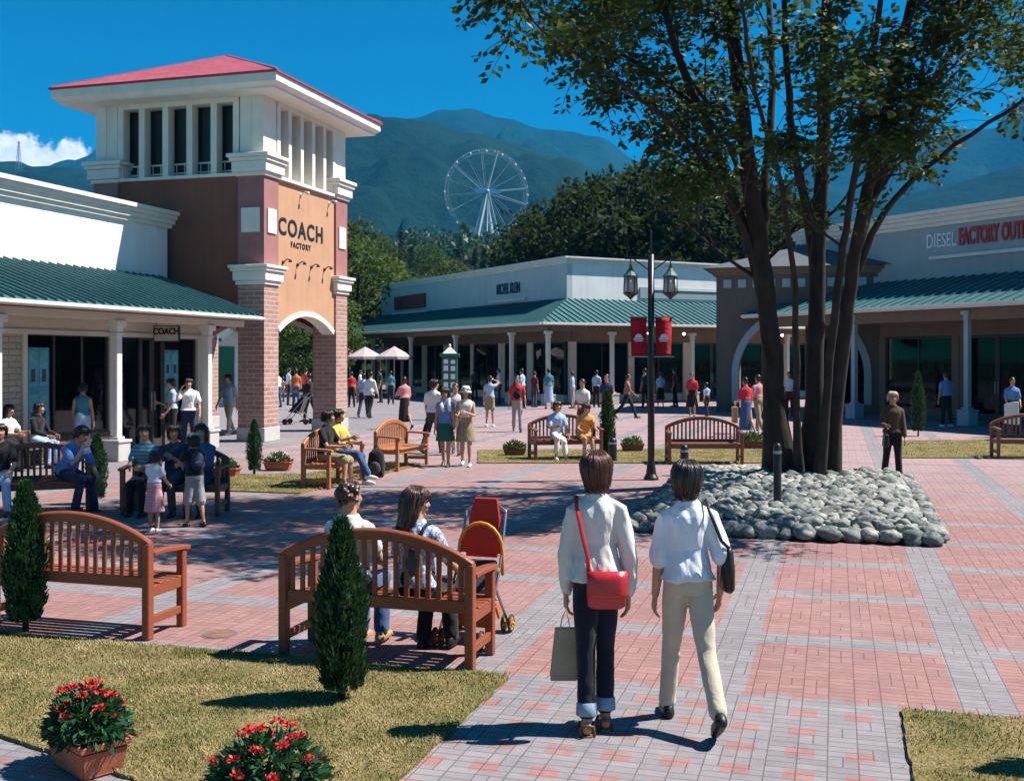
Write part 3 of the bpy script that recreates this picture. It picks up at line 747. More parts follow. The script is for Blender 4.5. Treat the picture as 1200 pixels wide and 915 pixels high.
def archivolt(M, cu, half, spring, rise, w_, t0, t1, leg=0.0, n=36):
    mb = MB(M); Rr = (half*half + rise*rise) / (2*rise); zc = spring + rise - Rr
    a0 = math.asin(min(1, half / Rr)); rs = []
    if leg: rs.append([(cu - half, t0, spring - leg), (cu - half - w_, t0, spring - leg), (cu - half - w_, t1, spring - leg), (cu - half, t1, spring - leg)])
    for i in range(n + 1):
        a = -a0 + 2*a0*i/n; c, s = math.cos(a), math.sin(a)
        rs.append([(cu + Rr*s, t0, zc + Rr*c), (cu + (Rr+w_)*s, t0, zc + (Rr+w_)*c), (cu + (Rr+w_)*s, t1, zc + (Rr+w_)*c), (cu + Rr*s, t1, zc + Rr*c)])
    if leg: rs.append([(cu + half, t0, spring - leg), (cu + half + w_, t0, spring - leg), (cu + half + w_, t1, spring - leg), (cu + half, t1, spring - leg)])
    return mb.rings(rs)
# four faces between the pillars
def face(origin, xdir, w_, matl, name='wall_panel'):
    Mf = O @ Matrix.Translation(origin) @ mat_frame(None, xdir)
    half = w_/2 - 0.02
    mb, _ = arch_wall(Mf, 0, w_, 6.72, w_/2, half, 2.80, 0.48, -0.36, -0.06)
    o = mb.build(name, matl, tower)
    archivolt(Mf, w_/2, half - 0.10, 2.78, 0.46, 0.14, -0.40, -0.02).build('archivolt', white_trim, o)
    b = MB(Mf); b.box(0, w_, -0.40, 0.03, 6.72, 6.80); b.build('sill', white_trim, o)
    n = 5; s_ = w_ / n
    fr_ = MB(Mf)
    for i in range(n + 1):
        xx = min(max(i * s_, 0.07), w_ - 0.07); fr_.box(xx - 0.085, xx + 0.085, -0.30, -0.02, 6.80, 8.72)
    fr_.box(0, w_, -0.35, 0.0, 8.60, 8.74)
    fr_.build('mullion', white_trim, o)
    g_ = MB(Mf); g_.box(0.05, w_ - 0.05, -0.46, -0.40, 6.80, 8.6); g_.build('loggia_glass', dark_glass, o)
    r_ = MB(Mf)
    r_.box(0.1, w_ - 0.1, -0.36, -0.33, 7.14, 7.18); r_.box(0.1, w_ - 0.1, -0.36, -0.33, 6.9, 6.94)
    k = 0.1
    while k < w_: r_.box(k, k + 0.02, -0.355, -0.335, 6.81, 7.16); k += s_ / 3
    r_.build('railing', white_trim, o)
    return o
wx, wy = TX1 - TX0 - 2*pw_, TY1 - TY0 - 2*pw_
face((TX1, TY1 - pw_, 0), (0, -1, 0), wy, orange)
face((TX0, TY0 + pw_, 0), (0, 1, 0), wy, shaded_orange)
face((TX1 - pw_, TY0, 0), (-1, 0, 0), wx, shaded_orange)
face((TX0 + pw_, TY1, 0), (1, 0, 0), wx, shaded_orange)
b = MB(O); b.box(TX0 + 0.4, TX1 - 0.4, TY0 + 0.4, TY1 - 0.4, 3.42, 3.5); b.box(TX0 + 0.5, TX1 - 0.5, TY0 + 0.5, TY1 - 0.5, 6.6, 6.72); b.build('vault_ceiling', shaded_orange, tower)
oh = 0.74
e0x, e1x, e0y, e1y = TX0 - oh, TX1 + oh, TY0 - oh, TY1 + oh
b = MB(O)
b.box(e0x + 0.12, e1x - 0.12, e0y + 0.12, e1y - 0.12, 8.72, 8.76)
i0 = 0.45
b.add([(e0x+0.12, e0y+0.12, 8.762), (e1x-0.12, e0y+0.12, 8.762), (e1x-0.12, e1y-0.12, 8.762), (e0x+0.12, e1y-0.12, 8.762), (e0x, e0y, 8.86), (e1x, e0y, 8.86), (e1x, e1y, 8.86), (e0x, e1y, 8.86), (e0x, e0y, 9.06), (e1x, e0y, 9.06), (e1x, e1y, 9.06), (e0x, e1y, 9.06)],
      [(0,1,5,4), (1,2,6,5), (2,3,7,6), (3,0,4,7), (4,5,9,8), (5,6,10,9), (6,7,11,10), (7,4,8,11), (8,9,10,11)])
b.build('eave', white_trim, tower)
b = MB(O); cx, cy = (TX0+TX1)/2, (TY0+TY1)/2; e = 0.05
b.add([(e0x-e, e0y-e, 9.064), (e1x+e, e0y-e, 9.064), (e1x+e, e1y+e, 9.064), (e0x-e, e1y+e, 9.064), (cx, cy - 0.15, 10.5), (cx, cy + 0.15, 10.5), (e0x-e, e0y-e, 9.11), (e1x+e, e0y-e, 9.11), (e1x+e, e1y+e, 9.11), (e0x-e, e1y+e, 9.11)],
      [(3,2,1,0), (0,1,7,6), (1,2,8,7), (2,3,9,8), (3,0,6,9), (6,7,4), (7,8,5,4), (8,9,5), (9,6,4,5)])
hr_ = b.build('hipped_roof', red_roof, tower)
b = MB(O)
for p in ((e0x, e0y), (e1x, e0y), (e1x, e1y), (e0x, e1y)): b.tube([(p[0], p[1], 9.12), (cx, cy, 10.52)], 0.045, 6)
b.build('hip_ridge', red_roof, hr_)
# lettering on the orange face and the little lamps that light it
sg = thing('tower_sign', 'black lettering COACH FACTORY with leaf mark on orange tower face', 'sign', (-13.8, 26.62, 0))
text_mb('COACH', 0.62, 0.006, sign_matrix((-0.013, 0.02, 5.52), (0, 1, 0)), 1.06, 0.014, 1.16, 'lettering', black_metal, sg)
text_mb('FACTORY', 0.20, 0.006, sign_matrix((-0.013, -0.02, 5.11), (0, 1, 0)), 1.0, 0.008, 1.4, 'small_lettering', black_metal, sg)
def spot(p, n, label):
    t = thing('gooseneck_lamp', label, 'lamp', p, 0, 'lamps lighting the tower lettering')
    b = MB(); b.tube([(0, 0, 0), (0.12, 0, 0.08), (0.22, 0, 0.06)], 0.016, 6); b.tube([(0, 0, 0), (-0.02, 0, 0)], 0.05, 8); b.build('arm', n, t, True)
    b = MB(); b.rings([[(0.22 + 0.025*math.cos(a), 0.025*math.sin(a), 0.07) for a in [i*math.pi/5 for i in range(10)]], [(0.21 + 0.055*math.cos(a), 0.055*math.sin(a), 0.0) for a in [i*math.pi/5 for i in range(10)]]]); b.build('lamp_shade', n, t, True)
for yy in (25.6, 26.4, 27.2, 28.0): spot((-13.81, yy, 4.60), black_metal, 'small black gooseneck lamp below the orange tower lettering')
for yy in (26.6, 28.3): spot((-13.81, yy, 6.5), white_trim, 'small white gooseneck lamp above the orange tower lettering')

# ------------------------------------------------------------------ corner shop in the middle (turned 45 degrees)
q = math.sqrt(0.5)
WC = Vector((-12.24, 50.5, 0))
blue_wall = plain('shaded_white_stucco', (0.50, 0.55, 0.55), 0.85, 0.05, 1.2, 0.15, bscale=60, streak=0.35)  # white stucco of the left wing, its shade painted into the colour
green_wall = plain('shade_toned_stucco', (0.36, 0.42, 0.43), 0.85, 0.06, 1.2, 0.15, bscale=60, streak=0.35)  # shade tone painted into the right shop's wall so its white letters show
cs = thing('corner_shop', 'pale blue and white corner shop with green awning beyond the plaza', 'building', WC)
ML = mat_frame(None, (-q, q, 0)); MR = mat_frame(None, (-q, -q, 0)) ; D = 3.25
LR = 24.0; MRo = Matrix.Translation((q*LR, q*LR, 0)) @ MR    # right wing: local x runs back to the corner at x = LR
LL = 23.7
ZT, ZJ, ZE = 6.95, 4.94, 3.56
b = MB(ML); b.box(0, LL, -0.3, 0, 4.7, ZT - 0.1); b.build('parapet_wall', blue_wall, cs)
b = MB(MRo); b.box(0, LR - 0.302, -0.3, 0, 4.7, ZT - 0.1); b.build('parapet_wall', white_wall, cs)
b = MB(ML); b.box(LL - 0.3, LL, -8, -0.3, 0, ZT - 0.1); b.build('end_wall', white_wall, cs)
b = MB(ML); b.add([(0.5, -0.4, ZT - 0.7), (LL - 0.3, -0.4, ZT - 0.7), (LL - 0.3, -10, ZT - 0.7), (10, -10, ZT - 0.7)], [(3, 2, 1, 0)]); b.build('flat_roof', grey_roof, cs)
cornice(ML, 0, LL, 0, ZT, cs, 0.66, 1); cornice(MRo, 0, LR, 0, ZT, cs, 0.66)
awning(ML, 0, LL, -D, LL, D, ZJ, ZE, cs, 0.13, 0.36)
awning(MRo, 0, LR, 0, LR + D, D, ZJ, ZE, cs, 0.13, 0.36)
cp = (ltblue_trim, concrete)
for x in (-2.5, 0.9, 7.0, 12.9, 18.8): column(ML, x, 2.5, 3.32, cs, mats=(white_trim, concrete), base=0.24, baseh=0.5)
for x in (LR - 0.9, LR - 5.5, LR - 11.5, LR - 17.5): column(MRo, x, 2.5, 3.32, cs, mats=(white_trim, concrete), base=0.24, baseh=0.5)
b = MB(ML); b.box(-2.6, LL, 2.4, 2.6, 3.32, 3.57); b.build('beam', soffit, cs)
b = MB(MRo); b.box(0, LR + 2.4 - 0.01, 2.4, 2.6, 3.322, 3.568); b.build('beam', soffit, cs)
for Mx, LX_, seed, rev in ((ML, LL, 11, 0), (MRo, LR, 12, 1)):
    b = MB(Mx); b.box(0.0, LX_ - (0.31 if rev else 0.31), -0.25, -0.05, 2.9, 4.7); b.build('header', soffit, cs)
    x = 0.35; k = 0
    piers = Piers(Mx, cream, cs)
    while x < LX_ - 3.4:
        wd = 3.0
        if k % 3 == 1: door(Mx, x + 0.3, x + wd - 0.3, -0.12, 2.88, cs, frame_dark); piers.box(x, x + 0.3, -0.24, -0.06, 0, 2.9); piers.box(x + wd - 0.3, x + wd, -0.24, -0.06, 0, 2.9)
        else: window(Mx, x, x + wd, -0.12, 0.35, 2.88, cs, 2, frame_dark); piers.box(x, x + wd, -0.24, -0.04, 0, 0.35)
        piers.box(x + wd, x + wd + 0.35, -0.24, -0.02, 0, 2.9); x += wd + 0.35; k += 1
    pass
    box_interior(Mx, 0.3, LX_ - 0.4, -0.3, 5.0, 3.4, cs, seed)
def wall_sign(name, label, M, base, x, z, txt, size, matl, sx, ledge=True, off=0.01, flip=-1, ledge_w=None, spacing=1.0, y=0.03, fit=None):
    """raised lettering on a facade; local x of the facade runs right-to-left in the picture"""
    t = thing(name, label, 'sign', base)
    Mt = M @ Matrix.Translation((x, y, z)) @ Matrix(((-1, 0, 0, 0), (0, 0, 1, 0), (0, 1, 0, 0), (0, 0, 0, 1)))
    text_mb(txt, size, 0.02, Mt, sx, off, spacing, 'lettering', matl, t, fit=fit)
    if ledge:
        lw = ledge_w or 1.6
        b = MB(M); b.box(x - lw, x + lw, 0.0, 0.14, z - size*0.85, z - size*0.70); b.build('ledge', white_trim, t)
    return t
navy = plain('navy_letters', (0.02, 0.05, 0.10), 0.5, 0.1, 5)
redl = plain('red_letters', (0.45, 0.03, 0.03), 0.45, 0.1, 5)
whitel = plain('white_letters', (0.85, 0.86, 0.88), 0.5, 0.03, 5)
# sign positions along the left wing, measured as distance from the corner
wall_sign('shop_sign', 'dark lettering MICHEL KLEIN on pale parapet of the corner shop', ML, WC, 5.85, 5.72, 'MICHEL KLEIN', 0.78, navy, 0.52, True, 0.012, ledge_w=2.0)
wall_sign('shop_sign', 'red lettering above a ledge at the far end of the corner shop', ML, WC, 18.9, 5.62, 'BOUTIQUE', 0.95, redl, 0.85, True, 0.03, ledge_w=2.4) if False else None
t = thing('shop_sign', 'dark red sign panel at the far left end of the corner shop parapet', 'sign', WC)
b = MB(ML); b.box(16.4, 21.2, 0.0, 0.12, 5.2, 6.05); b.build('panel', plain('dark_red_panel', (0.20, 0.025, 0.03), 0.5, 0.35, 3), t)
b = MB(ML); b.box(16.0, 21.4, 0.0, 0.2, 4.92, 5.02); b.build('ledge', white_trim, t)
# grey panel on the sunlit wing
t = thing('sign_panel', 'blank grey panel on the sunlit white wall behind the lamp post', 'sign', WC)
b = MB(MRo); b.box(LR - 10.2, LR - 4.2, 0.0, 0.06, 5.08, 5.62); b.build('panel', plain('grey_panel', (0.30, 0.36, 0.37), 0.6, 0.08, 3), t)
b = MB(MRo); b.box(LR - 9.6, LR - 4.9, 0.06, 0.10, 5.50, 5.58); b.build('ledge', white_trim, t)
# bulbs under the awning
for i in range(9):
    x = LR - 1.5 - 2.1 * i
    p = MRo @ Vector((x, 1.6, 3.36)) + WC
    t = thing('ceiling_lamp', 'small lit globe lamp under the awning of the corner shop', 'lamp', p, 0, 'lit globes under the corner shop awning')
    b = MB(); b.ell((0, 0, -0.06), (0.07, 0.07, 0.07), 8, 6); b.build('bulb', bulb, t, True); b = MB(); b.lathe([(0.05, 0.0), (0.05, 0.22)], (0, 0, 0), 8); b.build('cap', black_metal, t)

# ------------------------------------------------------------------ shop on the right (turned 45 degrees, in its own shade)
DO = Vector((3.96, 36.84, 0)) + Vector((q, q, 0)) * 3.0   # wall foot behind the column at px 1134
ds = thing('outlet_shop', 'long shaded shop with green awning, blue columns and lettered parapet at the right', 'building', DO)
MD = mat_frame(None, (-q, q, 0))
X0, X1 = -17.0, 10.6
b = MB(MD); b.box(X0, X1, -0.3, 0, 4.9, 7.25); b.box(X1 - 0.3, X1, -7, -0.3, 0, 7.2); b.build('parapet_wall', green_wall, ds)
b = MB(MD); b.box(X0, X1 - 0.3, -7.0, -0.3, 6.5, 6.6); b.build('flat_roof', grey_roof, ds)
cornice(MD, X0, X1, 0, 7.36, ds, 1.15, 2)
awning(MD, X0, 9.6, X0, 9.9, 3.6, 4.95, 3.66, ds, 0.16, 0.42)
for x in (-14.1, -9.4, -4.7, 0.0, 4.7): column(MD, x, 3.0, 3.6, ds, mats=(ltblue_trim, ltblue_trim), base=0.22, baseh=0.5)
b = MB(MD); b.box(X0, 9.8, 2.9, 3.1, 3.60, 3.67); b.box(X0, 9.8, 2.92, 3.08, 3.3, 3.60); b.build('beam', soffit, ds)
b = MB(MD); b.box(X0, X1 - 0.31, -0.3, -0.05, 2.9, 4.9); b.build('header', soffit, ds)
x = X0 + 0.3; k = 0; piers = Piers(MD, soffit, ds)
while x < X1 - 3.3:
    wd = 3.0
    if k % 3 == 2: door(MD, x + 0.3, x + wd - 0.3, -0.12, 2.88, ds); piers.box(x, x + 0.3, -0.24, -0.06, 0, 2.9); piers.box(x + wd - 0.3, x + wd, -0.24, -0.06, 0, 2.9)
    else: window(MD, x, x + wd, -0.12, 0.3, 2.88, ds, 2); piers.box(x, x + wd, -0.24, -0.04, 0, 0.3)
    piers.box(x + wd, x + wd + 0.3, -0.24, -0.02, 0, 2.9); x += wd + 0.3; k += 1
pass
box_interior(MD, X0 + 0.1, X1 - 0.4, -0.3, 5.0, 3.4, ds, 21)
def facade_hit(px, py, base, M, y=0.0):
    """local x and height where a line of sight meets a facade"""
    d = ray(px, py); n = (M.to_3x3() @ Vector((0, 1, 0)))
    t = ((Vector(base) + n * y - Vector((0, 0, EYE))).dot(n)) / d.dot(n) if True else 0
    P = Vector((0, 0, EYE)) + d * t
    l = M.inverted().to_3x3() @ (P - Vector(base))
    return l.x, P.z
a0 = facade_hit(1086, 283, DO, MD); a1 = facade_hit(1122, 278, DO, MD); a2 = facade_hit(1198, 270, DO, MD)
dw = a0[0] - a1[0]; dv = (a1[0] - a2[0]) * 14.15 / 11.9
wall_sign('shop_sign', 'white condensed lettering DIESEL on the shaded right parapet', MD, DO, (a0[0]+a1[0])/2, (a0[1]+a1[1])/2 - 0.06, 'DIESEL', 0.70, whitel, 1, False, 0.004, fit=dw*0.96)
wall_sign('shop_sign', 'red lettering FACTORY OUTLET over a ledge on the right parapet', MD, DO, a1[0] - 0.08 - dv/2, (a1[1]+a2[1])/2 - 0.02, 'FACTORY OUTLET', 0.80, redl, 1, True, 0.03, ledge_w=dv/2 + 1.2, fit=dv)

# ------------------------------------------------------------------ stucco gateway with a horseshoe of trim
gw = thing('arched_gateway', 'grey brown stucco gateway with round arch and row of small square openings', 'gateway', (-1.2, 46.0, 0))
MG = Matrix.Translation((1.2, -46.0, 0))
GX0, GX1, GY = -4.5, 2.2, 43.5
def MGf(): return MG @ Matrix.Translation((0, GY, 0))
gxc, ghalf = -1.3, 2.35
mb, _ = arch_wall(MGf(), GX0, GX1, 5.35, gxc, ghalf, 1.55, 2.3, 0.0, 0.5, 0.0)
mb.build('front_wall', ghost, gw)
# legs under the springing
archivolt(MGf(), gxc, ghalf - 0.01, 1.55, 2.28, 0.26, -0.05, 0.3, leg=1.2).build('archivolt', ltblue_trim, gw)
b = MB(MG); b.box(GX0, GX0 + 0.5, GY + 0.5, GY + 5.5, 0, 5.35); b.box(GX1 - 0.5, GX1, GY + 0.5, GY + 5.5, 0, 5.35); b.build('side_wall', ghost, gw)
b = MB(MG); b.box(GX0 + 0.5, GX1 - 0.5, GY + 0.5, GY + 5.5, 4.2, 4.3); b.build('ceiling', ghost, gw)
x = GX0 + 0.28
while x < GX1 - 0.4:
    b = MB(MG); b.box(x, x + 0.30, GY - 0.02, GY, 4.86, 5.18); b.build('square_opening', ltblue_trim, gw); x += 0.56
b = MB(MG); b.box(GX0 - 0.12, GX1 + 0.12, GY - 0.12, GY + 5.6, 5.35, 5.47); b.box(GX0 - 0.22, GX1 + 0.22, GY - 0.22, GY + 5.7, 5.47, 5.62); b.build('eave', soffit, gw)
b = MB(MG); ex0, ex1, ey0, ey1 = GX0 - 0.5, GX1 + 0.5, GY - 0.5, GY + 6.0
b.add([(ex0, ey0, 5.625), (ex1, ey0, 5.625), (ex1, ey1, 5.625), (ex0, ey1, 5.625), ((ex0+ex1)/2, (ey0+ey1)/2, 6.75)], [(3,2,1,0), (0,1,4), (1,2,4), (2,3,4), (3,0,4)])
b.build('hipped_roof', grey_roof, gw)

# buildings glimpsed past the tower
bs = thing('shop_building', 'white shop with teal awning glimpsed between left column and tower', 'building', (-30.6, 42.0, 0))
b = MB(); b.box(-6, 6, 0, 3, 0, 4.6); b.build('wall', white_wall, bs)
b = MB(); b.add([(-6.2, -2.0, 2.95), (6.2, -2.0, 2.95), (6.2, 0, 3.9), (-6.2, 0, 3.9), (-6.2, -2.0, 2.8), (6.2, -2.0, 2.8), (6.2, 0, 3.75), (-6.2, 0, 3.75)], [(0,1,2,3), (7,6,5,4), (4,5,1,0), (5,6,2,1), (7,4,0,3)]); b.build('awning_roof', green_roof, bs)
b = MB(); b.box(-6.3, 6.3, -0.25, 0, 4.3, 4.65); b.build('cornice', white_trim, bs)
for x in (-4.5, -1.5, 1.5, 4.5):
    b = MB(); b.box(x - 1.1, x + 1.1, -0.06, -0.002, 0.4, 2.6); b.build('window', dark_glass, bs)

# ------------------------------------------------------------------ observation wheel on the hill
def wheel():
    c = atD(570, 225, 580); Rw = 22.4
    t = thing('observation_wheel', 'tall white observation wheel on the wooded hill before the mountain', 'ferris wheel', (c.x, c.y, 50))
    t.rotation_euler.z = YAW + R(14)
    wm = plain('wheel_white', (0.6, 0.63, 0.66), 0.5, 0.04, 0.2); hz_ = c.z - 50
    bluem = plain('hub_blue', (0.12, 0.35, 0.62), 0.5, 0.05, 1)
    def cp_(a, r, y): return (r*math.cos(a), y, hz_ + r*math.sin(a))
    for y in (-1.6, 1.6):
        b = MB(); n = 96
        for i in range(n): b.bar(cp_(2*math.pi*i/n, Rw, y), cp_(2*math.pi*(i+1)/n, Rw, y), 0.17, 0.17)
        n = 64
        for i in range(n): b.bar(cp_(2*math.pi*i/n, Rw - 1.6, y), cp_(2*math.pi*(i+1)/n, Rw - 1.6, y), 0.12, 0.12)
        b.build('rim', wm, t)
    for i in range(16):
        a = 2*math.pi*i/16 + 0.12; b = MB()
        for y in (-1.6, 1.6):
            b.bar(cp_(a, 1.5, y * 1.6), cp_(a, Rw, y), 0.36 if i % 3 == 0 else 0.11, 0.36 if i % 3 == 0 else 0.11)
        b.bar(cp_(a, Rw, -1.6), cp_(a, Rw, 1.6), 0.2, 0.2)
        b.build('spoke', wm, t)
    gm = [plain('gondola_' + n_, c_, 0.4, 0.05, 1) for n_, c_ in (('white', (0.7, 0.72, 0.74)), ('blue', (0.1, 0.3, 0.6)))]
    for i in range(32):
        a = 2*math.pi*i/32; p = cp_(a, Rw + 0.2, 0)
        b = MB(); b.ell((p[0], 0, p[2] - 1.0), (0.62, 0.62, 0.7), 8, 6); b.bar((p[0], 0, p[2] - 0.4), (p[0], 0, p[2]), 0.1, 0.1); b.build('gondola', gm[i % 2], t, True)
    b = MB(); b.box(-7.0, 7.0, -2.9, -2.5, hz_ - 1.1, hz_ + 1.1); b.build('name_board', bluem, t)
    b = MB(); b.tube([(0, -3.4, hz_), (0, 3.4, hz_)], 0.9, 12); b.build('hub', wm, t, True)
    for y0, y1 in ((-3.2, -7.0), (3.2, 7.0)):
        for x in (-9.5, -1.8, 9.0):
            b = MB(); b.bar((0, y0, hz_), (x * (1.15), y1, -6), 1.05 if x != -1.8 else 0.75, 1.05); b.build('leg', wm, t)
        b = MB(); b.bar((-4.4, y0 - 1.2 if y0 < 0 else y0 + 1.2, hz_ - 17), (4.4, y0 - 1.2 if y0 < 0 else y0 + 1.2, hz_ - 17), 0.5, 0.5); b.build('cross_beam', wm, t)
wheel()
# pylon on the left ridge
def pylon():
    p = atD(22, 190, 1690); m_ = grey_metal
    t = thing('lattice_pylon', 'thin lattice power pylon on the left ridge before the cloud', 'pylon', (p.x, p.y, p.z - 4))
    b = MB(); Hh = 36
    for sx in (-1, 1):
        for sy in (-1, 1): b.bar((sx*3.2, sy*3.2, -8), (sx*0.5, sy*0.5, Hh), 0.55, 0.55)
    for k in range(7):
        z = k*5; r0 = 3.2 - 2.7*(z+8)/(Hh+8); z2 = z + 5; r1 = 3.2 - 2.7*(z2+8)/(Hh+8)
        for sx, sy, ux, uy in ((-1,-1,1,-1), (1,-1,1,1), (1,1,-1,1), (-1,1,-1,-1)): b.bar((sx*r0, sy*r0, z), (ux*r1, uy*r1, z2), 0.3, 0.3)
    b.build('tower', m_, t)
    for z in (22, 28, 34):
        b = MB(); b.bar((-5, 0, z), (5, 0, z), 0.4, 0.4); b.build('cross_arm', m_, t)
pylon()

# ------------------------------------------------------------------ trees
bark = plain('dark_bark', (0.028, 0.021, 0.017), 0.9, 0.55, 7, 1.0, bscale=16, stretch=(1, 1, 0.35))
def leaf_quads(mb, c, dirn, L_, W_, tilt=None):
    """one pointed leaf: a bent rhombus"""
    d = Vector(dirn).normalized(); u = Vector((ru(-1,1), ru(-1,1), ru(-1,1)))
    s = d.cross(u)
    if s.length < 1e-4: s = d.cross(Vector((0, 0, 1)))
    s.normalize(); c = Vector(c)
    o = len(mb.v)
    mb.v += [tuple(mb.xf @ p_) for p_ in (c, c + d*L_*0.5 + s*W_*0.5, c + d*L_, c + d*L_*0.5 - s*W_*0.5)]
    mb.f.append([o, o+1, o+2, o+3]); mb.m.append(mb.cur)
def rvec():
    while True:
        v = Vector((ru(-1,1), ru(-1,1), ru(-1,1)))
        if 0.05 < v.length < 1: return v.normalized()

# --- the big multi-stemmed tree in the stone bed
TREE_SEED = 24
def big_tree():
    base = G(945, 560); random.seed(TREE_SEED)
    t = thing('shade_tree', 'tall many-stemmed shade tree rising from the bed of stones', 'tree', (base.x, base.y, 0))
    Bi = Matrix.Translation(-Vector((base.x, base.y, 0)))
    tr = MB(Bi); lf = MB(Bi)
    d0 = 18.2
    env_c = toW(4.7, 15.0, 9.8); er = (5.8, 5.0, 6.9)
    def inside(p, k=1.0):
        q_ = p - env_c; cx = CY*q_.x + SY*q_.y; cd = -SY*q_.x + CY*q_.y
        n_ = noise.noise(p * 0.45) * 0.35
        if p.z < 4.15 + 0.8 * noise.noise(p * 0.8) + max(0, cx - 1.0)*0.6 - max(0, -cx - 1.0)*0.3: return False
        if noise.noise(p * 0.75 + Vector((4, 9, 2))) > 0.22: return False
        if (p.x + 0.46)**2 + (p.y - 18.6)**2 < (1.0 + 0.26*max(0, p.z - 4))**2 and noise.noise(p * 2.3) > -0.28: return False
        return (cx/er[0])**2 + (cd/er[1])**2 + (q_.z/er[2])**2 < (k + n_)
    def spray(p, d, n, ln=0.5):
        """a flat leafy twig"""
        d = (d + Vector((0, 0, -0.15))).normalized(); side = d.cross(Vector((0, 0, 1)))
        if side.length < 0.1: side = Vector((1, 0, 0))
        side.normalize()
        tr.tube([p, p + d*ln*0.6, p + d*ln + Vector((0, 0, -0.04))], [0.006, 0.004, 0.002], 4, False)
        for i in range(n):
            f = ru(0.1, 1.05); s = 1 if i % 2 else -1
            c = p + d*ln*f + side*s*ru(0.0, 0.16)*(1.2 - f) + Vector((0, 0, ru(-0.05, 0.05)))
            leaf_quads(lf, c, d*0.5 + side*s*ru(0.5, 1.0) + Vector((0, 0, ru(-0.5, 0.25))), ru(0.085, 0.15), ru(0.05, 0.082))
    NSP = (0, 4, 7)
    def thin(p):   # the sunny right side of the crown is airier
        cx = CY*p.x + SY*p.y
        return rnd() < (0.08 if cx < 4.6 else 0.34)
    def limb(p, d, ln, r, lvl):
        pts = [p]; rr_ = [r]; n = 6; cur = p.copy(); dd = d.normalized()
        for i in range(n):
            dd = (dd + rvec()*0.16 + Vector((0, 0, 0.05 if lvl == 0 else -0.02))).normalized()
            cur = cur + dd*ln/n; pts.append(cur.copy()); rr_.append(max(r*(1 - 0.8*(i+1)/n), 0.004))
        if inside(pts[-1], 1.02) or (lvl == 0 and inside(pts[4], 0.95)):
            tr.tube(pts, rr_, 6 if lvl else 8, False)
        else: return
        if lvl < 2:
            cnt = 5 if lvl == 0 else 4
            for k in range(cnt):
                f = 0.25 + 0.75*k/(cnt - 1); i = min(int(f*n), n - 1); q_ = pts[i].lerp(pts[i+1], f*n - i)
                a = (pts[i+1] - pts[i]).normalized(); sd = a.cross(rvec()).normalized()
                nd = (a*0.65 + sd*0.9 + Vector((0, 0, 0.12))).normalized()
                limb(q_, nd, ln*ru(0.38, 0.6), rr_[i]*0.55, lvl + 1)
        if lvl >= 1:
            for k in range(NSP[lvl]):
                f = ru(0.25, 1.0); i = min(int(f*n), n - 1); q_ = pts[i].lerp(pts[i+1], f*n - i)
                if not inside(q_) or thin(q_): continue
                a = (pts[i+1] - pts[i]).normalized(); sd = a.cross(rvec()).normalized(); sd.z *= 0.45
                spray(q_, a*0.6 + sd, random.randint(9, 13), ru(0.35, 0.6))
    stems = [  # picture course of each stem and fork, depth offset at its foot and top, radius at the foot
        ([(914, 570), (908, 470), (902, 390), (892, 300), (880, 220), (868, 120), (858, 20), (848, -120), (835, -300)], 0, -2.4, 0.185),
        ([(903, 400), (882, 300), (855, 220), (825, 140), (790, 50), (762, -80), (735, -250)], -0.2, -3.4, 0.09),
        ([(893, 310), (898, 200), (905, 100), (896, -80), (880, -270)], -0.4, 0.8, 0.085),
        ([(897, 340), (875, 280), (845, 220), (800, 160), (730, 100), (670, 60)], -0.3, -4.4, 0.055),
        ([(880, 230), (840, 150), (770, 90), (705, 50), (675, 38)], -0.8, -3.0, 0.05),
        ([(937, 568), (934, 470), (933, 380), (928, 300), (912, 200), (885, 110), (870, 10)], -0.3, -4.6, 0.062),
        ([(951, 570), (954, 470), (957, 370), (960, 270), (964, 160), (968, 40), (974, -130), (982, -330)], 0.2, -1.8, 0.165),
        ([(957, 340), (945, 250), (928, 160), (922, 60), (915, -60)], 0.1, -2.6, 0.09),
        ([(969, 568), (980, 470), (991, 380), (1003, 290), (1022, 200), (1047, 100), (1078, -40), (1115, -240)], 0, -3.0, 0.135),
        ([(1003, 295), (1030, 215), (1075, 130), (1120, 50), (1170, -40)], -0.4, -1.0, 0.09),
        ([(996, 345), (1022, 275), (1060, 220), (1120, 170), (1190, 125)], -0.2, -3.6, 0.065),
        ([(958, 566), (968, 470), (977, 380), (988, 290), (1003, 200), (1015, 100), (1035, -20), (1050, -240)], -0.5, -4.4, 0.075)]
    for path, d_a, doff, r in stems:
        pts = []; n = len(path)
        sd_ = Vector((ru(-0.1, 0.1), ru(-0.1, 0.1), 0))
        for i, (px, py) in enumerate(path):
            f = i / (n - 1); P = atD(px, py, d0 + d_a + (doff - d_a) * f**1.3 + sd_.y*f)
            if i == 0 and py > 550: P = Vector((P.x, P.y, -0.05))
            pts.append(P)
        # resample smoothly
        fine = []; rr_ = []
        for i in range(n - 1):
            p0, p1, p2, p3 = pts[max(i-1, 0)], pts[i], pts[i+1], pts[min(i+2, n-1)]
            for k in range(4):
                u = k/4; fine.append(0.5*((2*p1) + (p2 - p0)*u + (2*p0 - 5*p1 + 4*p2 - p3)*u*u + (3*p1 - p0 - 3*p2 + p3)*u**3))
        fine.append(pts[-1]); m_ = len(fine)
        for i in range(m_):
            f = i/(m_ - 1); flare = 1 + (0.7*max(0, 1 - f*7) if path[0][1] > 550 else 0)
            rr_.append(r * (1 - 0.62*f) * flare * (1 + 0.07*noise.noise(Vector((i*0.7, r*90, 0)))))
            if 0 < i < m_ - 1: fine[i] = fine[i] + rvec()*0.015
        tr.tube(fine, rr_, 12, True)
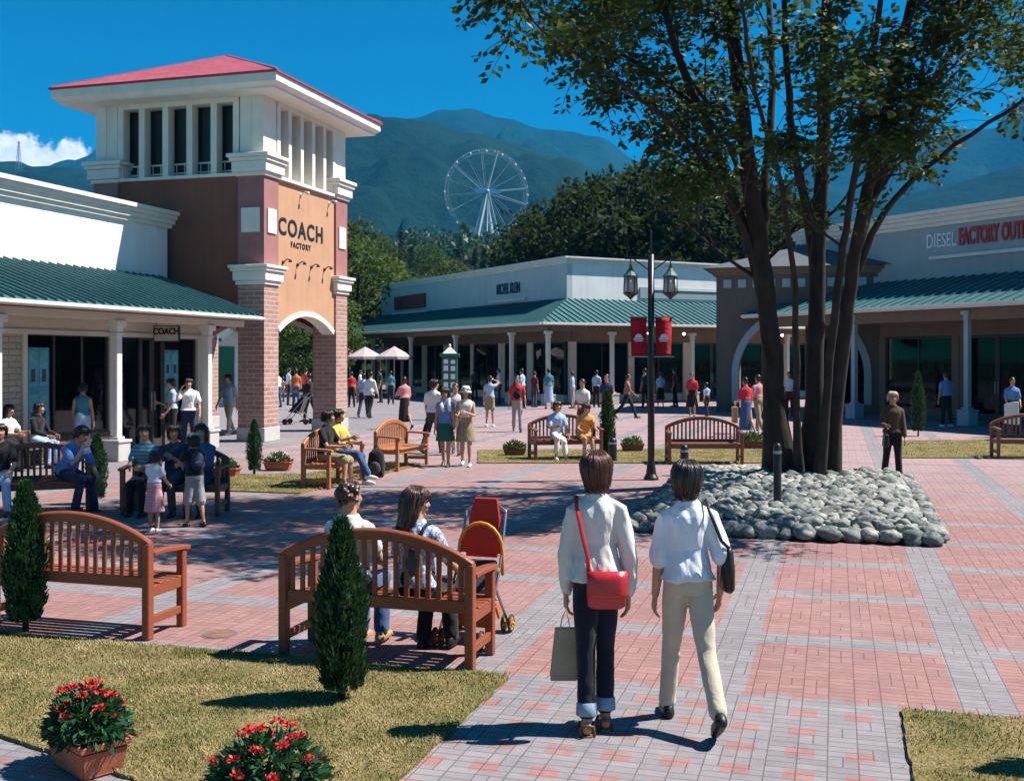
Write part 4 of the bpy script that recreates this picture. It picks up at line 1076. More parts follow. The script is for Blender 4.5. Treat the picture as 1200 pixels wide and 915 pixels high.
        for i in range(m_):
            if fine[i].z < 3.3 or i % 3: continue
            f = i/(m_ - 1); a = (fine[min(i+1, m_-1)] - fine[max(i-1, 0)]).normalized()
            for _ in range(1):
                sd = a.cross(rvec()).normalized()
                limb(fine[i], a*0.75 + sd*0.95, ru(1.5, 3.3) * (1 - 0.3*f), max(rr_[i]*0.42, 0.014), 0)
        limb(fine[-1], fine[-1] - fine[-2], 1.8, rr_[-1], 0)
    print('big tree leaves', len(lf.f))
    tr.build('trunk', bark, t, True)
    lf.build('crown', leafmat('tree_leaves', (0.010, 0.040, 0.012), (0.042, 0.100, 0.024), 0.36), t)
    return t
big_tree()

# --- background trees
def tree_mesh(kind, seed):
    rg = random.Random(seed); lf = MB(); tr = MB()
    st = random.getstate(); random.seed(seed)
    if kind == 'broad':
        H_, Rr, n = 9.0, 3.4, 95
        tr.tube([(0, 0, -0.5), (0.1, 0, 2.0), (0.0, 0.1, 4.5), (0.1, 0, 7)], [0.3, 0.22, 0.16, 0.06], 8)
        for k in range(7):
            a = ru(0, 6.3); z = ru(2.2, 5); tr.tube([(0, 0, z), (math.cos(a)*1.2, math.sin(a)*1.2, z + 1.0), (math.cos(a)*2.3, math.sin(a)*2.3, z + 2.2)], [0.1, 0.06, 0.02], 5, False)
        for k in range(n):
            v = rvec(); rr = ru(0.55, 1.0)**0.6
            c = Vector((v.x*Rr*rr, v.y*Rr*rr, 5.4 + v.z*3.6*rr))
            if c.z < 5.4: c.x *= 0.95; c.y *= 0.95
            sz = ru(0.55, 1.15)
            for j in range(62):
                w_ = rvec(); p = c + Vector((w_.x*sz, w_.y*sz, w_.z*sz*0.7)) * ru(0.5, 1.0)
                leaf_quads(lf, p, w_ + rvec()*0.9 + Vector((0, 0, -0.1)), ru(0.22, 0.42), ru(0.12, 0.24))
    else:
        tr.tube([(0, 0, -0.5), (0, 0, 6), (0, 0, 12)], [0.26, 0.16, 0.03], 7)
        for k in range(120):
            f = (k + rnd()) / 120; z = 1.6 + 10.6*f; Rr = 2.1*(1 - f)**0.8 + 0.12
            a = ru(0, 6.3); d = Vector((math.cos(a), math.sin(a), -0.25))
            for j in range(44):
                s = ru(0.15, 1); p = Vector((0, 0, z)) + d*Rr*s + rvec()*0.28
                leaf_quads(lf, p, d*0.6 + rvec()*0.8 + Vector((0, 0, 0.3)), ru(0.22, 0.4), ru(0.08, 0.15))
    random.setstate(st)
    return tr, lf
lm = {'dark': leafmat('broad_leaves_dark', (0.010, 0.026, 0.012), (0.038, 0.062, 0.024), 0.2, 0.75, 0.12), 'mid': leafmat('broad_leaves_mid', (0.03, 0.075, 0.022), (0.11, 0.18, 0.05), 0.28, 0.75, 0.12),
      'olive': leafmat('broad_leaves_olive', (0.05, 0.075, 0.022), (0.12, 0.135, 0.05), 0.25, 0.75, 0.12), 'cedar': leafmat('cedar_needles', (0.010, 0.035, 0.018), (0.032, 0.07, 0.032), 0.1)}
_tm = {}
def place_tree(kind, leaf, v, P, s, label, group, name, sz=1.0):
    key = (kind, leaf, v)
    if key not in _tm:
        tr, lf = tree_mesh(kind, 100 + v*7 + (0 if kind == 'broad' else 50))
        o = thing(name, label, 'tree', P, ru(0, 6.3), group)
        tr.build('trunk', bark, o, True); lf.build('crown', lm[leaf], o); _tm[key] = o
    else:
        o = copy_tree(_tm[key], None, label); o.name = name; o['group'] = group; o.location = P; o.rotation_euler.z = ru(0, 6.3)
    o.scale = (s, s, s*sz); return o
def hz_at(P):
    d = -SY*P.x + CY*P.y; return hill_h(d) + 3.0*noise.noise(Vector((P.x, P.y, 0))/70)*min(1, max(0, d-95)/60)
# dark broadleaved trees right behind the corner shop
for i, (px, d, s) in enumerate([(632, 84, 1.25), (668, 80, 1.55), (712, 84, 1.75), (765, 78, 1.75), (815, 82, 1.85), (868, 78, 1.7), (915, 84, 1.5), (690, 96, 1.8), (790, 98, 2.0), (960, 80, 1.3), (740, 92, 1.9), (1010, 84, 1.1)]):
    P = toW((px - 600)/FPX*d, d); place_tree('broad', 'dark', i % 3, P, s, 'tall dark broadleaved tree directly behind the corner shop roof', 'dark trees behind the corner shop', 'broadleaf_tree', 1.0)
# mid green trees seen past the tower and through its arch
for i, (px, d, s) in enumerate([(338, 74, 0.95), (362, 68, 0.8), (350, 90, 1.35), (395, 80, 1.1), (418, 74, 1.1), (440, 86, 1.0), (412, 96, 1.5), (320, 84, 1.2), (300, 96, 1.3), (455, 100, 1.0), (378, 62, 0.7), (345, 60, 0.62), (330, 66, 0.75)]):
    P = toW((px - 600)/FPX*d, d); place_tree('broad', 'mid' if i % 3 else 'olive', i % 3, P, s, 'leafy mid green tree standing beyond the tower arch', 'green trees beyond the tower', 'broadleaf_tree', 1.0)
# the near hillside
k = 0
for row, d in enumerate((112, 128, 146, 166, 190, 216, 246)):
    n = 9 + row
    for i in range(n):
        px = 380 + (330)*(i + ru(-0.3, 0.3))/(n-1) if True else 0
        dd = d*ru(0.95, 1.05); P = toW((px - 600)/FPX*dd, dd); P.z = hz_at(P) - 0.5
        con = rnd() < 0.16
        if con: place_tree('conifer', 'cedar', k % 2, P, ru(0.62, 0.95), 'pointed dark cedar among the trees of the near hillside', 'cedars on the near hillside', 'cedar_tree', 1.0)
        else: place_tree('broad', ('mid', 'olive', 'dark', 'mid')[k % 4], k % 3, P, ru(0.72, 1.2), 'rounded tree among the mixed woods of the near hillside', 'rounded trees on the near hillside', 'hillside_tree', 0.9)
        k += 1
# farther woods as one mass
fm = MB()
for i in range(1500):
    a = ru(-0.55, 0.55); d = 255 + 600*rnd()**1.3; P = toW(a*d, d); z = hz_at(P) - 1; rr = ru(3.0, 5.5); hh = ru(5, 10)
    pointed = rnd() < 0.3
    for j in range(34):
        v = rvec(); v.z = abs(v.z) if rnd() < 0.8 else v.z
        w_ = (1 - max(v.z, 0)*0.8) if pointed else 1
        c = Vector((P.x + v.x*rr*w_*0.9, P.y + v.y*rr*w_*0.9, z + hh*0.5 + v.z*hh*(0.85 if pointed else 0.5)))
        leaf_quads(fm, c, v + rvec()*0.8, ru(1.2, 2.4), ru(0.8, 1.6))
tag(fm.build('forest', leafmat('forest_leaves', (0.018, 0.05, 0.018), (0.055, 0.10, 0.035), 0.15)), kind='stuff')
# ------------------------------------------------------------------ benches
teak = wood('teak_red', (0.30, 0.078, 0.034), 0.42)
teak_o = wood('teak_orange', (0.46, 0.18, 0.07), 0.45)
teak_d = wood('teak_dark', (0.20, 0.075, 0.045), 0.45)
def bench(name, label, p, hd, matl, Lb=1.45, group='curved-back wooden benches'):
    """slatted bench with an arched back; local +y is the way the sitter faces"""
    t = thing(name, label, 'bench', (p[0], p[1], 0), hd - math.pi/2, group)
    h = Lb/2; dB, dF = -0.20, 0.24; pw = 0.062
    def zt(x): return 0.72 + 0.20*(1 - (x/h)**2)**0.9 if abs(x) < h else 0.72
    for sx in (-1, 1):
        b = MB(); b.cbox((sx*(h - pw/2), dB, 0.36), (pw, pw + 0.01, 0.72)); b.build('leg', matl, t, bevel=0.007)
        b = MB(); b.cbox((sx*(h - pw/2), dF, 0.30), (pw, pw, 0.60)); b.build('leg', matl, t, bevel=0.007)
        b = MB()
        pts = [(dB + 0.03, 0.635), (dB + 0.15, 0.64), (dF - 0.05, 0.625), (dF + 0.07, 0.612)]
        rs = []
        for y, z in pts: rs.append([(sx*(h - pw/2) - 0.042, y, z - 0.018), (sx*(h - pw/2) + 0.042, y, z - 0.018), (sx*(h - pw/2) + 0.042, y, z + 0.02), (sx*(h - pw/2) - 0.042, y, z + 0.02)])
        b.rings(rs); b.build('armrest', matl, t, bevel=0.007)
        b = MB(); b.cbox((sx*(h - pw/2), (dB+dF)/2, 0.14), (0.035, dF - dB - pw, 0.06)); b.cbox((sx*(h - pw/2), (dB+dF)/2, 0.355), (0.04, dF - dB - pw, 0.08)); b.build('stretcher', matl, t, bevel=0.005)
    b = MB(); b.cbox((0, dF, 0.355), (Lb - 2*pw, 0.035, 0.085))
    for i in range(6):
        y = dB + 0.075 + i*0.078; b.cbox((0, y, 0.405 - 0.012*math.sin(math.pi*i/5)), (Lb - 2*pw - 0.004 if i == 0 else Lb - 0.02 if abs(y - dF) > 0.05 else Lb - 2*pw - 0.004, 0.062, 0.022))
    b.build('seat', matl, t, bevel=0.005)
    # back: arched top rail, lower rail, upright slats
    b = MB(); n = 26; rs = []
    for i in range(n + 1):
        x = -h + 0.002 + (Lb - 0.004)*i/n; z = zt(x); y = dB
        rs.append([(x, y - 0.026, z - 0.065), (x, y + 0.026, z - 0.065), (x, y + 0.030, z), (x, y + 0.012, z + 0.014), (x, y - 0.012, z + 0.014), (x, y - 0.030, z)])
    b.rings(rs); b.cbox((0, dB, 0.43), (Lb - 2*pw, 0.036, 0.085))
    ns = 17
    for i in range(ns):
        x = -h + pw + 0.035 + (Lb - 2*pw - 0.07)*i/(ns - 1)
        b.cbox((x, dB, (0.47 + zt(x) - 0.06)/2), (0.036, 0.018, zt(x) - 0.06 - 0.47 + 0.02))
    b.build('backrest', matl, t, bevel=0.004)
    return t
bench('garden_bench', 'red teak bench seen from behind, two women sitting beside a red stroller', (-3.045, 7.15), R(90), teak)
bench('garden_bench', 'empty red teak bench seen from behind at the left lawn edge', (-5.62, 7.25), R(90), teak)
pb3 = G(40, 604); bench('garden_bench', 'shaded bench carrying a man in a blue shirt bent forward', (pb3.x - 0.3, pb3.y + 0.35), head(-158), teak_d)
bench('garden_bench', 'shaded bench crowded by a family with small children', (-8.6, 12.95), R(-90 + 14), teak_d, 1.35)
bench('garden_bench', 'orange bench on the small lawn, couple sitting with a backpack beside', (-8.06, 16.65), R(2), teak_o)
bench('garden_bench', 'empty orange bench beyond the seated couple', (-8.02, 19.55), R(-2), teak_o)
pb7 = G(660, 538); bench('garden_bench', 'dark bench with two women in pale blue and orange', (pb7.x, pb7.y + 0.15), head(-164), teak_d, 1.5)
pb8 = G(823, 544); bench('garden_bench', 'empty dark bench behind a bollard and in front of the stone gateway', (pb8.x, pb8.y + 0.25), head(180), teak_d, 1.5)
pb9 = G(1213, 538); bench('garden_bench', 'dark bench cut by the right picture edge', (pb9.x, pb9.y + 0.3), head(174), teak_d, 1.6)

# ------------------------------------------------------------------ cypresses and planters
cyp_leaf = leafmat('cypress_sprays', (0.008, 0.045, 0.018), (0.028, 0.115, 0.045), 0.12, 0.45)
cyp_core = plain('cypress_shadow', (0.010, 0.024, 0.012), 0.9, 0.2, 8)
def cypress_parts(H_, Rm, n, seed):
    st = random.getstate(); random.seed(seed)
    tr = MB(); lf = MB(); lf.cur = 0
    tr.tube([(0, 0, -0.03), (0, 0, H_*0.3), (0, 0, H_*0.7)], [0.025, 0.02, 0.008], 7)
    def prof(f): return Rm * (0.62 + 1.5*f - 2.1*f*f)*1.0 if f < 0.45 else Rm*(1 - ((f - 0.36)/0.66)**1.7) if f < 1 else 0.0
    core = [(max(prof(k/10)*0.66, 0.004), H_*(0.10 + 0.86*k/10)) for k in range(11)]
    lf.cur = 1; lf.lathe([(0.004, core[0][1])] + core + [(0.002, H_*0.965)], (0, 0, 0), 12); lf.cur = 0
    for i in range(n):
        f = rnd()**1.15; a = ru(0, 6.3); lump = 1 + 0.42*noise.noise(Vector((math.cos(a)*2.2, math.sin(a)*2.2, f*6 + seed)))
        if noise.noise(Vector((math.cos(a)*3.1, math.sin(a)*3.1, f*10 + seed*3))) > 0.34: continue
        r = max(prof(f), 0.01)*lump*ru(0.6, 1.0); z = H_*(0.07 + 0.90*f)
        out = Vector((math.cos(a), math.sin(a), 0)); d = out*ru(0.15, 0.8) + Vector((0, 0, 1)) + rvec()*0.3
        s = H_/1.15
        leaf_quads(lf, out*r + Vector((0, 0, z)), d, ru(0.035, 0.07)*s, ru(0.010, 0.019)*s)
    random.setstate(st); return tr, lf
def cypress(label, P, H_, Rm, n, seed, leaf=None):
    t = thing('cypress_shrub', label, 'shrub', (P.x, P.y, 0), ru(0, 6), 'columnar cypress shrubs')
    tr, lf = cypress_parts(H_, Rm, n, seed); tr.build('trunk', bark, t, True); lf.build('crown', [leaf or cyp_leaf, cyp_core], t); return t
cypress('columnar cypress on the lawn behind the bench of two women', G(400, 822), 1.13, 0.165, 8500, 1)
cypress('columnar cypress at the left end of the empty front bench', G(30, 740), 1.16, 0.165, 8500, 2)
cypress('small dark cypress in shade between seated man and white column', G(113, 590), 1.02, 0.17, 3500, 3)
cypress('small dark cypress between two planters near the tower foot', G(298, 556), 1.0, 0.15, 3500, 4)
cypress('narrow cypress at the right end of the bench of two women', G(712, 536), 1.45, 0.17, 3500, 5)
cypress('narrow cypress before the right shop, behind the brown-jacketed walker', G(1076, 511), 1.75, 0.2, 3500, 6)
cypress('columnar cypress on the front right lawn, casting its shadow in the corner', Vector((1.45, 6.28, 0)), 1.16, 0.17, 5000, 7)
terra = plain('terracotta', (0.42, 0.12, 0.065), 0.7, 0.15, 9, 0.2, bscale=70)
soil = plain('soil', (0.05, 0.035, 0.025), 0.95, 0.3, 40, 0.5)
fl_leaf = leafmat('flower_leaves', (0.010, 0.05, 0.022), (0.035, 0.14, 0.06), 0.18, 0.5)
pale_leaf = leafmat('planter_leaves', (0.04, 0.10, 0.03), (0.14, 0.2, 0.08), 0.2, 0.5)
redp = plain('red_petals', (0.62, 0.035, 0.03), 0.6, 0.3, 30)
whitep = plain('white_petals', (0.7, 0.68, 0.6), 0.6, 0.15, 30)
def trough(t, Lp, Wp, Hp, matl):
    b = MB(); k = 0.86
    def ringz(l, w_, z): return [(-l/2, -w_/2, z), (l/2, -w_/2, z), (l/2, w_/2, z), (-l/2, w_/2, z)]
    b.rings([ringz(Lp*k, Wp*k, 0), ringz(Lp*k*1.0, Wp*k, 0.02), ringz(Lp, Wp, Hp*0.8)], True)
    o = b.build('pot', matl, t, bevel=0.012, bseg=2)
    b = MB(); b.rings([ringz(Lp*1.05, Wp*1.08, Hp*0.8), ringz(Lp*1.07, Wp*1.12, Hp), ringz(Lp*0.95, Wp*0.9, Hp), ringz(Lp*0.93, Wp*0.88, Hp*0.86)], True)
    b.build('rim', matl, o, bevel=0.006)
    b = MB(); b.box(-Lp*0.46, Lp*0.46, -Wp*0.43, Wp*0.43, Hp*0.865, Hp*0.9); b.build('soil', soil, o)
def flower_planter(label, P, rz, seed, Lp=0.46, Wp=0.27, Hp=0.20, spread=0.235, hgt=0.235):
    st = random.getstate(); random.seed(seed)
    t = thing('flower_planter', label, 'planter', (P.x, P.y, 0), rz, 'terracotta planters of red flowers')
    trough(t, Lp, Wp, Hp, terra)
    lf = MB(); stm = MB()
    heads = []
    for i in range(1000):
        v = rvec(); v.z = abs(v.z)*1.0 - 0.15; r = ru(0.45, 1)**0.5
        x, y = v.x*spread*r*1.08, v.y*spread*0.8*r; z = Hp + 0.02 + max(v.z, -0.15)*hgt*r
        d = Vector((v.x, v.y, v.z*0.5 + ru(-0.5, 0.5))) + rvec()*0.6
        s = 1.0
        leaf_quads(lf, (x, y, z), d, ru(0.05, 0.095), ru(0.022, 0.038))
    for i in range(20):
        a = i*2.4 + ru(-0.5, 0.5); r = math.sqrt((i + 0.7)/20)*ru(0.85, 1.12); x, y = math.cos(a)*spread*r, math.sin(a)*spread*0.8*r
        z = Hp + 0.03 + hgt*math.sqrt(max(0.12, 1 - r*r))*ru(0.92, 1.12)
        stm.tube([(x*0.4, y*0.4, Hp), (x*0.8, y*0.8, (Hp + z)/2), (x, y, z)], 0.004, 4, False); heads.append((x, y, z))
    lf.build('leaves', fl_leaf, t); stm.build('stems', fl_leaf, t)
    for (x, y, z) in heads:
        b = MB()
        for j in range(34):
            v = rvec(); v.z = abs(v.z)*0.6
            leaf_quads(b, (x + v.x*0.018, y + v.y*0.018, z + v.z*0.018), v + rvec()*0.4, ru(0.016, 0.028), ru(0.014, 0.022))
        b.build('flower', redp, t)
    random.setstate(st); return t
flower_planter('terracotta planter of red flowers on the paving corner at lower left', G(93, 904) + Vector((0, 0.06, 0)), R(-28), 31).scale = (0.92,)*3
pp2 = G(315, 968); flower_planter('terracotta planter of red flowers on the lawn at the bottom picture edge', pp2, R(10), 32, 0.48, 0.28, 0.19, 0.27, 0.28).scale = (0.9,)*3
def planter(label, P, rz, seed, petals=None, matl=None, Lp=0.5, s=1.0):
    st = random.getstate(); random.seed(seed)
    t = thing('planter_box', label, 'planter', (P.x, P.y, 0), rz, 'small planters around the plaza')
    trough(t, Lp*s, 0.24*s, 0.17*s, matl or terra)
    lf = MB()
    for i in range(420):
        v = rvec(); v.z = abs(v.z)
        leaf_quads(lf, (v.x*Lp*0.5*s*ru(0.3, 1), v.y*0.15*s*ru(0.3, 1), 0.16*s + v.z*0.16*s*ru(0.2, 1)), v + Vector((0, 0, 0.5)) + rvec()*0.5, ru(0.05, 0.10)*s, ru(0.02, 0.035)*s)
    lf.build('leaves', pale_leaf, t)
    if petals:
        b = MB()
        for i in range(60):
            v = rvec(); v.z = abs(v.z); leaf_quads(b, (v.x*Lp*0.45*s, v.y*0.14*s, 0.2*s + v.z*0.15*s), v + rvec(), 0.03*s, 0.03*s)
        b.build('blossoms', petals, t)
    random.setstate(st); return t
planter('terracotta planter of pale green plants left of the small cypress by the tower', G(264, 559), head(-100), 41)
planter('terracotta planter of pale green plants right of the small cypress by the tower', G(326, 551), head(-95), 42, whitep)
planter('low planter of pale flowers at the left end of the women\'s bench', G(603, 534), head(-90), 43, whitep, teak_d, 0.48)
planter('low planter of leafy greens beside the lamp post', G(741, 529), head(-90), 44, None, teak_d, 0.5)
planter('low dark planter of leafy greens right of the empty bench', G(880, 526), head(-90), 45, None, teak_d, 0.55, 1.15)

# ------------------------------------------------------------------ stones round the tree
def stone_mat():
    m, nt, out = new_mat('river_stone'); p = objco(nt); oi = N(nt, 'ShaderNodeObjectInfo')
    n = noise_n(nt, p, 2.2, 6, 0.65); n2 = noise_n(nt, p, 22, 4)
    a = ramp(nt, n, [(0.3, (0.10, 0.115, 0.11)), (0.55, (0.235, 0.245, 0.235)), (0.75, (0.46, 0.45, 0.42))])
    v = ramp(nt, oi.outputs['Random'], [(0.0, (0.5, 0.58, 0.58)), (0.5, (0.92, 0.95, 0.92)), (1.0, (1.5, 1.42, 1.3))])
    c = mixc(nt, 1.0, a, v, 'MULTIPLY')
    bsdf(nt, out, c, 0.75, 0, bump(nt, n2, 0.35, 0.02), 0.3); return m
stonem = stone_mat()
def stone_mesh(seed):
    bm = bmesh.new(); bmesh.ops.create_icosphere(bm, subdivisions=3, radius=1)
    for v in bm.verts:
        k = 1 + 0.42*noise.noise(v.co*0.9 + Vector((seed*7.3, 0, 0))) + 0.16*noise.noise(v.co*2.2 + Vector((0, seed*3.1, 0)))
        v.co *= k
        v.co.z *= 0.72
    for f in bm.faces: f.smooth = True
    me = bpy.data.meshes.new('stone'); bm.to_mesh(me); bm.free(); me.materials.append(stonem); return me
SM = [stone_mesh(i) for i in range(9)]
BX0, BX1, BY0, BY1 = -2.6, 1.24, 13.0, 19.75
mb = MB(); nx_, ny_ = 24, 36; vs = []; fs = []
def mound(x, y):
    e = min(x - BX0, BX1 - x, y - BY0, BY1 - y); return 0.02 + 0.14*min(1, max(0, e)/0.4) + 0.02*min(1, max(0, e - 0.4)/1.2)
for i in range(nx_ + 1):
    for j in range(ny_ + 1):
        x = BX0 + 0.08 + (BX1 - BX0 - 0.16)*i/nx_; y = BY0 + 0.08 + (BY1 - BY0 - 0.16)*j/ny_; vs.append((x, y, mound(x, y) + 0.02*noise.noise((x*3, y*3, 0))))
for i in range(nx_):
    for j in range(ny_):
        a = i*(ny_+1) + j; fs.append((a, a+ny_+1, a+ny_+2, a+1))
mb.add(vs, fs); tag(mb.build('bed_soil', soil, smooth=True), kind='structure')
spots = []
def try_spot(x, y, r, k=0.86):
    for (a, b_, c) in spots:
        if (x-a)**2 + (y-b_)**2 < (k*(r+c))**2: return False
    spots.append((x, y, r)); return True
# kerb of larger stones
x = BX0 + 0.1
while x < BX1 - 0.2: 
    r = ru(0.095, 0.16); spots.append((x + r, BY0 + 0.10 + ru(-0.03, 0.05), r)); x += r*1.75
for side in (BX0 + 0.1, BX1 - 0.1):
    y = BY0 + 0.3
    while y < BY1: r = ru(0.09, 0.13); spots.append((side + ru(-0.04, 0.04), y + r, r)); y += r*1.75
x = BX0 + 0.3
while x < BX1 - 0.2: r = ru(0.1, 0.14); spots.append((x + r, BY1 - 0.1, r)); x += r*1.8
n_edge = len(spots)
for r_try, cnt in ((0.11, 300), (0.085, 2500), (0.068, 8000), (0.055, 10000)):
    for _ in range(cnt):
        x, y = ru(BX0 + 0.15, BX1 - 0.15), ru(BY0 + 0.15, BY1 - 0.15)
        if (x + 0.46)**2 + (y - 18.9)**2 < 0.45: continue
        try_spot(x, y, r_try*ru(0.85, 1.15), 0.80)
order = sorted(range(len(spots)), key=lambda i: -(spots[i][2]**2) / (spots[i][1]**2))
stones_rest = MB()
for rank, i in enumerate(order):
    x, y, r = spots[i]; edge = i < n_edge
    z = r*0.62 if edge else mound(x, y) + r*0.30
    sc = (r*ru(0.95, 1.2), r*ru(0.85, 1.1), r*ru(0.8, 1.1)); rot = Euler((ru(-0.3, 0.3), ru(-0.3, 0.3), ru(0, 6.3)))
    if rank < 300:
        o = bpy.data.objects.new('stone', SM[i % 9]); col.objects.link(o); o.location = (x, y, z); o.scale = sc; o.rotation_euler = rot
        if edge: tag(o, 'large rounded grey stone in the kerb row around the tree bed', 'stone', 'kerb stones of the tree bed')
        else: tag(o, 'rounded grey stone heaped inside the bed under the shade tree', 'stone', 'stones heaped in the tree bed')
    else:
        me = SM[i % 9]; Mx = Matrix.Translation((x, y, z)) @ rot.to_matrix().to_4x4() @ Matrix.Diagonal((*sc, 1))
        stones_rest.add([Mx @ v.co for v in me.vertices], [tuple(p.vertices) for p in me.polygons])
print('stones', len(spots), 'rest', max(0, len(spots) - 300))
if stones_rest.v: tag(stones_rest.build('stones', stonem, smooth=True), 'small far stones of the tree bed', 'stones', kind='stuff')

# ------------------------------------------------------------------ lamp post, banners, bollards, kiosk, parasols
def lamp_post():
    P = G(763, 562); t = thing('lamp_post', 'tall black lamp post with two hanging lanterns on a crossbar', 'lamp post', P, YAW)
    b = MB(); b.tube([(0, 0, 0.1), (0, 0, 3.9)], [0.062, 0.055], 12, False); b.tube([(0, 0, 3.9), (0, 0, 4.3)], [0.02, 0.012], 8); b.build('pole', black_metal, t, True)
    b = MB(); b.lathe([(0.13, 0), (0.13, 0.04), (0.09, 0.10), (0.066, 0.3), (0.062, 0.32)], (0, 0, 0), 14); b.build('base', black_metal, t)
    b = MB(); b.bar((-0.46, 0, 3.84), (0.46, 0, 3.84), 0.035, 0.05); b.bar((-0.3, 0, 3.82), (0, 0, 3.6), 0.02, 0.02); b.bar((0.3, 0, 3.82), (0, 0, 3.6), 0.02, 0.02); b.build('crossbar', black_metal, t)
    lg = plain('lantern_glass', (0.55, 0.55, 0.5), 0.25, 0.05, 4); gcap = plain('verdigris_cap', (0.06, 0.14, 0.12), 0.5, 0.2, 8)
    for x in (-0.355, 0.335):
        b = MB(); b.tube([(x, 0, 3.82), (x, 0, 3.70)], 0.012, 6)
        b.lathe([(0.02, 3.72), (0.035, 3.66), (0.07, 3.60), (0.132, 3.53), (0.132, 3.51), (0.10, 3.50)], (x, 0, 0), 12)
        o = b.build('lantern', gcap, t)
        b = MB(); b.lathe([(0.105, 3.50), (0.115, 3.24)], (x, 0, 0), 12); b.build('lantern_glass', lg, o, True)
        b = MB()
        for k in range(6):
            a = k*math.pi/3; b.bar((x + 0.112*math.cos(a), 0.112*math.sin(a), 3.5), (x + 0.122*math.cos(a), 0.122*math.sin(a), 3.22), 0.012, 0.012)
        b.lathe([(0.125, 3.24), (0.13, 3.22), (0.05, 3.16), (0.012, 3.12)], (x, 0, 0), 12); b.build('lantern_cage', black_metal, o)
    for z_ in (2.82, 2.13):
        b = MB(); b.bar((-0.40, 0, z_), (0.40, 0, z_), 0.02, 0.02); b.build('banner_arm', grey_metal, t)
    redb = cloth('banner_red', (0.52, 0.015, 0.03), 0.3)
    for s in (-1, 1):
        bt = thing('banner', 'red hanging banner with white emblem on the %s side of the lamp post' % ('left' if s < 0 else 'right'), 'banner', P, YAW, 'banners on the lamp post')
        b = MB(); n = 10; rs = []
        x0, x1 = (s*0.36, s*0.075) if s < 0 else (s*0.075, s*0.36)
        for i in range(n + 1):
            z = 2.81 - 0.68*i/n; tp = 1 - 0.12*i/n; xm = (x0 + x1)/2; hw = (x1 - x0)/2*tp; yy = 0.02*math.sin(i*0.8 + s)
            rs.append([(xm - hw, yy - 0.003, z), (xm + hw, yy*0.4 - 0.003, z), (xm + hw, yy*0.4 + 0.003, z), (xm - hw, yy + 0.003, z)])
        b.rings(rs); b.build('cloth', redb, bt, True)
        xm = (x0 + x1)/2
        b = MB()   # white emblem: a low dome over two bars
        for k in range(8):
            a0, a1 = math.pi*k/8, math.pi*(k+1)/8
            b.add([(xm, -0.026, 2.46), (xm + 0.065*math.cos(a0), -0.026, 2.46 + 0.065*math.sin(a0)), (xm + 0.065*math.cos(a1), -0.026, 2.46 + 0.065*math.sin(a1))], [(0, 1, 2)])
        b.box(xm - 0.085, xm + 0.085, -0.029, -0.025, 2.425, 2.452); b.box(xm - 0.07, xm + 0.07, -0.029, -0.025, 2.395, 2.412)
        b.build('emblem', whitel, bt)
lamp_post()
def bollard(label, P, Hh, r):
    t = thing('bollard', label, 'bollard', (P.x, P.y, P.z), 0, 'short black bollards')
    b = MB(); b.tube([(0, 0, 0.02), (0, 0, Hh - r)], r, 12); b.build('post', black_metal, t, True)
    b = MB(); b.lathe([(r*1.5, 0), (r*1.5, 0.02), (r*1.1, 0.03)], (0, 0, 0), 12); b.build('foot', black_metal, t)
    b = MB(); b.lathe([(r*1.06, Hh - 0.14), (r*1.06, Hh - 0.10)], (0, 0, 0), 12); b.build('band', grey_metal, t)
bollard('short black bollard in front of the empty dark bench', G(802, 557), 0.56, 0.075)
bollard('thin black light post standing among the bed stones', G(911, 612) + Vector((0, 0, 0.0)), 1.02, 0.05)
bollard('short dark bollard below the narrow cypress at the bench end', G(718, 541), 0.5, 0.085)
def kiosk():
    P = G(527, 492); gm = plain('kiosk_green', (0.02, 0.14, 0.10), 0.45, 0.1, 4)
    t = thing('directory_kiosk', 'green directory pillar with white notices and pointed white cap', 'kiosk', P, head(180) - math.pi/2)
    b = MB(); b.box(-0.30, 0.30, -0.2, 0.2, 0.0, 0.25); b.box(-0.26, 0.26, -0.17, 0.17, 0.25, 2.15); b.box(-0.33, 0.33, -0.24, 0.24, 2.15, 2.27); b.build('body', gm, t, bevel=0.01)
    b = MB(); b.rings([[(-0.24, -0.18, 2.27), (0.24, -0.18, 2.27), (0.24, 0.18, 2.27), (-0.24, 0.18, 2.27)], [(-0.03, -0.03, 2.5), (0.03, -0.03, 2.5), (0.03, 0.03, 2.5), (-0.03, 0.03, 2.5)]]); b.ell((0, 0, 2.54), (0.05, 0.05, 0.06), 8, 6); b.build('cap', white_trim, t)
    for x in (-0.12, 0.12):
        for z in (0.75, 1.1, 1.4, 1.68, 1.92):
            b = MB(); b.box(x - 0.075, x + 0.075, 0.17, 0.18, z, z + ru(0.12, 0.2)); b.build('notice', whitel, t)
kiosk()
def parasol(label, P, c, r=1.0):
    t = thing('market_parasol', label, 'parasol', P, ru(0, 6), 'pale parasols beyond the tower')
    b = MB(); b.tube([(0, 0, 0), (0, 0, 2.5)], 0.03, 6); b.build('pole', white_trim, t)
    b = MB(); n = 8; top = (0, 0, 2.75)
    ring = [(r*math.cos(2*math.pi*i/n), r*math.sin(2*math.pi*i/n), 2.2) for i in range(n)]; low = [(x*1.0, y*1.0, 2.05) for x, y, z in ring]
    for i in range(n):
        j = (i+1) % n; b.add([top, ring[i], ring[j]], [(0, 1, 2)]); b.add([ring[i], low[i], low[j], ring[j]], [(0, 1, 2, 3)])
    b.build('canopy', c, t)
pk = cloth('parasol_pink', (0.50, 0.22, 0.24)); wh = cloth('parasol_white', (0.5, 0.40, 0.40))
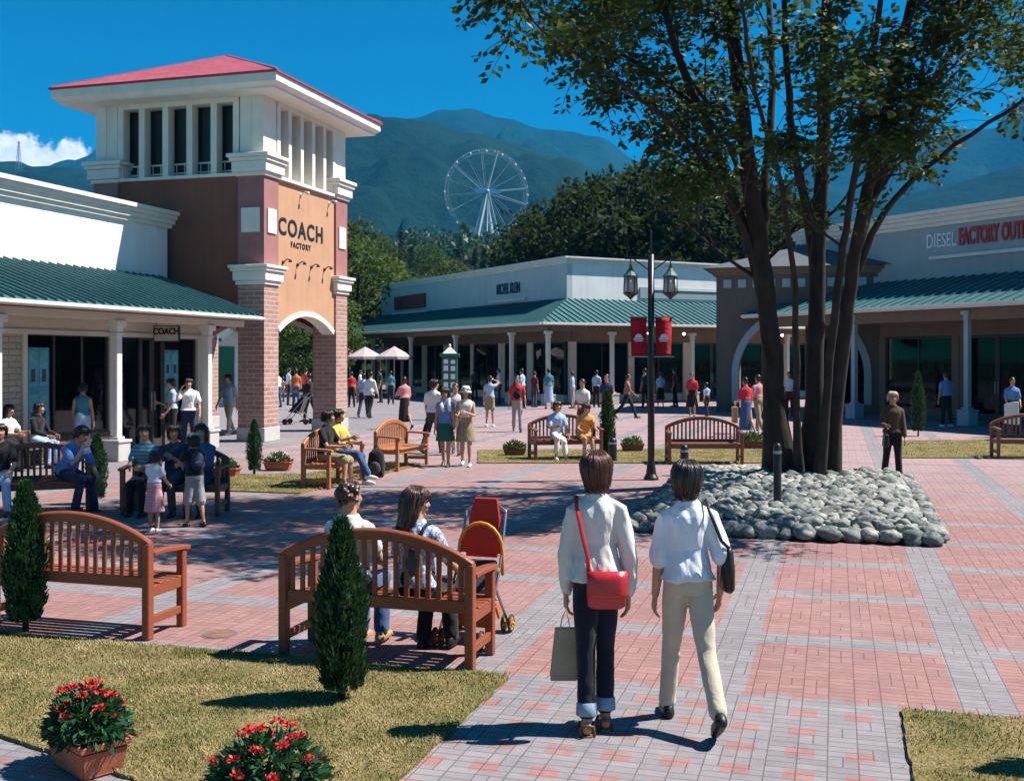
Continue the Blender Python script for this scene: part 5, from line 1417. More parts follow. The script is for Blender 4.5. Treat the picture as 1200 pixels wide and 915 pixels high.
for i, (px, d) in enumerate([(410, 66), (428, 60), (446, 63), (462, 58), (437, 70)]):
    parasol('small %s parasol beside dark trees beyond the tower' % ('pink' if i % 2 == 0 else 'white'), toW((px - 600)/FPX*d, d), pk if i % 2 == 0 else wh)
# drain lid in the paving
P = G(258, 743); t = thing('drain_lid', 'round brown drain lid in the paving by the front bench', 'drain lid', P)
b = MB(); b.lathe([(0.125, -0.03), (0.125, 0.008), (0.10, 0.010), (0.002, 0.010)], (0, 0, 0), 24); b.build('lid', plain('rusty_iron', (0.20, 0.11, 0.07), 0.8, 0.3, 20, 0.4), t)
b = MB(); b.lathe([(0.14, -0.03), (0.14, 0.005), (0.127, 0.005), (0.127, -0.03)], (0, 0, 0), 24); b.build('ring', grey_metal, t)
# low wooden rail beyond the arch
def rail_fence(P, L_, hd_):
    t = thing('rail_fence', 'low pale wooden rail fence beyond the tower arch', 'fence', P, hd_)
    b = MB(); b.box(-L_/2, L_/2, -0.04, 0.04, 0.85, 0.95); b.box(-L_/2, L_/2, -0.03, 0.03, 0.45, 0.52); b.build('rail', wood('pale_wood', (0.42, 0.28, 0.15)), t)
    for k in range(7):
        b = MB(); x = -L_/2 + L_*k/6; b.box(x - 0.05, x + 0.05, -0.05, 0.05, 0, 1.0); b.build('post', _plain.setdefault('pw', wood('pale_wood_post', (0.4, 0.26, 0.14))), t)
rail_fence(toW((345-600)/FPX*52, 52), 9.0, YAW)
# stroller by the front bench
def stroller():
    P = G(556, 748); t = thing('stroller', 'red and orange folding stroller parked at the bench end', 'stroller', P, head(163) - math.pi/2)
    t.scale = (0.94, 0.94, 0.94)
    redf = cloth('stroller_red', (0.52, 0.035, 0.02), 0.25); yel = plain('stroller_yellow', (0.62, 0.24, 0.025), 0.4, 0.05, 5); al = plain('stroller_tube', (0.3, 0.3, 0.32), 0.3, 0.05, 5, metal=0.8)
    dk = cloth('stroller_dark', (0.03, 0.03, 0.04), 0.3)
    b = MB(); b.rings([[(-0.14, -0.20, 0.62), (0.14, -0.20, 0.62), (0.14, -0.175, 0.62), (-0.14, -0.175, 0.62)], [(-0.135, -0.28, 0.92), (0.135, -0.28, 0.92), (0.135, -0.255, 0.92), (-0.135, -0.255, 0.92)], [(-0.10, -0.31, 1.09), (0.10, -0.31, 1.09), (0.10, -0.29, 1.09), (-0.10, -0.29, 1.09)]]); b.build('back_panel', redf, t, bevel=0.01)
    b = MB(); rs = []
    for i in range(9):
        a = math.pi*i/8; rs.append([(0.175*math.cos(a)*k_, -0.13 - 0.10*math.sin(a)*0 - (0.02 if k_ == 1 else 0), 0.66 + 0.23*math.sin(a)*k_) for k_ in (1.0, 0.05)])
    b.rings(rs, False, False); hood = b.build('hood', redf, t)
    b = MB(); b.tube([(-0.19, -0.15, 0.5)] + [(0.185*math.cos(math.pi - math.pi*i/10), -0.155, 0.68 + 0.22*math.sin(math.pi*i/10)) for i in range(11)] + [(0.19, -0.15, 0.5)], 0.016, 8); b.build('hood_rim', yel, hood, True)
    b = MB(); b.rings([[(-0.15, -0.16, 0.42), (0.15, -0.16, 0.42), (0.15, -0.14, 0.62), (-0.15, -0.14, 0.62)], [(-0.15, 0.12, 0.36), (0.15, 0.12, 0.36), (0.15, 0.12, 0.41), (-0.15, 0.12, 0.41)]]); b.build('seat', dk, t, bevel=0.015)
    b = MB()
    for sx in (-1, 1):
        b.tube([(sx*0.17, -0.30, 0.98), (sx*0.18, -0.1, 0.55), (sx*0.19, 0.30, 0.10)], 0.012, 7); b.tube([(sx*0.18, 0.05, 0.45), (sx*0.19, -0.27, 0.10)], 0.012, 7)
    b.tube([(-0.18, -0.02, 0.32), (0.18, -0.02, 0.32)], 0.01, 6); b.tube([(-0.17, -0.30, 0.98), (-0.1, -0.33, 1.02), (0.1, -0.33, 1.02), (0.17, -0.30, 0.98)], 0.013, 7)
    b.build('frame', al, t, True)
    for sx in (-1, 1):
        b = MB(); b.tube([(sx*0.17, -0.05, 0.55), (sx*0.175, 0.06, 0.58)], 0.026, 8); b.build('armrest', yel, t, True)
        for yy in (0.31, -0.28):
            w_ = MB()
            for dx in (-0.03, 0.03):
                cx = sx*0.19 + dx
                w_.tube([(cx + 0.0, yy + 0.062*math.cos(2*math.pi*i/16), 0.075 + 0.062*math.sin(2*math.pi*i/16)) for i in range(17)], 0.013, 6, False)
            o = w_.build('wheel', plain('wheel_rubber', (0.03, 0.03, 0.03), 0.7, 0.1, 5), t, True)
            w_ = MB()
            for dx in (-0.03, 0.03):
                cx = sx*0.19 + dx
                for k in range(6):
                    a = k*math.pi/3; w_.bar((cx, yy, 0.075), (cx, yy + 0.058*math.cos(a), 0.075 + 0.058*math.sin(a)), 0.014, 0.014)
                w_.tube([(cx + 0.0, yy + 0.05*math.cos(2*math.pi*i/16), 0.075 + 0.05*math.sin(2*math.pi*i/16)) for i in range(17)], 0.010, 6, False)
            w_.tube([(sx*0.19 - 0.05, yy, 0.075), (sx*0.19 + 0.05, yy, 0.075)], 0.014, 6); w_.build('hub', yel, o, True)
    b = MB(); b.box(-0.15, 0.15, -0.22, 0.15, 0.13, 0.15); b.box(-0.15, 0.15, 0.13, 0.15, 0.15, 0.26); b.box(-0.15, -0.13, -0.22, 0.13, 0.15, 0.24); b.box(0.13, 0.15, -0.22, 0.13, 0.15, 0.24); b.box(-0.13, 0.13, -0.22, -0.2, 0.15, 0.24); b.build('basket', cloth('stroller_orange', (0.5, 0.12, 0.02)), t)
stroller()
# ------------------------------------------------------------------ people
def skinmat():
    m, nt, out = new_mat('skin'); p = objco(nt); n = noise_n(nt, p, 12, 4)
    b = bsdf(nt, out, ramp(nt, n, [(0.3, (0.44, 0.225, 0.14)), (0.7, (0.54, 0.295, 0.19))]), 0.55, 0, None, 0.35)
    b.inputs['Subsurface Weight'].default_value = 0.0
    return m
skin = skinmat()
def hairmat(name, c, c2):
    m, nt, out = new_mat(name); p = objco(nt)
    n = noise_n(nt, mapped(nt, p, (1, 1, 0.3)), 40, 4, 0.6, 0.4)
    bsdf(nt, out, ramp(nt, n, [(0.3, c), (0.7, c2)]), 0.38, 0, bump(nt, n, 0.4, 0.008), 0.5); return m
HAIR = {'black': hairmat('hair_black', (0.006, 0.005, 0.005), (0.030, 0.022, 0.018)), 'brown': hairmat('hair_brown', (0.018, 0.008, 0.005), (0.075, 0.030, 0.018)),
        'auburn': hairmat('hair_auburn', (0.022, 0.006, 0.004), (0.10, 0.030, 0.016)), 'blond': hairmat('hair_blond', (0.35, 0.27, 0.16), (0.6, 0.5, 0.33))}
eyem = plain('eye_dark', (0.012, 0.010, 0.010), 0.25, 0.05, 5); lipm = plain('lips', (0.36, 0.11, 0.09), 0.5, 0.05, 5)
C_ = {'white': (0.74, 0.73, 0.70), 'cream': (0.68, 0.65, 0.60), 'beige': (0.56, 0.48, 0.36), 'khaki': (0.30, 0.25, 0.15), 'navy': (0.022, 0.032, 0.075), 'jeans': (0.05, 0.105, 0.22), 'dkjeans': (0.010, 0.014, 0.026),
      'black': (0.014, 0.014, 0.017), 'blue': (0.12, 0.25, 0.52), 'teal': (0.06, 0.22, 0.30), 'ltblue': (0.36, 0.50, 0.70), 'pink': (0.62, 0.26, 0.26), 'red': (0.52, 0.035, 0.04), 'dkred': (0.17, 0.02, 0.025),
      'orange': (0.60, 0.17, 0.06), 'yellow': (0.75, 0.50, 0.10), 'green': (0.02, 0.12, 0.085), 'brown': (0.085, 0.05, 0.028), 'grey': (0.33, 0.32, 0.31), 'tan': (0.45, 0.27, 0.13), 'dkgrey': (0.06, 0.06, 0.065), 'shirtwhite': (0.70, 0.74, 0.80)}
def stripes(name, c1, c2, per, axis=2, check=False):
    key = 'pat_' + name
    if key in _plain: return _plain[key]
    m, nt, out = new_mat(key); sep = N(nt, 'ShaderNodeSeparateXYZ'); L(nt, objco(nt), sep.inputs[0])
    f = math_n(nt, 'LESS_THAN', math_n(nt, 'FRACT', math_n(nt, 'DIVIDE', sep.outputs[axis], per)), 0.5)
    if check: f = math_n(nt, 'MULTIPLY', math_n(nt, 'ADD', f, math_n(nt, 'LESS_THAN', math_n(nt, 'FRACT', math_n(nt, 'DIVIDE', sep.outputs[0], per)), 0.5)), 0.5)
    w_ = noise_n(nt, mapped(nt, objco(nt), (1.6, 1.6, 0.55)), 9, 3)
    bsdf(nt, out, mixc(nt, f, c1, c2), 0.85, 0, bump(nt, w_, 0.5, 0.03), 0.2); _plain[key] = m; return m
def floral(name, c1, c2, sc):
    key = 'pat_' + name
    if key in _plain: return _plain[key]
    m, nt, out = new_mat(key); n = noise_n(nt, objco(nt), sc, 2, 0.4)
    bsdf(nt, out, ramp(nt, n, [(0.44, c1), (0.52, c2)]), 0.85, 0, None, 0.2); _plain[key] = m; return m
PAT = {'tealstripe': lambda: stripes('tealstripe', (0.05, 0.20, 0.27), (0.22, 0.36, 0.42), 0.05), 'gingham': lambda: stripes('gingham', (0.68, 0.42, 0.44), (0.60, 0.20, 0.24), 0.035, 2, True),
       'floral': lambda: floral('floral', (0.70, 0.72, 0.76), (0.22, 0.30, 0.50), 55), 'plaid': lambda: stripes('plaid', (0.20, 0.06, 0.05), (0.42, 0.22, 0.16), 0.06, 2, True), 'redfloral': lambda: floral('redfloral', (0.60, 0.16, 0.05), (0.68, 0.42, 0.12), 45),
       'bluestripe': lambda: stripes('bluestripe', (0.10, 0.2, 0.45), (0.5, 0.56, 0.65), 0.04)}
def CL(c, fold=0.6):
    if c in PAT: return PAT[c]()
    return CL0(c, fold)
def CL0(c, fold=0.6): return cloth('%s_%d' % (c, int(fold*10)), C_[c], fold)
JOBS = []
def soft(mb, name, matl, parent, vox, it=3, fac=0.5):
    o = mb.build(name, matl, parent)
    r = o.modifiers.new('r', 'REMESH'); r.mode = 'VOXEL'; r.voxel_size = vox; r.adaptivity = 0
    s = o.modifiers.new('s', 'SMOOTH'); s.factor = fac; s.iterations = it
    JOBS.append(o); return o
def person(label, P, hd, h=1.6, lod=1, legs=((8, 6, 2), (-10, 12, 2)), arms=((6, 8, 12, 0), (-6, 8, 12, 0)), lean=2, sit=None, turn=0, nod=0,
           hair=('black', 'short'), top=('white', 0.5), bottom=('beige', 'trousers', 1.0), shoes='black', hem=0.0, hat=None, cat='person', fem=True, loose=1.0, group=None, tilt=0, slim=0.95):
    """legs: (hip forward, knee bend, apart) deg for left, right; arms: (forward, apart, elbow, inward) deg"""
    t = thing('person', label, cat, (P.x, P.y, 0), hd - math.pi/2, group)
    k = h / 1.62; vox = (0.007, 0.013, 0.024)[lod]
    if h < 1.3: vox *= 0.8
    th, sh = 0.40*k, 0.385*k; ank = 0.075*k
    hipw = 0.070*k*slim + 0.004
    J = {}
    # legs: solve pelvis height so the lower foot stands on the ground
    def legd(L_):
        a, kn, ab = L_; s = R(a); q_ = R(a - kn)
        return Vector((0, math.sin(s), -math.cos(s))), Vector((0, math.sin(q_), -math.cos(q_)))
    low = 0
    for L_ in legs:
        d1, d2 = legd(L_); low = min(low, (d1*th + d2*sh).z)
    pz = (sit + 0.085*k) if sit else -low + ank
    for i, sx in enumerate((-1, 1)):
        a, kn, ab = legs[i]; d1, d2 = legd(legs[i]); rot = Matrix.Rotation(R(ab)*-sx, 3, 'Y')
        hp = Vector((sx*hipw, 0, pz)); kp = hp + rot @ d1*th; ap = kp + rot @ d2*sh
        J['hip%d' % i], J['kne%d' % i], J['ank%d' % i] = hp, kp, ap
        pitch = R(a - kn)
        fl = 0.0 if (sit or abs(ap.z - ank) < 0.02) else max(0.0, -pitch*0.9)
        J['ft%d' % i] = fl
    Ml = Matrix.Rotation(-R(lean), 4, 'X'); ML_ = Matrix.Translation((0, 0, pz)) @ Ml @ Matrix.Translation((0, 0, -pz))
    def up(x, y, z): return ML_ @ Vector((x, y, pz + z))
    shw = (0.143*slim**0.75 if fem else 0.164)*k
    torso = [(0.0, -0.010, 0.142, 0.100), (0.07, -0.012, 0.146, 0.104), (0.14, -0.004, 0.128, 0.090), (0.21, 0.002, 0.114, 0.080), (0.30, 0.003, 0.126, 0.094), (0.37, 0.0, 0.140, 0.098), (0.405, -0.006, 0.142, 0.088), (0.44, -0.012, 0.118, 0.068), (0.47, -0.012, 0.084, 0.054), (0.505, -0.012, 0.054, 0.046)]
    torso = [(z, y, rx*slim*(1 if fem else 1.07), ry*slim**0.5) for z, y, rx, ry in torso]
    def ring(z, y, rx, ry, inf=0.0, n=18):
        out = []
        for j in range(n):
            a = 2*math.pi*j/n; c, s = math.cos(a), math.sin(a)
            out.append(up((rx*k + inf)*abs(c)**0.85*(1 if c > 0 else -1), y*k + (ry*k + inf)*abs(s)**0.85*(1 if s > 0 else -1), z*k))
        return out
    # arms
    for i, sx in enumerate((-1, 1)):
        a, ab, el, inw = arms[i]
        sp = up(sx*shw, -0.012*k, 0.400*k)
        M_ = Ml.to_3x3()
        d1 = Vector((sx*math.sin(R(ab)), math.sin(R(a))*math.cos(R(ab)), -math.cos(R(a))*math.cos(R(ab))))
        d2 = Vector((sx*math.sin(R(ab*0.6 - inw)), math.sin(R(a + el))*math.cos(R(ab*0.6 - inw)), -math.cos(R(a + el))*math.cos(R(ab*0.6 - inw))))
        ep = sp + d1*0.265*k; wp = ep + d2*0.225*k
        J['sho%d' % i], J['elb%d' % i], J['wri%d' % i], J['fd%d' % i] = sp, ep, wp, d2
    # head frame
    nb = up(0, -0.012*k, 0.49*k); hc = up(0, 0.012*k, 0.635*k)
    Mh = Matrix.Rotation(R(turn), 3, 'Z') @ Matrix.Rotation(R(tilt), 3, 'Y') @ Matrix.Rotation(-R(nod), 3, 'X')
    k_h = 0.91*k if h > 1.3 else k*1.12
    def hd_(x, y, z): return hc + Mh @ Vector((x, y, z))*k_h
    # ---- body
    b = MB()
    b.rings([ring(z, y, rx*0.96, ry*0.96) for z, y, rx, ry in torso])
    b.tube([nb - Vector((0, 0, 0.03*k)), nb.lerp(hc, 0.35), hc + Mh @ Vector((0, -0.012, -0.03))*k], [0.062*k, 0.052*k, 0.052*k], 12)
    b.ell(hc, (0.074*k_h, 0.092*k_h, 0.108*k_h), 16, 12, Mh)                     # skull
    b.ell(hd_(0, 0.028, -0.052), (0.056*k_h, 0.062*k_h, 0.066*k_h), 14, 10, Mh)   # jaw
    if lod < 2: 
        b.tube([hd_(0, 0.084, 0.008), hd_(0, 0.104, -0.026)], [0.008*k, 0.014*k], 8)
        for sx in (-1, 1): b.ell(hd_(sx*0.074, -0.004, -0.012), (0.010*k, 0.019*k, 0.030*k), 8, 7, Mh); b.ell(hd_(sx*0.03, 0.076, -0.03), (0.022*k, 0.02*k, 0.024*k), 8, 7, Mh)
        b.ell(hd_(0, 0.086, -0.062), (0.022*k, 0.012*k, 0.012*k), 8, 6, Mh)
        b.ell(hd_(0, 0.075, -0.098), (0.022*k, 0.018*k, 0.016*k), 8, 6, Mh)
    for i, sx in enumerate((-1, 1)):
        hp, kp, ap = J['hip%d' % i], J['kne%d' % i], J['ank%d' % i]
        mid = hp.lerp(kp, 0.5); cal = kp.lerp(ap, 0.3) + (kp - hp).normalized().cross(Vector((1, 0, 0)))*-0.0
        b.tube([hp + Vector((0, 0, 0.02*k)), mid, kp.lerp(hp, 0.1), kp, cal, kp.lerp(ap, 0.7), ap], [0.080*k*slim, 0.069*k*slim, 0.052*k, 0.049*k, 0.050*k, 0.035*k, 0.032*k], 12)
        fl = J['ft%d' % i]; f1 = Vector((0, math.cos(fl), -math.sin(fl))); dn = Vector((0, -math.sin(fl), -math.cos(fl)))
        b.tube([ap + dn*0.035*k - f1*0.035*k, ap + dn*0.045*k + f1*0.06*k, ap + dn*0.058*k + f1*0.14*k], [0.032*k, 0.034*k, 0.022*k], 10)
        sp, ep, wp, fd = J['sho%d' % i], J['elb%d' % i], J['wri%d' % i], J['fd%d' % i]
        b.tube([sp + Vector((-sx*0.04*k, 0, 0.018*k)), sp, sp.lerp(ep, 0.45), ep, ep.lerp(wp, 0.3), wp], [0.046*k, 0.047*k, 0.040*k, 0.034*k, 0.035*k, 0.024*k], 12)
        side = Vector((sx, 0, 0)) - fd*fd.x*sx; side.normalize(); fwd = side.cross(fd)*(-sx if True else 1)
        if fwd.y < 0 and abs(fd.z) > 0.3: fwd = -fwd
        # palm lies in the plane of the forearm and the walking direction
        b.tube([wp, wp + fd*0.035*k, wp + fd*0.075*k], [0.024*k, 0.030*k, 0.030*k], 10, True, 1.15, 0.55, ref=side)
        J['palm%d' % i] = (wp + fd*0.06*k, fd, side, fwd)
    body = soft(b, 'body', skin, t, vox, 3)
    body['_fing'] = 1
    # fingers are added to the body after it is fused
    fb = MB()
    for i, sx in enumerate((-1, 1)):
        pc, fd, side, fwd = J['palm%d' % i]
        for n_, (off, ln, rr_) in enumerate(((0.030, 0.068, 0.0078), (0.0105, 0.076, 0.0082), (-0.0095, 0.071, 0.0078), (-0.028, 0.056, 0.007))):
            p0 = pc + fwd*off*k; curl = -side*(0.35 if n_ else 0.2); c2 = -side*(0.85 if lod == 0 else 0.5)
            p1 = p0 + (fd + curl*0.5).normalized()*ln*0.55*k; p2 = p1 + (fd + curl*1.3).normalized()*ln*0.42*k; p3 = p2 + (fd + c2*1.5).normalized()*ln*0.3*k
            fb.tube([p0 - fd*0.012*k, p1, p2, p3], [rr_*k, rr_*k, rr_*0.92*k, rr_*0.75*k], 7)
        q0 = pc - fd*0.028*k + fwd*0.022*k; q1 = q0 + (fwd*0.8 + fd*0.7 - side*0.25).normalized()*0.035*k; q2 = q1 + (fwd*0.2 + fd - side*0.4).normalized()*0.03*k
        fb.tube([q0, q1, q2], [0.012*k, 0.0105*k, 0.0085*k], 7)
    body_f = fb
    FING.append((body, fb))
    # face details
    if lod < 2:
        for sx in (-1, 1):
            e = MB(); e.ell(hd_(sx*0.031, 0.083, 0.006), (0.011*k, 0.007*k, 0.0065*k), 8, 6, Mh); e.build('eye', eyem, t, True)
            e = MB(); e.tube([hd_(sx*0.016, 0.090, 0.024), hd_(sx*0.032, 0.089, 0.029), hd_(sx*0.047, 0.078, 0.024)], [0.0035*k, 0.004*k, 0.002*k], 5); e.build('eyebrow', HAIR[hair[0]] if hair[0] != 'blond' else HAIR['brown'], t, True)
        e = MB(); e.tube([hd_(-0.021, 0.090, -0.062), hd_(0, 0.098, -0.061), hd_(0.021, 0.090, -0.062)], [0.004*k, 0.0065*k, 0.004*k], 6); e.build('mouth', lipm, t, True)
    # ---- hair
    hm = HAIR[hair[0]]; hb = MB(); st_ = hair[1]
    kc = k_h*(0.95 if lod < 2 else 1)
    hb.ell(hd_(0, -0.014, 0.022), (0.086*kc, 0.096*kc, 0.102*kc), 18, 12, Mh)
    if st_ in ('bob', 'long', 'nape'):
        hb.ell(hd_(0, -0.036, -0.035), (0.088*kc, 0.074*kc, 0.085*kc), 16, 10, Mh)
        for sx in (-1, 1): hb.ell(hd_(sx*0.066, 0.0, -0.03), (0.024*kc, 0.048*kc, 0.07*kc), 10, 8, Mh)
    if st_ == 'nape': hb.ell(hd_(0, -0.045, -0.09), (0.058*kc, 0.04*kc, 0.055*kc), 14, 9, Mh)
    if st_ == 'bob': hb.ell(hd_(0, -0.030, -0.085), (0.084*kc, 0.066*kc, 0.05*kc), 16, 9, Mh)
    if st_ == 'long':
        hb.tube([hd_(0, -0.04, 0.0), hd_(0, -0.062, -0.10), hd_(0, -0.085, -0.22), hd_(0.0, -0.085, -0.29)], [0.085*k, 0.085*k, 0.072*k, 0.035*k], 14, True, 1.15, 0.6, ref=Mh @ Vector((0, 1, 0)))
        for sx in (-1, 1): hb.tube([hd_(sx*0.066, 0.01, 0.0), hd_(sx*0.082, -0.01, -0.10), hd_(sx*0.078, -0.02, -0.20)], [0.03*k, 0.034*k, 0.018*k], 9)
    if st_ == 'short': hb.ell(hd_(0, -0.042, -0.045), (0.068*kc, 0.052*kc, 0.06*kc), 14, 9, Mh)
    if st_ == 'curly':
        stt = random.getstate(); random.seed(5)
        for i in range(90):
            v = rvec()
            if v.y > 0.45 and v.z < 0.35: continue
            if v.z < -0.65: continue
            hb.ell(hd_(v.x*0.088, -0.018 + v.y*0.096, 0.012 + v.z*0.105), (ru(0.016, 0.027)*k,)*3, 7, 5)
        random.setstate(stt)
    ho = soft(hb, 'hair', hm, t, vox*0.9, 2)
    if lod < 2 and st_ != 'curly':
        sb = MB(); stt = random.getstate(); random.seed(int(P.x*100) & 255)
        low_ = {'nape': -0.140, 'bob': -0.125, 'long': -0.30, 'short': -0.085}.get(st_, -0.08)
        ns = 520 if lod == 0 else 130
        for i in range(ns):
            a = ru(0, math.tau)
            front = math.sin(a) > 0.55
            pts = []; zend = (ru(0.02, 0.06) if front else low_*ru(0.6, 1.08) if math.sin(a) < 0.35 else ru(-0.06, 0.0))
            jit = ru(-0.25, 0.25); lift = ru(0.0, 0.014); flip = ru(-0.10, 0.09)
            for q_ in range(6):
                f = q_/5; z = 0.118 + (zend - 0.118)*f
                if z > 0.02: rr = 1.05*math.sqrt(max(0.02, 1 - ((z - 0.022)/0.104)**2))
                else: rr = 1.05 - (0.40 if st_ == 'nape' else 0.12 if st_ != 'long' else 0.0)*min(1, (0.02 - z)/0.13)**1.4
                if lod == 0: rr += flip*f**4
                aa = a + jit*f + (0.12*math.sin(f*9 + i) if st_ == 'long' else 0)
                yo = -0.014 - 0.022*min(1, max(0, (0.03 - z)/0.1)) - (0.03*min(1, max(0, (-0.1 - z)/0.1)) if st_ == 'long' else 0)
                ry_ = 0.097 if z > 0 else 0.097 - 0.018*min(1, -z/0.1) - (0.03*min(1, max(0, (-0.08 - z)/0.1)) if st_ == 'long' else 0)
                if lod == 0 and i % 9 == 0: rr += 0.22*f**2*(0.5 + 0.5*math.sin(i*1.7))
                pts.append(hd_(math.cos(aa)*(0.087*rr + lift), yo + math.sin(aa)*(ry_*rr + lift), z))
            w0 = (ru(0.0028, 0.0065) if lod == 0 else ru(0.005, 0.009))*k
            sb.tube(pts, [w0*0.6, w0, w0*1.1, w0*1.1, w0*0.9, w0*0.25], 5, False)
        random.setstate(stt); FING.append((ho, sb))
    if hat:
        hcol, hst = hat; e = MB()
        if hst == 'bucket':
            prof = [(0.02, 0.135), (0.075, 0.128), (0.096, 0.09), (0.102, 0.03), (0.135, -0.012), (0.130, -0.018), (0.095, 0.02)]
            e.rings([[hd_(r_*math.cos(2*math.pi*j/18), -0.01 + r_*1.05*math.sin(2*math.pi*j/18), z_) for j in range(18)] for r_, z_ in prof])
        else:
            prof = [(0.02, 0.135), (0.06, 0.125), (0.09, 0.085), (0.098, 0.035), (0.097, 0.02)]
            e.rings([[hd_(r_*math.cos(2*math.pi*j/18), -0.008 + r_*1.08*math.sin(2*math.pi*j/18), z_) for j in range(18)] for r_, z_ in prof])
            e.rings([[hd_(x, y, z) for x, y, z in ((-0.07, 0.07, 0.03), (0.07, 0.07, 0.03), (0.07, 0.07, 0.038), (-0.07, 0.07, 0.038))], [hd_(x, y, z) for x, y, z in ((-0.05, 0.165, 0.012), (0.05, 0.165, 0.012), (0.05, 0.165, 0.018), (-0.05, 0.165, 0.018))]])
        e.build('hat', CL(hcol, 0.2), t, True)
    # ---- top
    tcol, sl = top[0], top[1]
    cr = hem       # how far the hem hangs below the waist line (0.12 = waist)
    inf = 0.012*k*loose
    tb = MB()
    z0 = 0.13 - cr
    tz = [(z0, -0.002, 0.158 if z0 < 0.1 else 0.142, 0.110 if z0 < 0.1 else 0.098)] + [q_ for q_ in torso if q_[0] > z0 + 0.03]
    rs = [ring(z, y, rx, ry, inf*(1.6 if i == 0 and loose > 1.35 else 1.0)) for i, (z, y, rx, ry) in enumerate(tz)]
    tb.rings(rs)
    for i, sx in enumerate((-1, 1)):
        sp, ep, wp = J['sho%d' % i], J['elb%d' % i], J['wri%d' % i]
        rA = 0.0085*k*loose
        if sl <= 0: tb.tube([sp + Vector((-sx*0.055*k, 0, 0.005)), sp + Vector((-sx*0.012*k, 0, 0))], [0.052*k, 0.05*k], 10); continue
        pts = [sp + Vector((-sx*0.055*k, 0, 0.022*k)), sp]; rad = [0.050*k + rA*0.5, 0.050*k + rA]
        if sl <= 1: pts += [sp.lerp(ep, sl*0.6), sp.lerp(ep, sl)]; rad += [0.047*k + rA*1.2, 0.045*k + rA*1.8]
        else:
            e2 = min(sl - 1, 0.97); pts += [sp.lerp(ep, 0.5), ep, ep.lerp(wp, e2*0.5), ep.lerp(wp, e2*0.9), ep.lerp(wp, e2)]; rad += [0.044*k + rA, 0.038*k + rA*1.1, 0.037*k + rA, 0.031*k + rA, 0.027*k + rA*0.6]
        tb.tube(pts, rad, 12)
    T_ = soft(tb, {'dress': 'dress'}.get(bottom[1], 'shirt'), CL(tcol, 0.5 if lod == 0 else 0.6), t, vox, 3)
    if lod == 0: FOLD.append((T_, 0.015, 4.6, 1))
    # ---- bottom
    bcol, kind, ln = bottom
    bb = MB(); e3 = 0.009*k*(1.0 + 0.4*(loose - 1))
    if kind in ('trousers', 'shorts'):
        bb.rings([ring(z, y, rx, ry, e3) for z, y, rx, ry in [(-0.05, -0.010, 0.115*slim, 0.085)] + torso[:3]])
        for i in (0, 1):
            hp, kp, ap = J['hip%d' % i], J['kne%d' % i], J['ank%d' % i]
            pts = [hp + Vector((0, -0.0, 0.03*k)), hp.lerp(kp, 0.45)]; rad = [0.084*k*slim + e3, 0.075*k*slim + e3]
            if kind == 'shorts': pts += [hp.lerp(kp, ln)]; rad += [0.072*k + e3*2.4]
            else:
                if sit: bb.ell(kp, ((0.058*k + e3),)*3, 12, 9); bb.ell(kp.lerp(hp, 0.13), ((0.060*k + e3),)*3, 12, 9)
                pts += [kp, kp.lerp(ap, 0.4), kp.lerp(ap, ln*0.98)]; rad += [0.055*k*slim + e3, 0.053*k*slim + e3, 0.048*k*slim + e3*1.3]
            bb.tube(pts, rad, 14)
        B_ = soft(bb, kind, CL(bcol, 0.3 if lod == 0 else 0.5), t, vox, 3)
        if lod == 0: FOLD.append((B_, 0.005, 6.5, 2))
    else:
        # skirt or dress skirt: hangs from the hips over both thighs
        if sit:
            bb.rings([ring(z, y, rx, ry, e3) for z, y, rx, ry in torso[:3]])
            rs = []
            for f in (0.0, 0.35, 0.7, 1.0):
                c = (J['hip0'] + J['hip1'])/2*(1 - f) + (J['kne0'] + J['kne1'])/2*f
                wx = (J['kne1'] - J['kne0']).x/2*f + hipw*(1 - f) + 0.085*k
                rs.append([c + Vector((wx*math.cos(2*math.pi*j/16), 0, 0.085*k*math.sin(2*math.pi*j/16) + 0.0)) for j in range(16)])
            bb.rings(rs)
        else:
            fl = 0.35 + 0.0
            rs = [ring(z, y, rx, ry, e3) for z, y, rx, ry in torso[:3][::-1]]
            for f in (0.3, 0.65, 1.0):
                zz = -ln*f; sp_ = 1 + 0.30*f*loose
                sw = (J['kne0'].y + J['kne1'].y)/2*f*0.5
                rs.append([Vector((0.155*k*sp_*math.cos(2*math.pi*j/18)*(1 + 0.03*math.cos(5*j)), sw + 0.118*k*sp_*math.sin(2*math.pi*j/18), pz + zz*k)) for j in range(18)])
            bb.rings(rs[::-1])
        soft(bb, 'skirt', CL(bcol, 0.7), t, vox, 3)
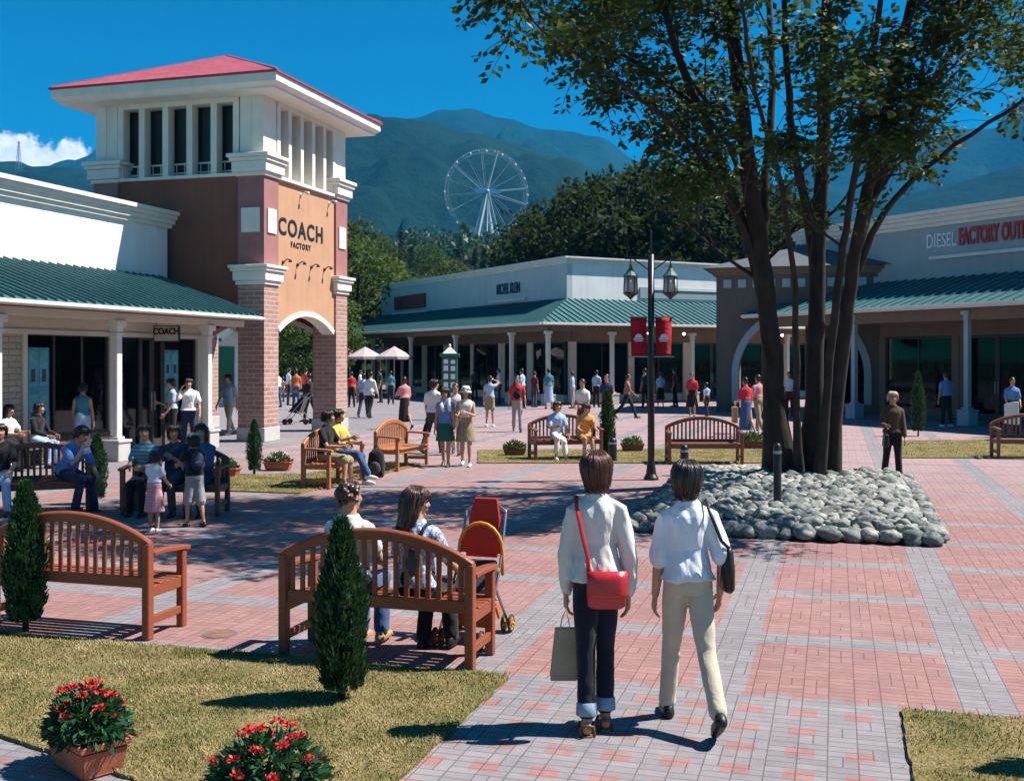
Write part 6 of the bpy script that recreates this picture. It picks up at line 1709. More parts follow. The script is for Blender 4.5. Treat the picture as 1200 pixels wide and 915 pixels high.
    # ---- shoes
    for i in (0, 1):
        ap = J['ank%d' % i]; fl = J['ft%d' % i]; f1 = Vector((0, math.cos(fl), -math.sin(fl))); dn = Vector((0, -math.sin(fl), -math.cos(fl)))
        if shoes == 'sandal':
            e = MB(); c0 = ap + dn*0.066*k
            rs = []
            for q_, wd in ((-0.065, 0.026), (-0.03, 0.036), (0.05, 0.04), (0.12, 0.045), (0.17, 0.036), (0.19, 0.015)):
                c = c0 + f1*q_*k; rs.append([c + Vector((-wd*k, 0, 0)), c + Vector((wd*k, 0, 0)), c + Vector((wd*k, 0, 0)) + dn*0.03*k, c + Vector((-wd*k, 0, 0)) + dn*0.03*k])
            e.rings(rs); o_ = e.build('shoe', plain('cork_sole', (0.34, 0.17, 0.07), 0.7, 0.15, 20), t)
            for q_, hh_ in ((0.11, 0.022), (-0.045, 0.05)):
                e = MB(); c = c0 + f1*q_*k; e.tube([c + Vector((-0.04*k, 0, 0)), c + Vector((-0.034*k, 0, 0)) - dn*hh_*k, c - dn*(hh_ + 0.012)*k - f1*(0.03*k if q_ < 0 else 0), c + Vector((0.034*k, 0, 0)) - dn*hh_*k, c + Vector((0.04*k, 0, 0))], 0.009*k, 6)
                e.build('strap', plain('sandal_leather', (0.16, 0.065, 0.03), 0.5, 0.1, 20), o_, True)
        else:
            e = MB()
            e.tube([ap + dn*0.02*k - f1*0.03*k, ap + dn*0.048*k - f1*0.045*k, ], [0.036*k, 0.036*k], 10)
            e.tube([ap + dn*0.045*k - f1*0.04*k, ap + dn*0.045*k + f1*0.07*k, ap + dn*0.055*k + f1*0.16*k], [0.038*k, 0.040*k, 0.026*k], 10)
            e.box
            soft(e, 'shoe', plain('shoe_' + shoes, C_[shoes], 0.45, 0.1, 20), t, max(vox*0.9, 0.008), 2)
    J['up'] = up; J['k'] = k; J['pz'] = pz; J['t'] = t; J['hd'] = hd_
    J['W'] = Matrix.Translation((P.x, P.y, 0)) @ Matrix.Rotation(hd - math.pi/2, 4, 'Z')
    return J
FING = []; FOLD = []
def finish_people():
    dg = bpy.context.evaluated_depsgraph_get()
    for o in JOBS:
        me = bpy.data.meshes.new_from_object(o.evaluated_get(dg)); old = o.data
        NEW[o.name] = me
    for o in JOBS:
        o.modifiers.clear(); o.data = NEW[o.name]; o.data.name = o.name
        o.data.polygons.foreach_set('use_smooth', [True]*len(o.data.polygons))
    for o, amp, fs_, mode in FOLD:
        me = o.data; me.update(); pts = [v.co.copy() for v in me.vertices]; nrm = [v.normal.copy() for v in me.vertices]; flat = []
        for p, nv in zip(pts, nrm):
            if mode == 1:    # cloth pulled from the shoulders: long creases running down
                n_ = noise.noise(Vector((p.x*fs_*3.4, p.y*fs_*3.4, p.z*fs_*0.55))) + 0.5*noise.noise(Vector((p.x*fs_*5 + p.z*12, p.y*fs_*5, p.z*fs_*1.1 + 7)))
            else:            # cross creases, strongest near the knees and ankles
                n_ = 0.8*noise.noise(Vector((p.x*fs_*0.8, p.y*fs_*0.9, p.z*fs_*2.4 + p.x*9))) + 0.5*noise.noise(Vector((p.x*fs_*1.6, p.y*fs_*1.6, p.z*fs_*0.6 + 3)))
            flat += list(p + nv*amp*n_)
        me.vertices.foreach_set('co', flat); me.update()
    for o, fb in FING:
        bm = bmesh.new(); bm.from_mesh(o.data)
        vs = [bm.verts.new(p) for p in fb.v]
        for f in fb.f:
            fc = bm.faces.new([vs[i] for i in f]); fc.smooth = True
        bm.to_mesh(o.data); bm.free()
        if '_fing' in o: del o['_fing']
NEW = {}
def strap_tube(mb, pts, w_=0.012, seg=6, flat=0.35): mb.tube(pts, w_, seg, False, 1.0, flat)
def Wp(J, p): return J['W'] @ Vector(p)

# ---- the two women walking away in front
P = G(699, 853)
w1 = person('woman seen from behind in cream blouse and rolled dark jeans carrying red bag', P, head(0), 1.60, 0, legs=((-6, 3, 0), (8, 16, -1)), arms=((4, 10, 8, 6), (-2, 13, 10, 8)), lean=1, slim=0.84,
            hair=('auburn', 'nape'), top=('cream', 2.0), bottom=('dkjeans', 'trousers', 0.88), shoes='sandal', hem=0.12, loose=1.05, turn=-4, tilt=-3)
for i in (0, 1):   # turned-up cuffs
    kp, ap = w1['kne%d' % i], w1['ank%d' % i]
    b = MB(); b.tube([kp.lerp(ap, 0.73), kp.lerp(ap, 0.92)], [0.058*w1['k'], 0.061*w1['k']], 16, False); b.build('cuff', cloth('cuff_blue', (0.26, 0.36, 0.46), 0.3), w1['t'], True, bevel=0.004)
k = w1['k']; up = w1['up']
redleather = plain('red_leather', (0.50, 0.018, 0.022), 0.32, 0.08, 14, 0.15, spec=0.6, bscale=90)
bt = thing('shoulder_bag', 'red leather shoulder bag with flap on the hip of the left walking woman', 'bag', P, head(0) - math.pi/2)
bc = up(0.045, -0.155*k, -0.03)
b = MB(); rs = []
for z, wx, dy in ((-0.10, 0.085, 0.022), (-0.085, 0.105, 0.032), (0.0, 0.112, 0.036), (0.085, 0.108, 0.030), (0.10, 0.10, 0.022)):
    rs.append([bc + Vector((wx*abs(math.cos(a))**0.4*(1 if math.cos(a) > 0 else -1), dy*math.sin(a), z)) for a in [2*math.pi*j/24 for j in range(24)]])
b.rings(rs); b.build('bag_body', redleather, bt, True)
b = MB(); rs = []
for z, y in ((0.104, 0.01), (0.108, -0.03), (0.06, -0.043), (-0.015, -0.046), (-0.035, -0.044)):
    rs.append([bc + Vector((x, y + 0.012*(x/0.11)**2, z)) for x in (-0.112, -0.06, 0, 0.06, 0.112)] + [bc + Vector((x, y + 0.006 + 0.012*(x/0.11)**2, z - 0.004)) for x in (0.112, 0.06, 0, -0.06, -0.112)])
b.rings(rs); b.build('flap', redleather, bt, True)
b = MB(); s0 = w1['sho0']
path = [bc + Vector((-0.10, 0.0, 0.09)), up(-0.06, -0.145*k, 0.16*k), up(-0.085, -0.140*k, 0.26*k), up(-0.105, -0.130*k, 0.36*k), up(-0.118, -0.105*k, 0.43*k), up(-0.118, -0.05*k, 0.487*k), up(-0.108, 0.02*k, 0.475*k), up(-0.06, 0.115*k, 0.38*k), up(0.04, 0.135*k, 0.2*k), up(0.155, 0.10*k, 0.06), up(0.19, 0.0, 0.04), up(0.15, -0.12*k, 0.05), bc + Vector((0.10, 0, 0.09))]
b.tube(path, 0.013, 8, False, 1.0, 0.4, ref=(0, 0, 1)); b.build('strap', redleather, bt, True)
pc, fd, side, fwd = w1['palm0']
kraft = plain('kraft_paper', (0.44, 0.33, 0.20), 0.75, 0.12, 6, 0.25, bscale=25)
hpnt = pc + fd*0.05*k
bt = thing('paper_bag', 'beige paper carrier bag hanging from left hand of walking woman', 'bag', P, head(0) - math.pi/2)
b = MB(); topz = hpnt.z - 0.105; cx, cy = hpnt.x - 0.005, hpnt.y
def rg(w_, d_, z, sk=0): return [(cx - w_ + sk, cy - d_, z), (cx + w_ + sk, cy - d_, z), (cx + w_ + sk + 0.012, cy, z), (cx + w_ + sk, cy + d_, z), (cx - w_ + sk, cy + d_, z), (cx - w_ + sk + 0.012, cy, z)]
b.rings([rg(0.075, 0.045, topz - 0.295, -0.012), rg(0.075, 0.042, topz - 0.28, -0.012), rg(0.067, 0.030, topz - 0.12, -0.005), rg(0.060, 0.020, topz, 0)]); b.build('sack', kraft, bt, bevel=0.004)
for dy in (-0.016, 0.016):
    b = MB(); b.tube([(cx - 0.03, cy + dy, topz - 0.02), (cx - 0.018, cy + dy*0.6, topz + 0.05), (hpnt.x, hpnt.y, hpnt.z + 0.0), (cx + 0.018, cy + dy*0.6, topz + 0.05), (cx + 0.03, cy + dy, topz - 0.02)], 0.003, 6, False); b.build('handle', cream, bt, True)

P2 = G(806, 848)
w2 = person('woman seen from behind in white T-shirt and beige trousers with black bag', P2, head(3), 1.55, 0, slim=0.88, legs=((14, 5, 2), (-17, 22, 3)), arms=((2, 9, 12, 2), (-14, 16, 35, 10)), lean=2,
            hair=('black', 'nape'), top=('shirtwhite', 0.92), bottom=('beige', 'trousers', 0.97), shoes='black', hem=0.10, loose=1.15, turn=-10, tilt=3)
k = w2['k']; up = w2['up']
bt = thing('shoulder_bag', 'slim black shoulder bag tucked under right arm of walking woman', 'bag', P2, head(3) - math.pi/2)
bl = plain('black_leather', (0.016, 0.015, 0.013), 0.4, 0.2, 12, 0.15, bscale=80)
c = up(0.225*k, -0.03, 0.10*k)
b = MB(); rs = []
for z, y_, dx in ((-0.13, 0.10, 0.022), (-0.11, 0.115, 0.036), (0.0, 0.11, 0.04), (0.10, 0.09, 0.03), (0.13, 0.07, 0.016)):
    rs.append([c + Vector((dx*math.cos(a), y_*abs(math.sin(a))**0.5*(1 if math.sin(a) > 0 else -1), z)) for a in [2*math.pi*j/20 for j in range(20)]])
b.rings(rs); b.build('bag_body', bl, bt, True)
b = MB(); b.tube([c + Vector((0, -0.075, 0.12)), up(0.175*k, -0.125*k, 0.27*k), up(0.135*k, -0.130*k, 0.37*k), up(0.112*k, -0.105*k, 0.44*k), up(0.105*k, -0.03*k, 0.505*k), up(0.12*k, 0.06*k, 0.47*k), up(0.17*k, 0.11*k, 0.34*k), c + Vector((0, 0.075, 0.12))], 0.010, 7, False, 1.0, 0.5); b.build('strap', bl, bt, True)

# ---- the two women on the front bench
SITL = ((84, 84, 4), (80, 88, 4)); SITA = ((28, 10, 45, 20), (28, 10, 45, 20))
bd = (-3.045, 7.15)
person('seated person with short curly brown hair and white shirt, back turned on front bench', Vector((-3.30, 7.12, 0)), R(90), 1.60, 0, legs=((82, 80, 5), (86, 96, 3)), arms=SITA, lean=-3, sit=0.415, turn=-20, hair=('brown', 'curly'), top=('white', 0.6), bottom=('jeans', 'trousers', 0.98), shoes='tan', hem=0.1, loose=1.3)
p4 = person('seated woman with long wavy dark hair looking right from front bench', Vector((-2.80, 7.12, 0)), R(88), 1.56, 0, legs=((80, 86, 4), (84, 86, 6)), arms=((25, 10, 50, 15), (35, 12, 30, 10)), lean=-2, sit=0.415, turn=-58, nod=8, hair=('brown', 'long'), top=('floral', 0.7), bottom=('black', 'trousers', 0.98), shoes='black', hem=0.1, loose=1.3)
bt = thing('backpack', 'small dark backpack strapped on seated woman with long hair', 'bag', (-2.80, 7.12, 0), R(88) - math.pi/2)
k = p4['k']; up = p4['up']
b = MB(); b.ell(up(0.03, -0.145*k, 0.22*k), (0.075, 0.04, 0.095), 14, 10); b.build('pack', CL('dkgrey'), bt, True)
for sx in (-1, 1):
    b = MB(); b.tube([up(sx*0.08, -0.15*k, 0.38*k), up(sx*0.10, -0.11*k, 0.46*k), up(sx*0.105, -0.02*k, 0.492*k), up(sx*0.10, 0.09*k, 0.42*k), up(sx*0.10, 0.12*k, 0.3*k)], 0.014, 7, False, 1.0, 0.5); b.build('strap', CL('black', 0.2), bt, True)

# ---- left: man in blue, family bench
b3h = head(-158) - math.pi/2; b3c = Vector((pb3.x - 0.3, pb3.y + 0.35, 0))
def on_b3(lx, ly=0.0): return b3c + Vector((math.cos(b3h)*lx - math.sin(b3h)*ly, math.sin(b3h)*lx + math.cos(b3h)*ly, 0))
person('man in blue shirt sitting bent forward, hand at his chin', on_b3(-0.40, 0.03), head(-118), 1.68, 1, legs=((80, 78, 8), (84, 92, 8)), arms=((22, 6, 40, 25), (44, 4, 122, 30)), lean=30, sit=0.41, nod=22, hair=('black', 'short'), top=('blue', 0.75), bottom=('navy', 'trousers', 0.98), shoes='black', fem=False, hem=0.1)
person('seated person in black top and pale blue trousers at left picture edge', on_b3(0.42, 0.0), head(-156), 1.6, 1, legs=SITL, arms=SITA, lean=8, sit=0.41, hair=('black', 'short'), top=('black', 0.7), bottom=('ltblue', 'trousers', 0.95), shoes='black', hem=0.1)
fb_ = Vector((-8.6, 12.95, 0)); fh = R(-90 + 14); fx = Vector((math.cos(R(14)), math.sin(R(14)), 0)); fy = Vector((math.sin(R(14)), -math.cos(R(14)), 0))
def fam(px_, off=0.0): return fb_ + fx*px_ - fy*0.02 + fy*off
person('woman in striped teal top at the left end of the family bench', fam(-0.42), fh, 1.58, 1, legs=SITL, arms=((30, 8, 60, 25), (30, 8, 60, 25)), lean=6, sit=0.405, turn=18, hair=('black', 'short'), top=('tealstripe', 0.6), bottom=('black', 'trousers', 0.95), shoes='black', hem=0.1)
person('woman in dark blue top in the middle of the family bench', fam(-0.02), fh, 1.56, 1, legs=SITL, arms=((40, 8, 80, 25), (35, 8, 70, 25)), lean=4, sit=0.405, turn=20, hair=('black', 'bob'), top=('navy', 0.6), bottom=('dkgrey', 'trousers', 0.95), shoes='black', hem=0.1)
person('woman with long black hair and denim jacket on the family bench', fam(0.36), fh, 1.6, 1, legs=SITL, arms=((45, 8, 45, 15), (40, 8, 50, 15)), lean=6, sit=0.405, turn=12, hair=('black', 'long'), top=('jeans', 1.9), bottom=('navy', 'trousers', 0.95), shoes='black', hem=0.1)
p = G(181, 623); person('small child in pink dress standing in front of the family bench', p, head(-10), 0.98, 1, legs=((2, 2, 2), (-3, 3, 2)), arms=((30, 12, 60, 20), (20, 12, 40, 10)), hair=('black', 'short'), top=('shirtwhite', 0.4), bottom=('gingham', 'skirt', 0.46), shoes='white', loose=1.25)
p = G(228, 617); J = person('boy in grey cap and dark vest with backpack beside the family bench', p, head(38), 1.16, 1, legs=((8, 8, 3), (-6, 8, 3)), arms=((45, 8, 40, 15), (25, 8, 40, 10)), lean=6, hair=('black', 'short'), hat=('grey', 'cap'), top=('black', 0.4), bottom=('grey', 'shorts', 1.05), shoes='black', fem=False, hem=0.1)
def backpack(J, P, hd, label, colr, s=1.0, z=0.28, grp=None):
    k = J['k']; up = J['up']; t = thing('backpack', label, 'bag', P, hd - math.pi/2, grp)
    b = MB(); b.ell(up(0, -0.165*k, z*k), (0.12*k*s, 0.075*k*s, 0.165*k*s), 12, 9); o = b.build('pack', CL(colr, 0.4), t, True)
    b = MB(); b.ell(up(0, -0.225*k, (z - 0.06)*k), (0.085*k*s, 0.03*k*s, 0.07*k*s), 10, 7); b.build('pocket', CL(colr, 0.4), t, True)
    for sx in (-1, 1):
        b = MB(); b.tube([up(sx*0.08*k, -0.14*k, 0.40*k), up(sx*0.10*k, -0.10*k, 0.47*k), up(sx*0.105*k, -0.01*k, 0.495*k), up(sx*0.10*k, 0.10*k, 0.42*k), up(sx*0.10*k, 0.13*k, 0.28*k)], 0.015*k, 6, False, 1.0, 0.5); b.build('strap', CL(colr, 0.4), t, True)
backpack(J, p, head(38), 'dark child backpack on boy in grey cap', 'navy')

# ---- left shop walk
person('woman in white and red top sitting in the shade at the far left shop wall', Vector((-14.9, 16.95, 0)), head(-110), 1.58, 1, legs=SITL, arms=((35, 8, 60, 20), (30, 8, 60, 20)), lean=4, sit=0.44, hair=('black', 'long'), top=('white', 0.6), bottom=('black', 'trousers', 0.95), shoes='black')
person('woman in black top and pale jeans sitting in shade at the left shop wall', Vector((-14.75, 17.55, 0)), head(-105), 1.6, 1, legs=SITL, arms=SITA, lean=6, sit=0.44, hair=('black', 'bob'), top=('black', 1.9), bottom=('ltblue', 'trousers', 0.95), shoes='black')
t = thing('wall_seat', 'low dark bench seat under the left shop window', 'bench', (-14.95, 17.3, 0))
b = MB(); b.box(-0.22, 0.22, -1.1, 1.1, 0.38, 0.44); b.build('seat', teak_d, t, bevel=0.008)
for y in (-0.95, 0.95):
    b = MB(); b.box(-0.18, 0.18, y - 0.04, y + 0.04, 0, 0.38); b.build('leg', teak_d, t)
person('woman in sleeveless teal top and pale trousers standing under left awning', Vector((-14.75, 18.9, 0)), head(20), 1.62, 1, legs=((2, 2, 2), (-4, 3, 2)), arms=((8, 10, 30, 10), (4, 10, 12, 0)), hair=('black', 'short'), top=('teal', 0.0), bottom=('ltblue', 'trousers', 0.98), shoes='white', hem=0.06)
person('person in pale blue shirt standing at the left shop door', Vector((-14.55, 21.75, 0)), head(120), 1.66, 1, legs=((2, 2, 2), (-4, 3, 2)), arms=((10, 8, 30, 10), (15, 10, 90, 30)), hair=('black', 'short'), top=('ltblue', 0.6), bottom=('black', 'trousers', 0.98), shoes='black', hem=0.06, fem=False)
person('stout man in white T-shirt raising one arm to his face by the shop door', Vector((-14.28, 22.0, 0)), head(-165), 1.66, 1, legs=((2, 2, 4), (-4, 3, 4)), arms=((10, 14, 20, 5), (55, 25, 125, 40)), hair=('black', 'short'), top=('white', 0.6), bottom=('navy', 'trousers', 0.98), shoes='black', hem=0.1, fem=False, loose=2.2)
person('man in grey-blue shirt walking between left shop and tower', G(268, 509), head(160), 1.7, 1, legs=((14, 6, 2), (-16, 18, 2)), arms=((-14, 8, 14, 0), (16, 8, 14, 0)), hair=('black', 'short'), top=('ltblue', 0.6), bottom=('beige', 'trousers', 0.9), shoes='white', fem=False, hem=0.12)

# ---- couple on the orange bench
J5 = person('man in black T-shirt and khaki shorts sitting on the orange bench', Vector((-8.03, 16.32, 0)), R(-4), 1.66, 1, legs=((80, 78, 6), (84, 82, 8)), arms=((30, 8, 60, 25), (30, 8, 60, 20)), lean=4, sit=0.41, turn=25, hair=('black', 'short'), top=('black', 0.6), bottom=('khaki', 'shorts', 0.95), shoes='white', fem=False, hem=0.08)
person('woman in yellow shirt and blue jeans, legs crossed, on orange bench', Vector((-8.03, 16.85, 0)), R(-8), 1.64, 1, legs=((84, 70, -4), (92, 62, -6)), arms=((32, 8, 60, 25), (45, 25, 60, 30)), lean=-2, sit=0.41, turn=15, hair=('black', 'short'), top=('yellow', 0.6), bottom=('jeans', 'trousers', 0.95), shoes='white', hem=0.08)
t = thing('backpack', 'tall black backpack standing on the paving beside the orange bench', 'bag', G(441, 559), head(-100))
b = MB(); rs = []
for z, wx, dy in ((0.0, 0.12, 0.08), (0.05, 0.15, 0.10), (0.25, 0.155, 0.105), (0.42, 0.13, 0.09), (0.50, 0.06, 0.05)):
    rs.append([(wx*abs(math.cos(a))**0.7*(1 if math.cos(a) > 0 else -1), dy*abs(math.sin(a))**0.7*(1 if math.sin(a) > 0 else -1), z) for a in [2*math.pi*j/16 for j in range(16)]])
b.rings(rs); b.build('pack', CL('black'), t, True)
b = MB(); b.ell((0, -0.10, 0.17), (0.11, 0.05, 0.12), 10, 8); b.build('pocket', CL('dkgrey'), t, True)
b = MB(); b.tube([(-0.04, 0, 0.49), (-0.03, 0, 0.55), (0.03, 0, 0.55), (0.04, 0, 0.49)], 0.012, 6, False); b.build('handle', CL('black'), t, True)

# ---- people crossing the plaza
W1 = ((14, 6, 2), (-16, 18, 2)); W2 = ((-14, 16, 2), (15, 6, 2)); ST = ((2, 2, 3), (-3, 3, 3)); SW = ((-14, 8, 14, 0), (16, 8, 14, 0)); HG = ((3, 8, 10, 2), (3, 8, 10, 2))
person('person in long white jacket and dark trousers walking past the tower', G(434, 490), head(-20), 1.68, 2, W1, SW, hair=('black', 'short'), top=('white', 1.9), bottom=('black', 'trousers', 0.98), shoes='black', hem=0.2)
person('person in pale blue top walking half hidden by the white jacket', G(426, 489), head(-10), 1.62, 2, W2, SW, hair=('black', 'bob'), top=('ltblue', 0.7), bottom=('navy', 'trousers', 0.98), shoes='black', hem=0.1)
person('woman in pink blouse and long black skirt walking near the middle', G(474, 503), head(30), 1.6, 2, W1, ((30, 10, 60, 20), (5, 8, 20, 0)), hair=('auburn', 'bob'), top=('pink', 0.9), bottom=('black', 'skirt', 0.62), shoes='black', hem=0.05)
person('man in white T-shirt holding a dark bag behind the girl in blue', G(508, 531), head(-30), 1.68, 1, W2, ((6, 10, 14, 2), (8, 8, 30, 5)), hair=('black', 'short'), top=('white', 0.6), bottom=('dkgrey', 'trousers', 0.98), shoes='black', fem=False, hem=0.1, turn=-30, loose=1.6)
t = thing('tote_bag', 'dark tote bag hanging beside the man in white T-shirt', 'bag', G(499, 531) + Vector((0, 0, 0)), head(0))
b = MB(); b.rings([[(-0.16, -0.05, 0.38), (0.16, -0.05, 0.38), (0.16, 0.05, 0.38), (-0.16, 0.05, 0.38)], [(-0.18, -0.06, 0.5), (0.18, -0.06, 0.5), (0.18, 0.06, 0.5), (-0.18, 0.06, 0.5)], [(-0.13, -0.02, 0.66), (0.13, -0.02, 0.66), (0.13, 0.02, 0.66), (-0.13, 0.02, 0.66)]]); b.build('sack', CL('black'), t, bevel=0.01)
b = MB(); b.tube([(-0.07, 0, 0.65), (0, 0, 0.78), (0.07, 0, 0.65)], 0.01, 6, False); b.build('handle', CL('black'), t, True)
J = person('girl in blue vest and dark green skirt walking towards the benches', G(522, 546), head(172), 1.56, 1, ((12, 4, 1), (-10, 14, 1)), ((4, 9, 10, 0), (2, 9, 14, 0)), hair=('black', 'bob'), top=('blue', 0.3), bottom=('green', 'skirt', 0.34), shoes='brown', hem=0.1, nod=8)
b = MB(); u_ = J['up']; k = J['k']
t = thing('towel', 'white towel hung round the neck of the girl in blue', 'towel', G(522, 546), head(172) - math.pi/2)
b = MB(); b.tube([u_(-0.11*k, 0.10*k, 0.30*k), u_(-0.085*k, 0.10*k, 0.44*k), u_(-0.075*k, 0.0, 0.515*k), u_(0, -0.085*k, 0.525*k), u_(0.075*k, 0.0, 0.515*k), u_(0.07*k, 0.11*k, 0.42*k), u_(0.02*k, 0.125*k, 0.30*k)], 0.035, 8, True, 1.0, 0.45); b.build('cloth', CL('white'), t, True)
person('person in cream top walking close behind the girl in blue', G(534, 533), head(175), 1.6, 2, W1, SW, hair=('brown', 'short'), top=('cream', 1.0), bottom=('beige', 'trousers', 0.98), shoes='black', hem=0.1)
person('woman in white bucket hat and khaki skirt walking towards the benches', G(546, 546), head(178), 1.58, 1, ((10, 4, 1), (-8, 10, 1)), ((20, 8, 95, 45), (25, 12, 60, 25)), hair=('brown', 'long'), hat=('white', 'bucket'), top=('cream', 0.0), bottom=('khaki', 'skirt', 0.36), shoes='white', hem=0.0, loose=1.2)
person('woman in blue sleeveless top and shorts with a hand on her head', G(574, 500), head(-15), 1.6, 2, ((2, 2, 3), (-3, 3, 4)), ((4, 14, 14, 2), (120, 30, 120, 60)), hair=('black', 'short'), top=('ltblue', 0.3), bottom=('khaki', 'shorts', 0.7), shoes='white', hem=0.08)
J = person('man in red T-shirt and grey trousers walking with a black body bag', G(606, 506), head(180), 1.66, 2, W1, ((3, 10, 10, 0), (3, 10, 10, 0)), hair=('black', 'short'), top=('red', 0.6), bottom=('grey', 'trousers', 0.98), shoes='black', fem=False, hem=0.1)
t = thing('body_bag', 'black bag slung across the chest of the man in red', 'bag', G(606, 506), head(180) - math.pi/2)
u_ = J['up']; k = J['k']
b = MB(); b.ell(u_(0, 0.14*k, 0.20*k), (0.12, 0.05, 0.13), 10, 8); b.build('pouch', CL('black'), t, True)
b = MB(); b.tube([u_(-0.08*k, 0.14*k, 0.3*k), u_(0.02*k, 0.13*k, 0.42*k), u_(0.10*k, 0.0, 0.5*k)], 0.018, 6, False); b.build('strap', CL('black'), t, True)
person('woman in pale blue shirt and cream trousers sitting on the dark bench', Vector((pb7.x - 0.02, pb7.y + 0.05, 0)) + Vector((-0.12, -0.05, 0)), head(-170), 1.58, 1, legs=((72, 62, 4), (84, 82, 4)), arms=((18, 12, 35, 5), (30, 12, 70, 30)), lean=4, sit=0.41, turn=10, hair=('auburn', 'bob'), top=('ltblue', 0.7), bottom=('cream', 'trousers', 0.7), shoes='white', hem=0.1)
person('woman in orange dress sitting at the right end of dark bench', Vector((pb7.x + 0.38, pb7.y + 0.28, 0)), head(-170), 1.56, 1, legs=((78, 70, 4), (84, 84, 4)), arms=((30, 12, 50, 10), (28, 12, 50, 20)), lean=18, sit=0.41, nod=18, hair=('brown', 'bob'), top=('redfloral', 0.5), bottom=('redfloral', 'skirt', 0.4), shoes='white', hem=0.1)
person('woman in dark red dress standing behind the two seated women', G(683, 520), head(150), 1.62, 2, ST, ((10, 8, 60, 25), (10, 8, 60, 25)), hair=('brown', 'short'), top=('white', 0.6), bottom=('dkred', 'skirt', 0.62), shoes='black', hem=0.0)
person('person in navy shirt standing behind the narrow cypress', G(711, 503), head(160), 1.66, 2, ST, HG, hair=('auburn', 'short'), top=('navy', 0.7), bottom=('dkgrey', 'trousers', 0.98), shoes='black', hem=0.1)
person('dark-clad man striding right across the sunlit paving', G(735, 490), head(-95), 1.64, 2, ((26, 6, 2), (-26, 16, 2)), ((-20, 8, 20, 0), (22, 8, 30, 0)), hair=('black', 'short'), top=('plaid', 1.8), bottom=('black', 'trousers', 0.98), shoes='black', fem=False, hem=0.1)
person('woman in red top and full black skirt near the gateway', G(811, 488), head(165), 1.62, 2, W1, HG, hair=('black', 'short'), top=('red', 0.8), bottom=('black', 'skirt', 0.5), shoes='black', loose=1.6)
person('child in pale blue top walking beside the gateway pier', G(828, 488), head(20), 1.25, 2, W2, SW, hair=('black', 'short'), top=('ltblue', 0.5), bottom=('black', 'trousers', 0.95), shoes='black')
person('woman in red top and long blue skirt walking through the gateway', G(874, 512), head(20), 1.64, 2, W1, ((10, 10, 60, 20), (6, 10, 10, 0)), hair=('black', 'short'), top=('red', 0.8), bottom=('jeans', 'skirt', 0.66), shoes='white', hem=0.0)
person('person in white top carrying bags beside the red-topped woman', G(889, 509), head(30), 1.7, 2, W2, HG, hair=('black', 'short'), top=('pink', 0.7), bottom=('khaki', 'trousers', 0.9), shoes='black', fem=False)
t = thing('carrier_bag', 'tan carrier bag beside the woman with long blue skirt', 'bag', G(861, 508), head(0))
b = MB(); b.rings([[(-0.15, -0.06, 0.3), (0.15, -0.06, 0.3), (0.15, 0.06, 0.3), (-0.15, 0.06, 0.3)], [(-0.17, -0.06, 0.75), (0.17, -0.06, 0.75), (0.17, 0.06, 0.75), (-0.17, 0.06, 0.75)]]); b.build('sack', CL('tan'), t, bevel=0.01)
b = MB(); b.tube([(-0.08, 0, 0.74), (0, 0, 0.9), (0.08, 0, 0.74)], 0.01, 6, False); b.build('handle', CL('tan'), t, True)
J = person('elderly woman with pale hair, brown jacket and black trousers walking alone', G(1046, 563), head(170), 1.56, 1, ((10, 4, 2), (-10, 14, 3)), ((4, 9, 14, 2), (14, 12, 75, 15)), hair=('blond', 'short'), top=('brown', 1.9), bottom=('black', 'trousers', 0.98), shoes='tan', hem=0.12, loose=1.5)
t = thing('handbag', 'dark handbag on the arm of the elderly woman in brown', 'bag', G(1046, 563), head(170) - math.pi/2)
c = J['wri1']
b = MB(); b.rings([[(c.x + x, c.y + y, c.z - 0.36) for x, y in ((-0.05, -0.13), (0.05, -0.13), (0.05, 0.13), (-0.05, 0.13))], [(c.x + x, c.y + y, c.z - 0.14) for x, y in ((-0.03, -0.11), (0.03, -0.11), (0.03, 0.11), (-0.03, 0.11))]]); b.build('bag_body', bl, t, bevel=0.015)
b = MB(); b.tube([(c.x, c.y - 0.08, c.z - 0.15), (c.x, c.y - 0.03, c.z + 0.0), (c.x, c.y + 0.03, c.z + 0.0), (c.x, c.y + 0.08, c.z - 0.15)], 0.01, 6, False); b.build('handle', bl, t, True)
person('man in blue shirt with strap standing before the right shop window', G(1109, 500), head(15), 1.72, 2, ST, HG, hair=('black', 'short'), top=('blue', 0.6), bottom=('black', 'trousers', 0.98), shoes='white', fem=False, hem=0.1)
J = person('person in blue shirt carrying a big pale board bag at right edge', G(1186, 512), head(170), 1.62, 2, ST, ((10, 8, 40, 10), (10, 8, 40, 10)), hair=('black', 'short'), top=('blue', 0.7), bottom=('black', 'trousers', 0.98), shoes='black')
t = thing('shopping_bag', 'large pale blue shopping bag carried by person at the right edge', 'bag', G(1186, 516), head(0))
b = MB(); b.rings([[(-0.26, -0.07, 0.42), (0.30, -0.07, 0.42), (0.30, 0.07, 0.42), (-0.26, 0.07, 0.42)], [(-0.24, -0.06, 1.0), (0.32, -0.06, 0.92), (0.32, 0.06, 0.92), (-0.24, 0.06, 1.0)]]); b.build('sack', CL('shirtwhite', 0.3), t, bevel=0.01)
b = MB(); b.tube([(-0.1, 0, 0.96), (0, 0, 1.12), (0.12, 0, 0.94)], 0.012, 6, False); b.build('handle', CL('navy', 0.3), t, True)
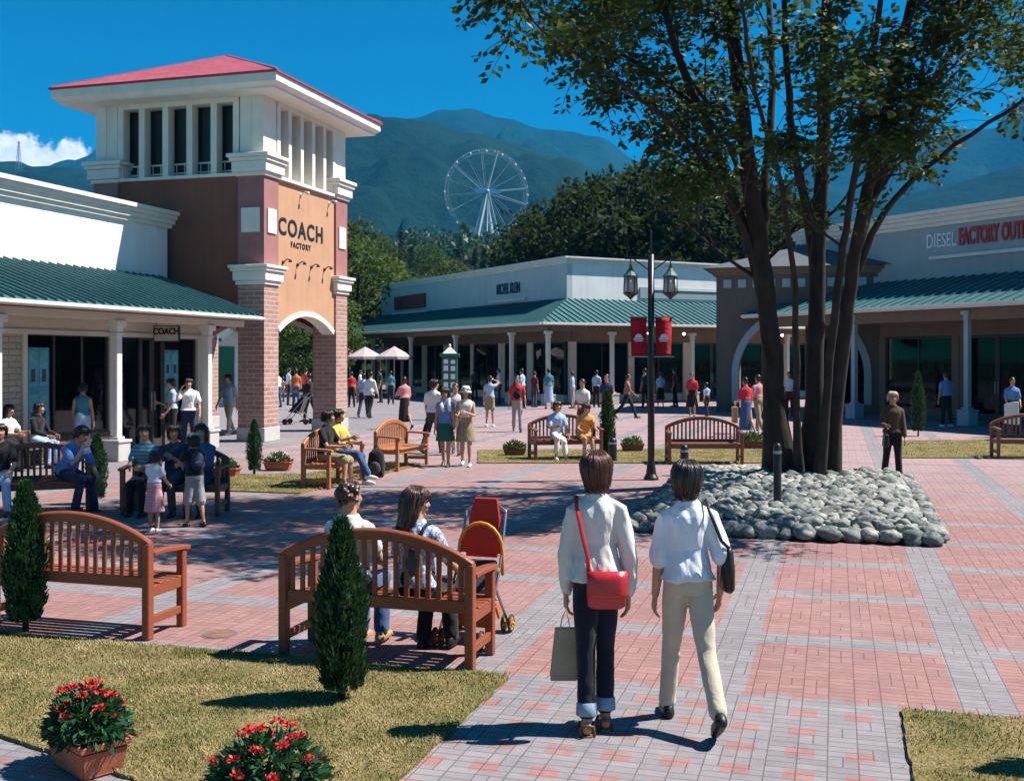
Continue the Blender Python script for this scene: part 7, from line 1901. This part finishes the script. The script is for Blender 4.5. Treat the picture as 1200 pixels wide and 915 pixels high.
# ---- shade of the corner shop
for px, d, lab, tp, bt_, hd in ((612, 46, 'person in blue shirt in the shade at the corner shop doorway', 'ltblue', ('black', 'trousers', 0.98), 60), (626, 47, 'person in dark red shirt in the shade beside the corner column', 'dkred', ('dkgrey', 'trousers', 0.98), -40),
        (643, 45.5, 'woman in pale teal dress standing just right of the corner column', 'teal', ('ltblue', 'skirt', 0.6), 10), (671, 46, 'person in grey-blue clothes at the middle door of the corner shop', 'ltblue', ('grey', 'trousers', 0.98), 80),
        (699, 47, 'person in pale blue top by the second column of the corner shop', 'ltblue', ('black', 'trousers', 0.98), -20), (756, 47, 'person in dark clothes left of the lamp post in shade', 'dkgrey', ('black', 'trousers', 0.98), 40), (774, 46.5, 'person in bright blue top right of the lamp post under the banners', 'ltblue', ('black', 'skirt', 0.5), 0),
        (791, 47.5, 'person in dark red under the awning right of the banners', 'dkred', ('black', 'trousers', 0.98), 70), (585, 50, 'person in white top under the left awning of the corner shop', 'white', ('navy', 'trousers', 0.98), 100), (556, 55, 'person in dark clothes behind the directory pillar', 'dkgrey', ('black', 'trousers', 0.98), 30)):
    p = toW((px - 600)/FPX*d, d); person(lab, p, head(hd), ru(1.55, 1.72), 2, ST, HG, hair=('black', 'short'), top=(tp, 0.6), bottom=bt_, shoes='black', hem=0.1)
for px, d, lab, tp, bt_, hd in ((326, 47, 'person in white shirt by the rail fence seen through the arch', 'white', ('jeans', 'trousers', 0.98), 60), (338, 49, 'person in pale blue by the rail fence seen through the arch', 'ltblue', ('navy', 'trousers', 0.98), -60), (347, 45, 'person in orange top beyond the arch near the black pushchair', 'orange', ('jeans', 'trousers', 0.98), 10),
        (358, 50, 'person in red top at the right of the arch opening', 'red', ('black', 'trousers', 0.98), -30), (332, 53, 'child in tan clothes beyond the rail fence through the arch', 'tan', ('brown', 'trousers', 0.98), 120),
        (412, 47, 'person in red top in the shade just right of the tower', 'red', ('black', 'trousers', 0.98), 20), (446, 52, 'person in black in the shade beneath the parasols', 'black', ('black', 'trousers', 0.98), 100), (458, 50, 'person in grey-blue in the shade beneath the parasols', 'teal', ('navy', 'trousers', 0.98), 10), (422, 54, 'person in white top far back below the parasols', 'white', ('black', 'trousers', 0.98), -80)):
    p = toW((px - 600)/FPX*d, d); person(lab, p, head(hd), ru(1.5, 1.7) if 'child' not in lab else 1.2, 2, ST, HG, hair=('black', 'short'), top=(tp, 0.6), bottom=bt_, shoes='black', hem=0.1)
person('person pushing a black pushchair seen through the tower arch', G(363, 494) , head(80), 1.64, 2, W1, ((40, 4, 40, 5), (40, 4, 40, 5)), hair=('black', 'short'), top=('black', 1.8), bottom=('black', 'trousers', 0.98), shoes='black')
p = G(349, 497); t = thing('pushchair', 'black pushchair rolling on the paving seen through the arch', 'stroller', p, head(80) - math.pi/2)
b = MB(); b.rings([[(-0.2, -0.1, 0.35), (0.2, -0.1, 0.35), (0.2, 0.25, 0.4), (-0.2, 0.25, 0.4)], [(-0.2, -0.3, 0.85), (0.2, -0.3, 0.85), (0.2, -0.2, 0.9), (-0.2, -0.2, 0.9)]]); b.build('seat', CL('black'), t)
b = MB()
for sx in (-1, 1): b.tube([(sx*0.22, -0.45, 1.0), (sx*0.22, 0.35, 0.12)], 0.015, 6); b.tube([(sx*0.22, 0.0, 0.5), (sx*0.22, -0.35, 0.12)], 0.015, 6)
b.build('frame', grey_metal, t)
for sx in (-1, 1):
    for y in (0.35, -0.35):
        b = MB(); b.tube([(sx*0.22 - 0.02, y, 0.09), (sx*0.22 + 0.02, y, 0.09)], 0.09, 12, False); b.build('wheel', black_metal, t)
person('person in red and white standing under the gateway arch behind tree', toW((925 - 600)/FPX*40, 40), head(150), 1.64, 2, ST, HG, hair=('black', 'short'), top=('white', 0.6), bottom=('dkred', 'trousers', 0.98), shoes='black', hem=0.1)
finish_people()
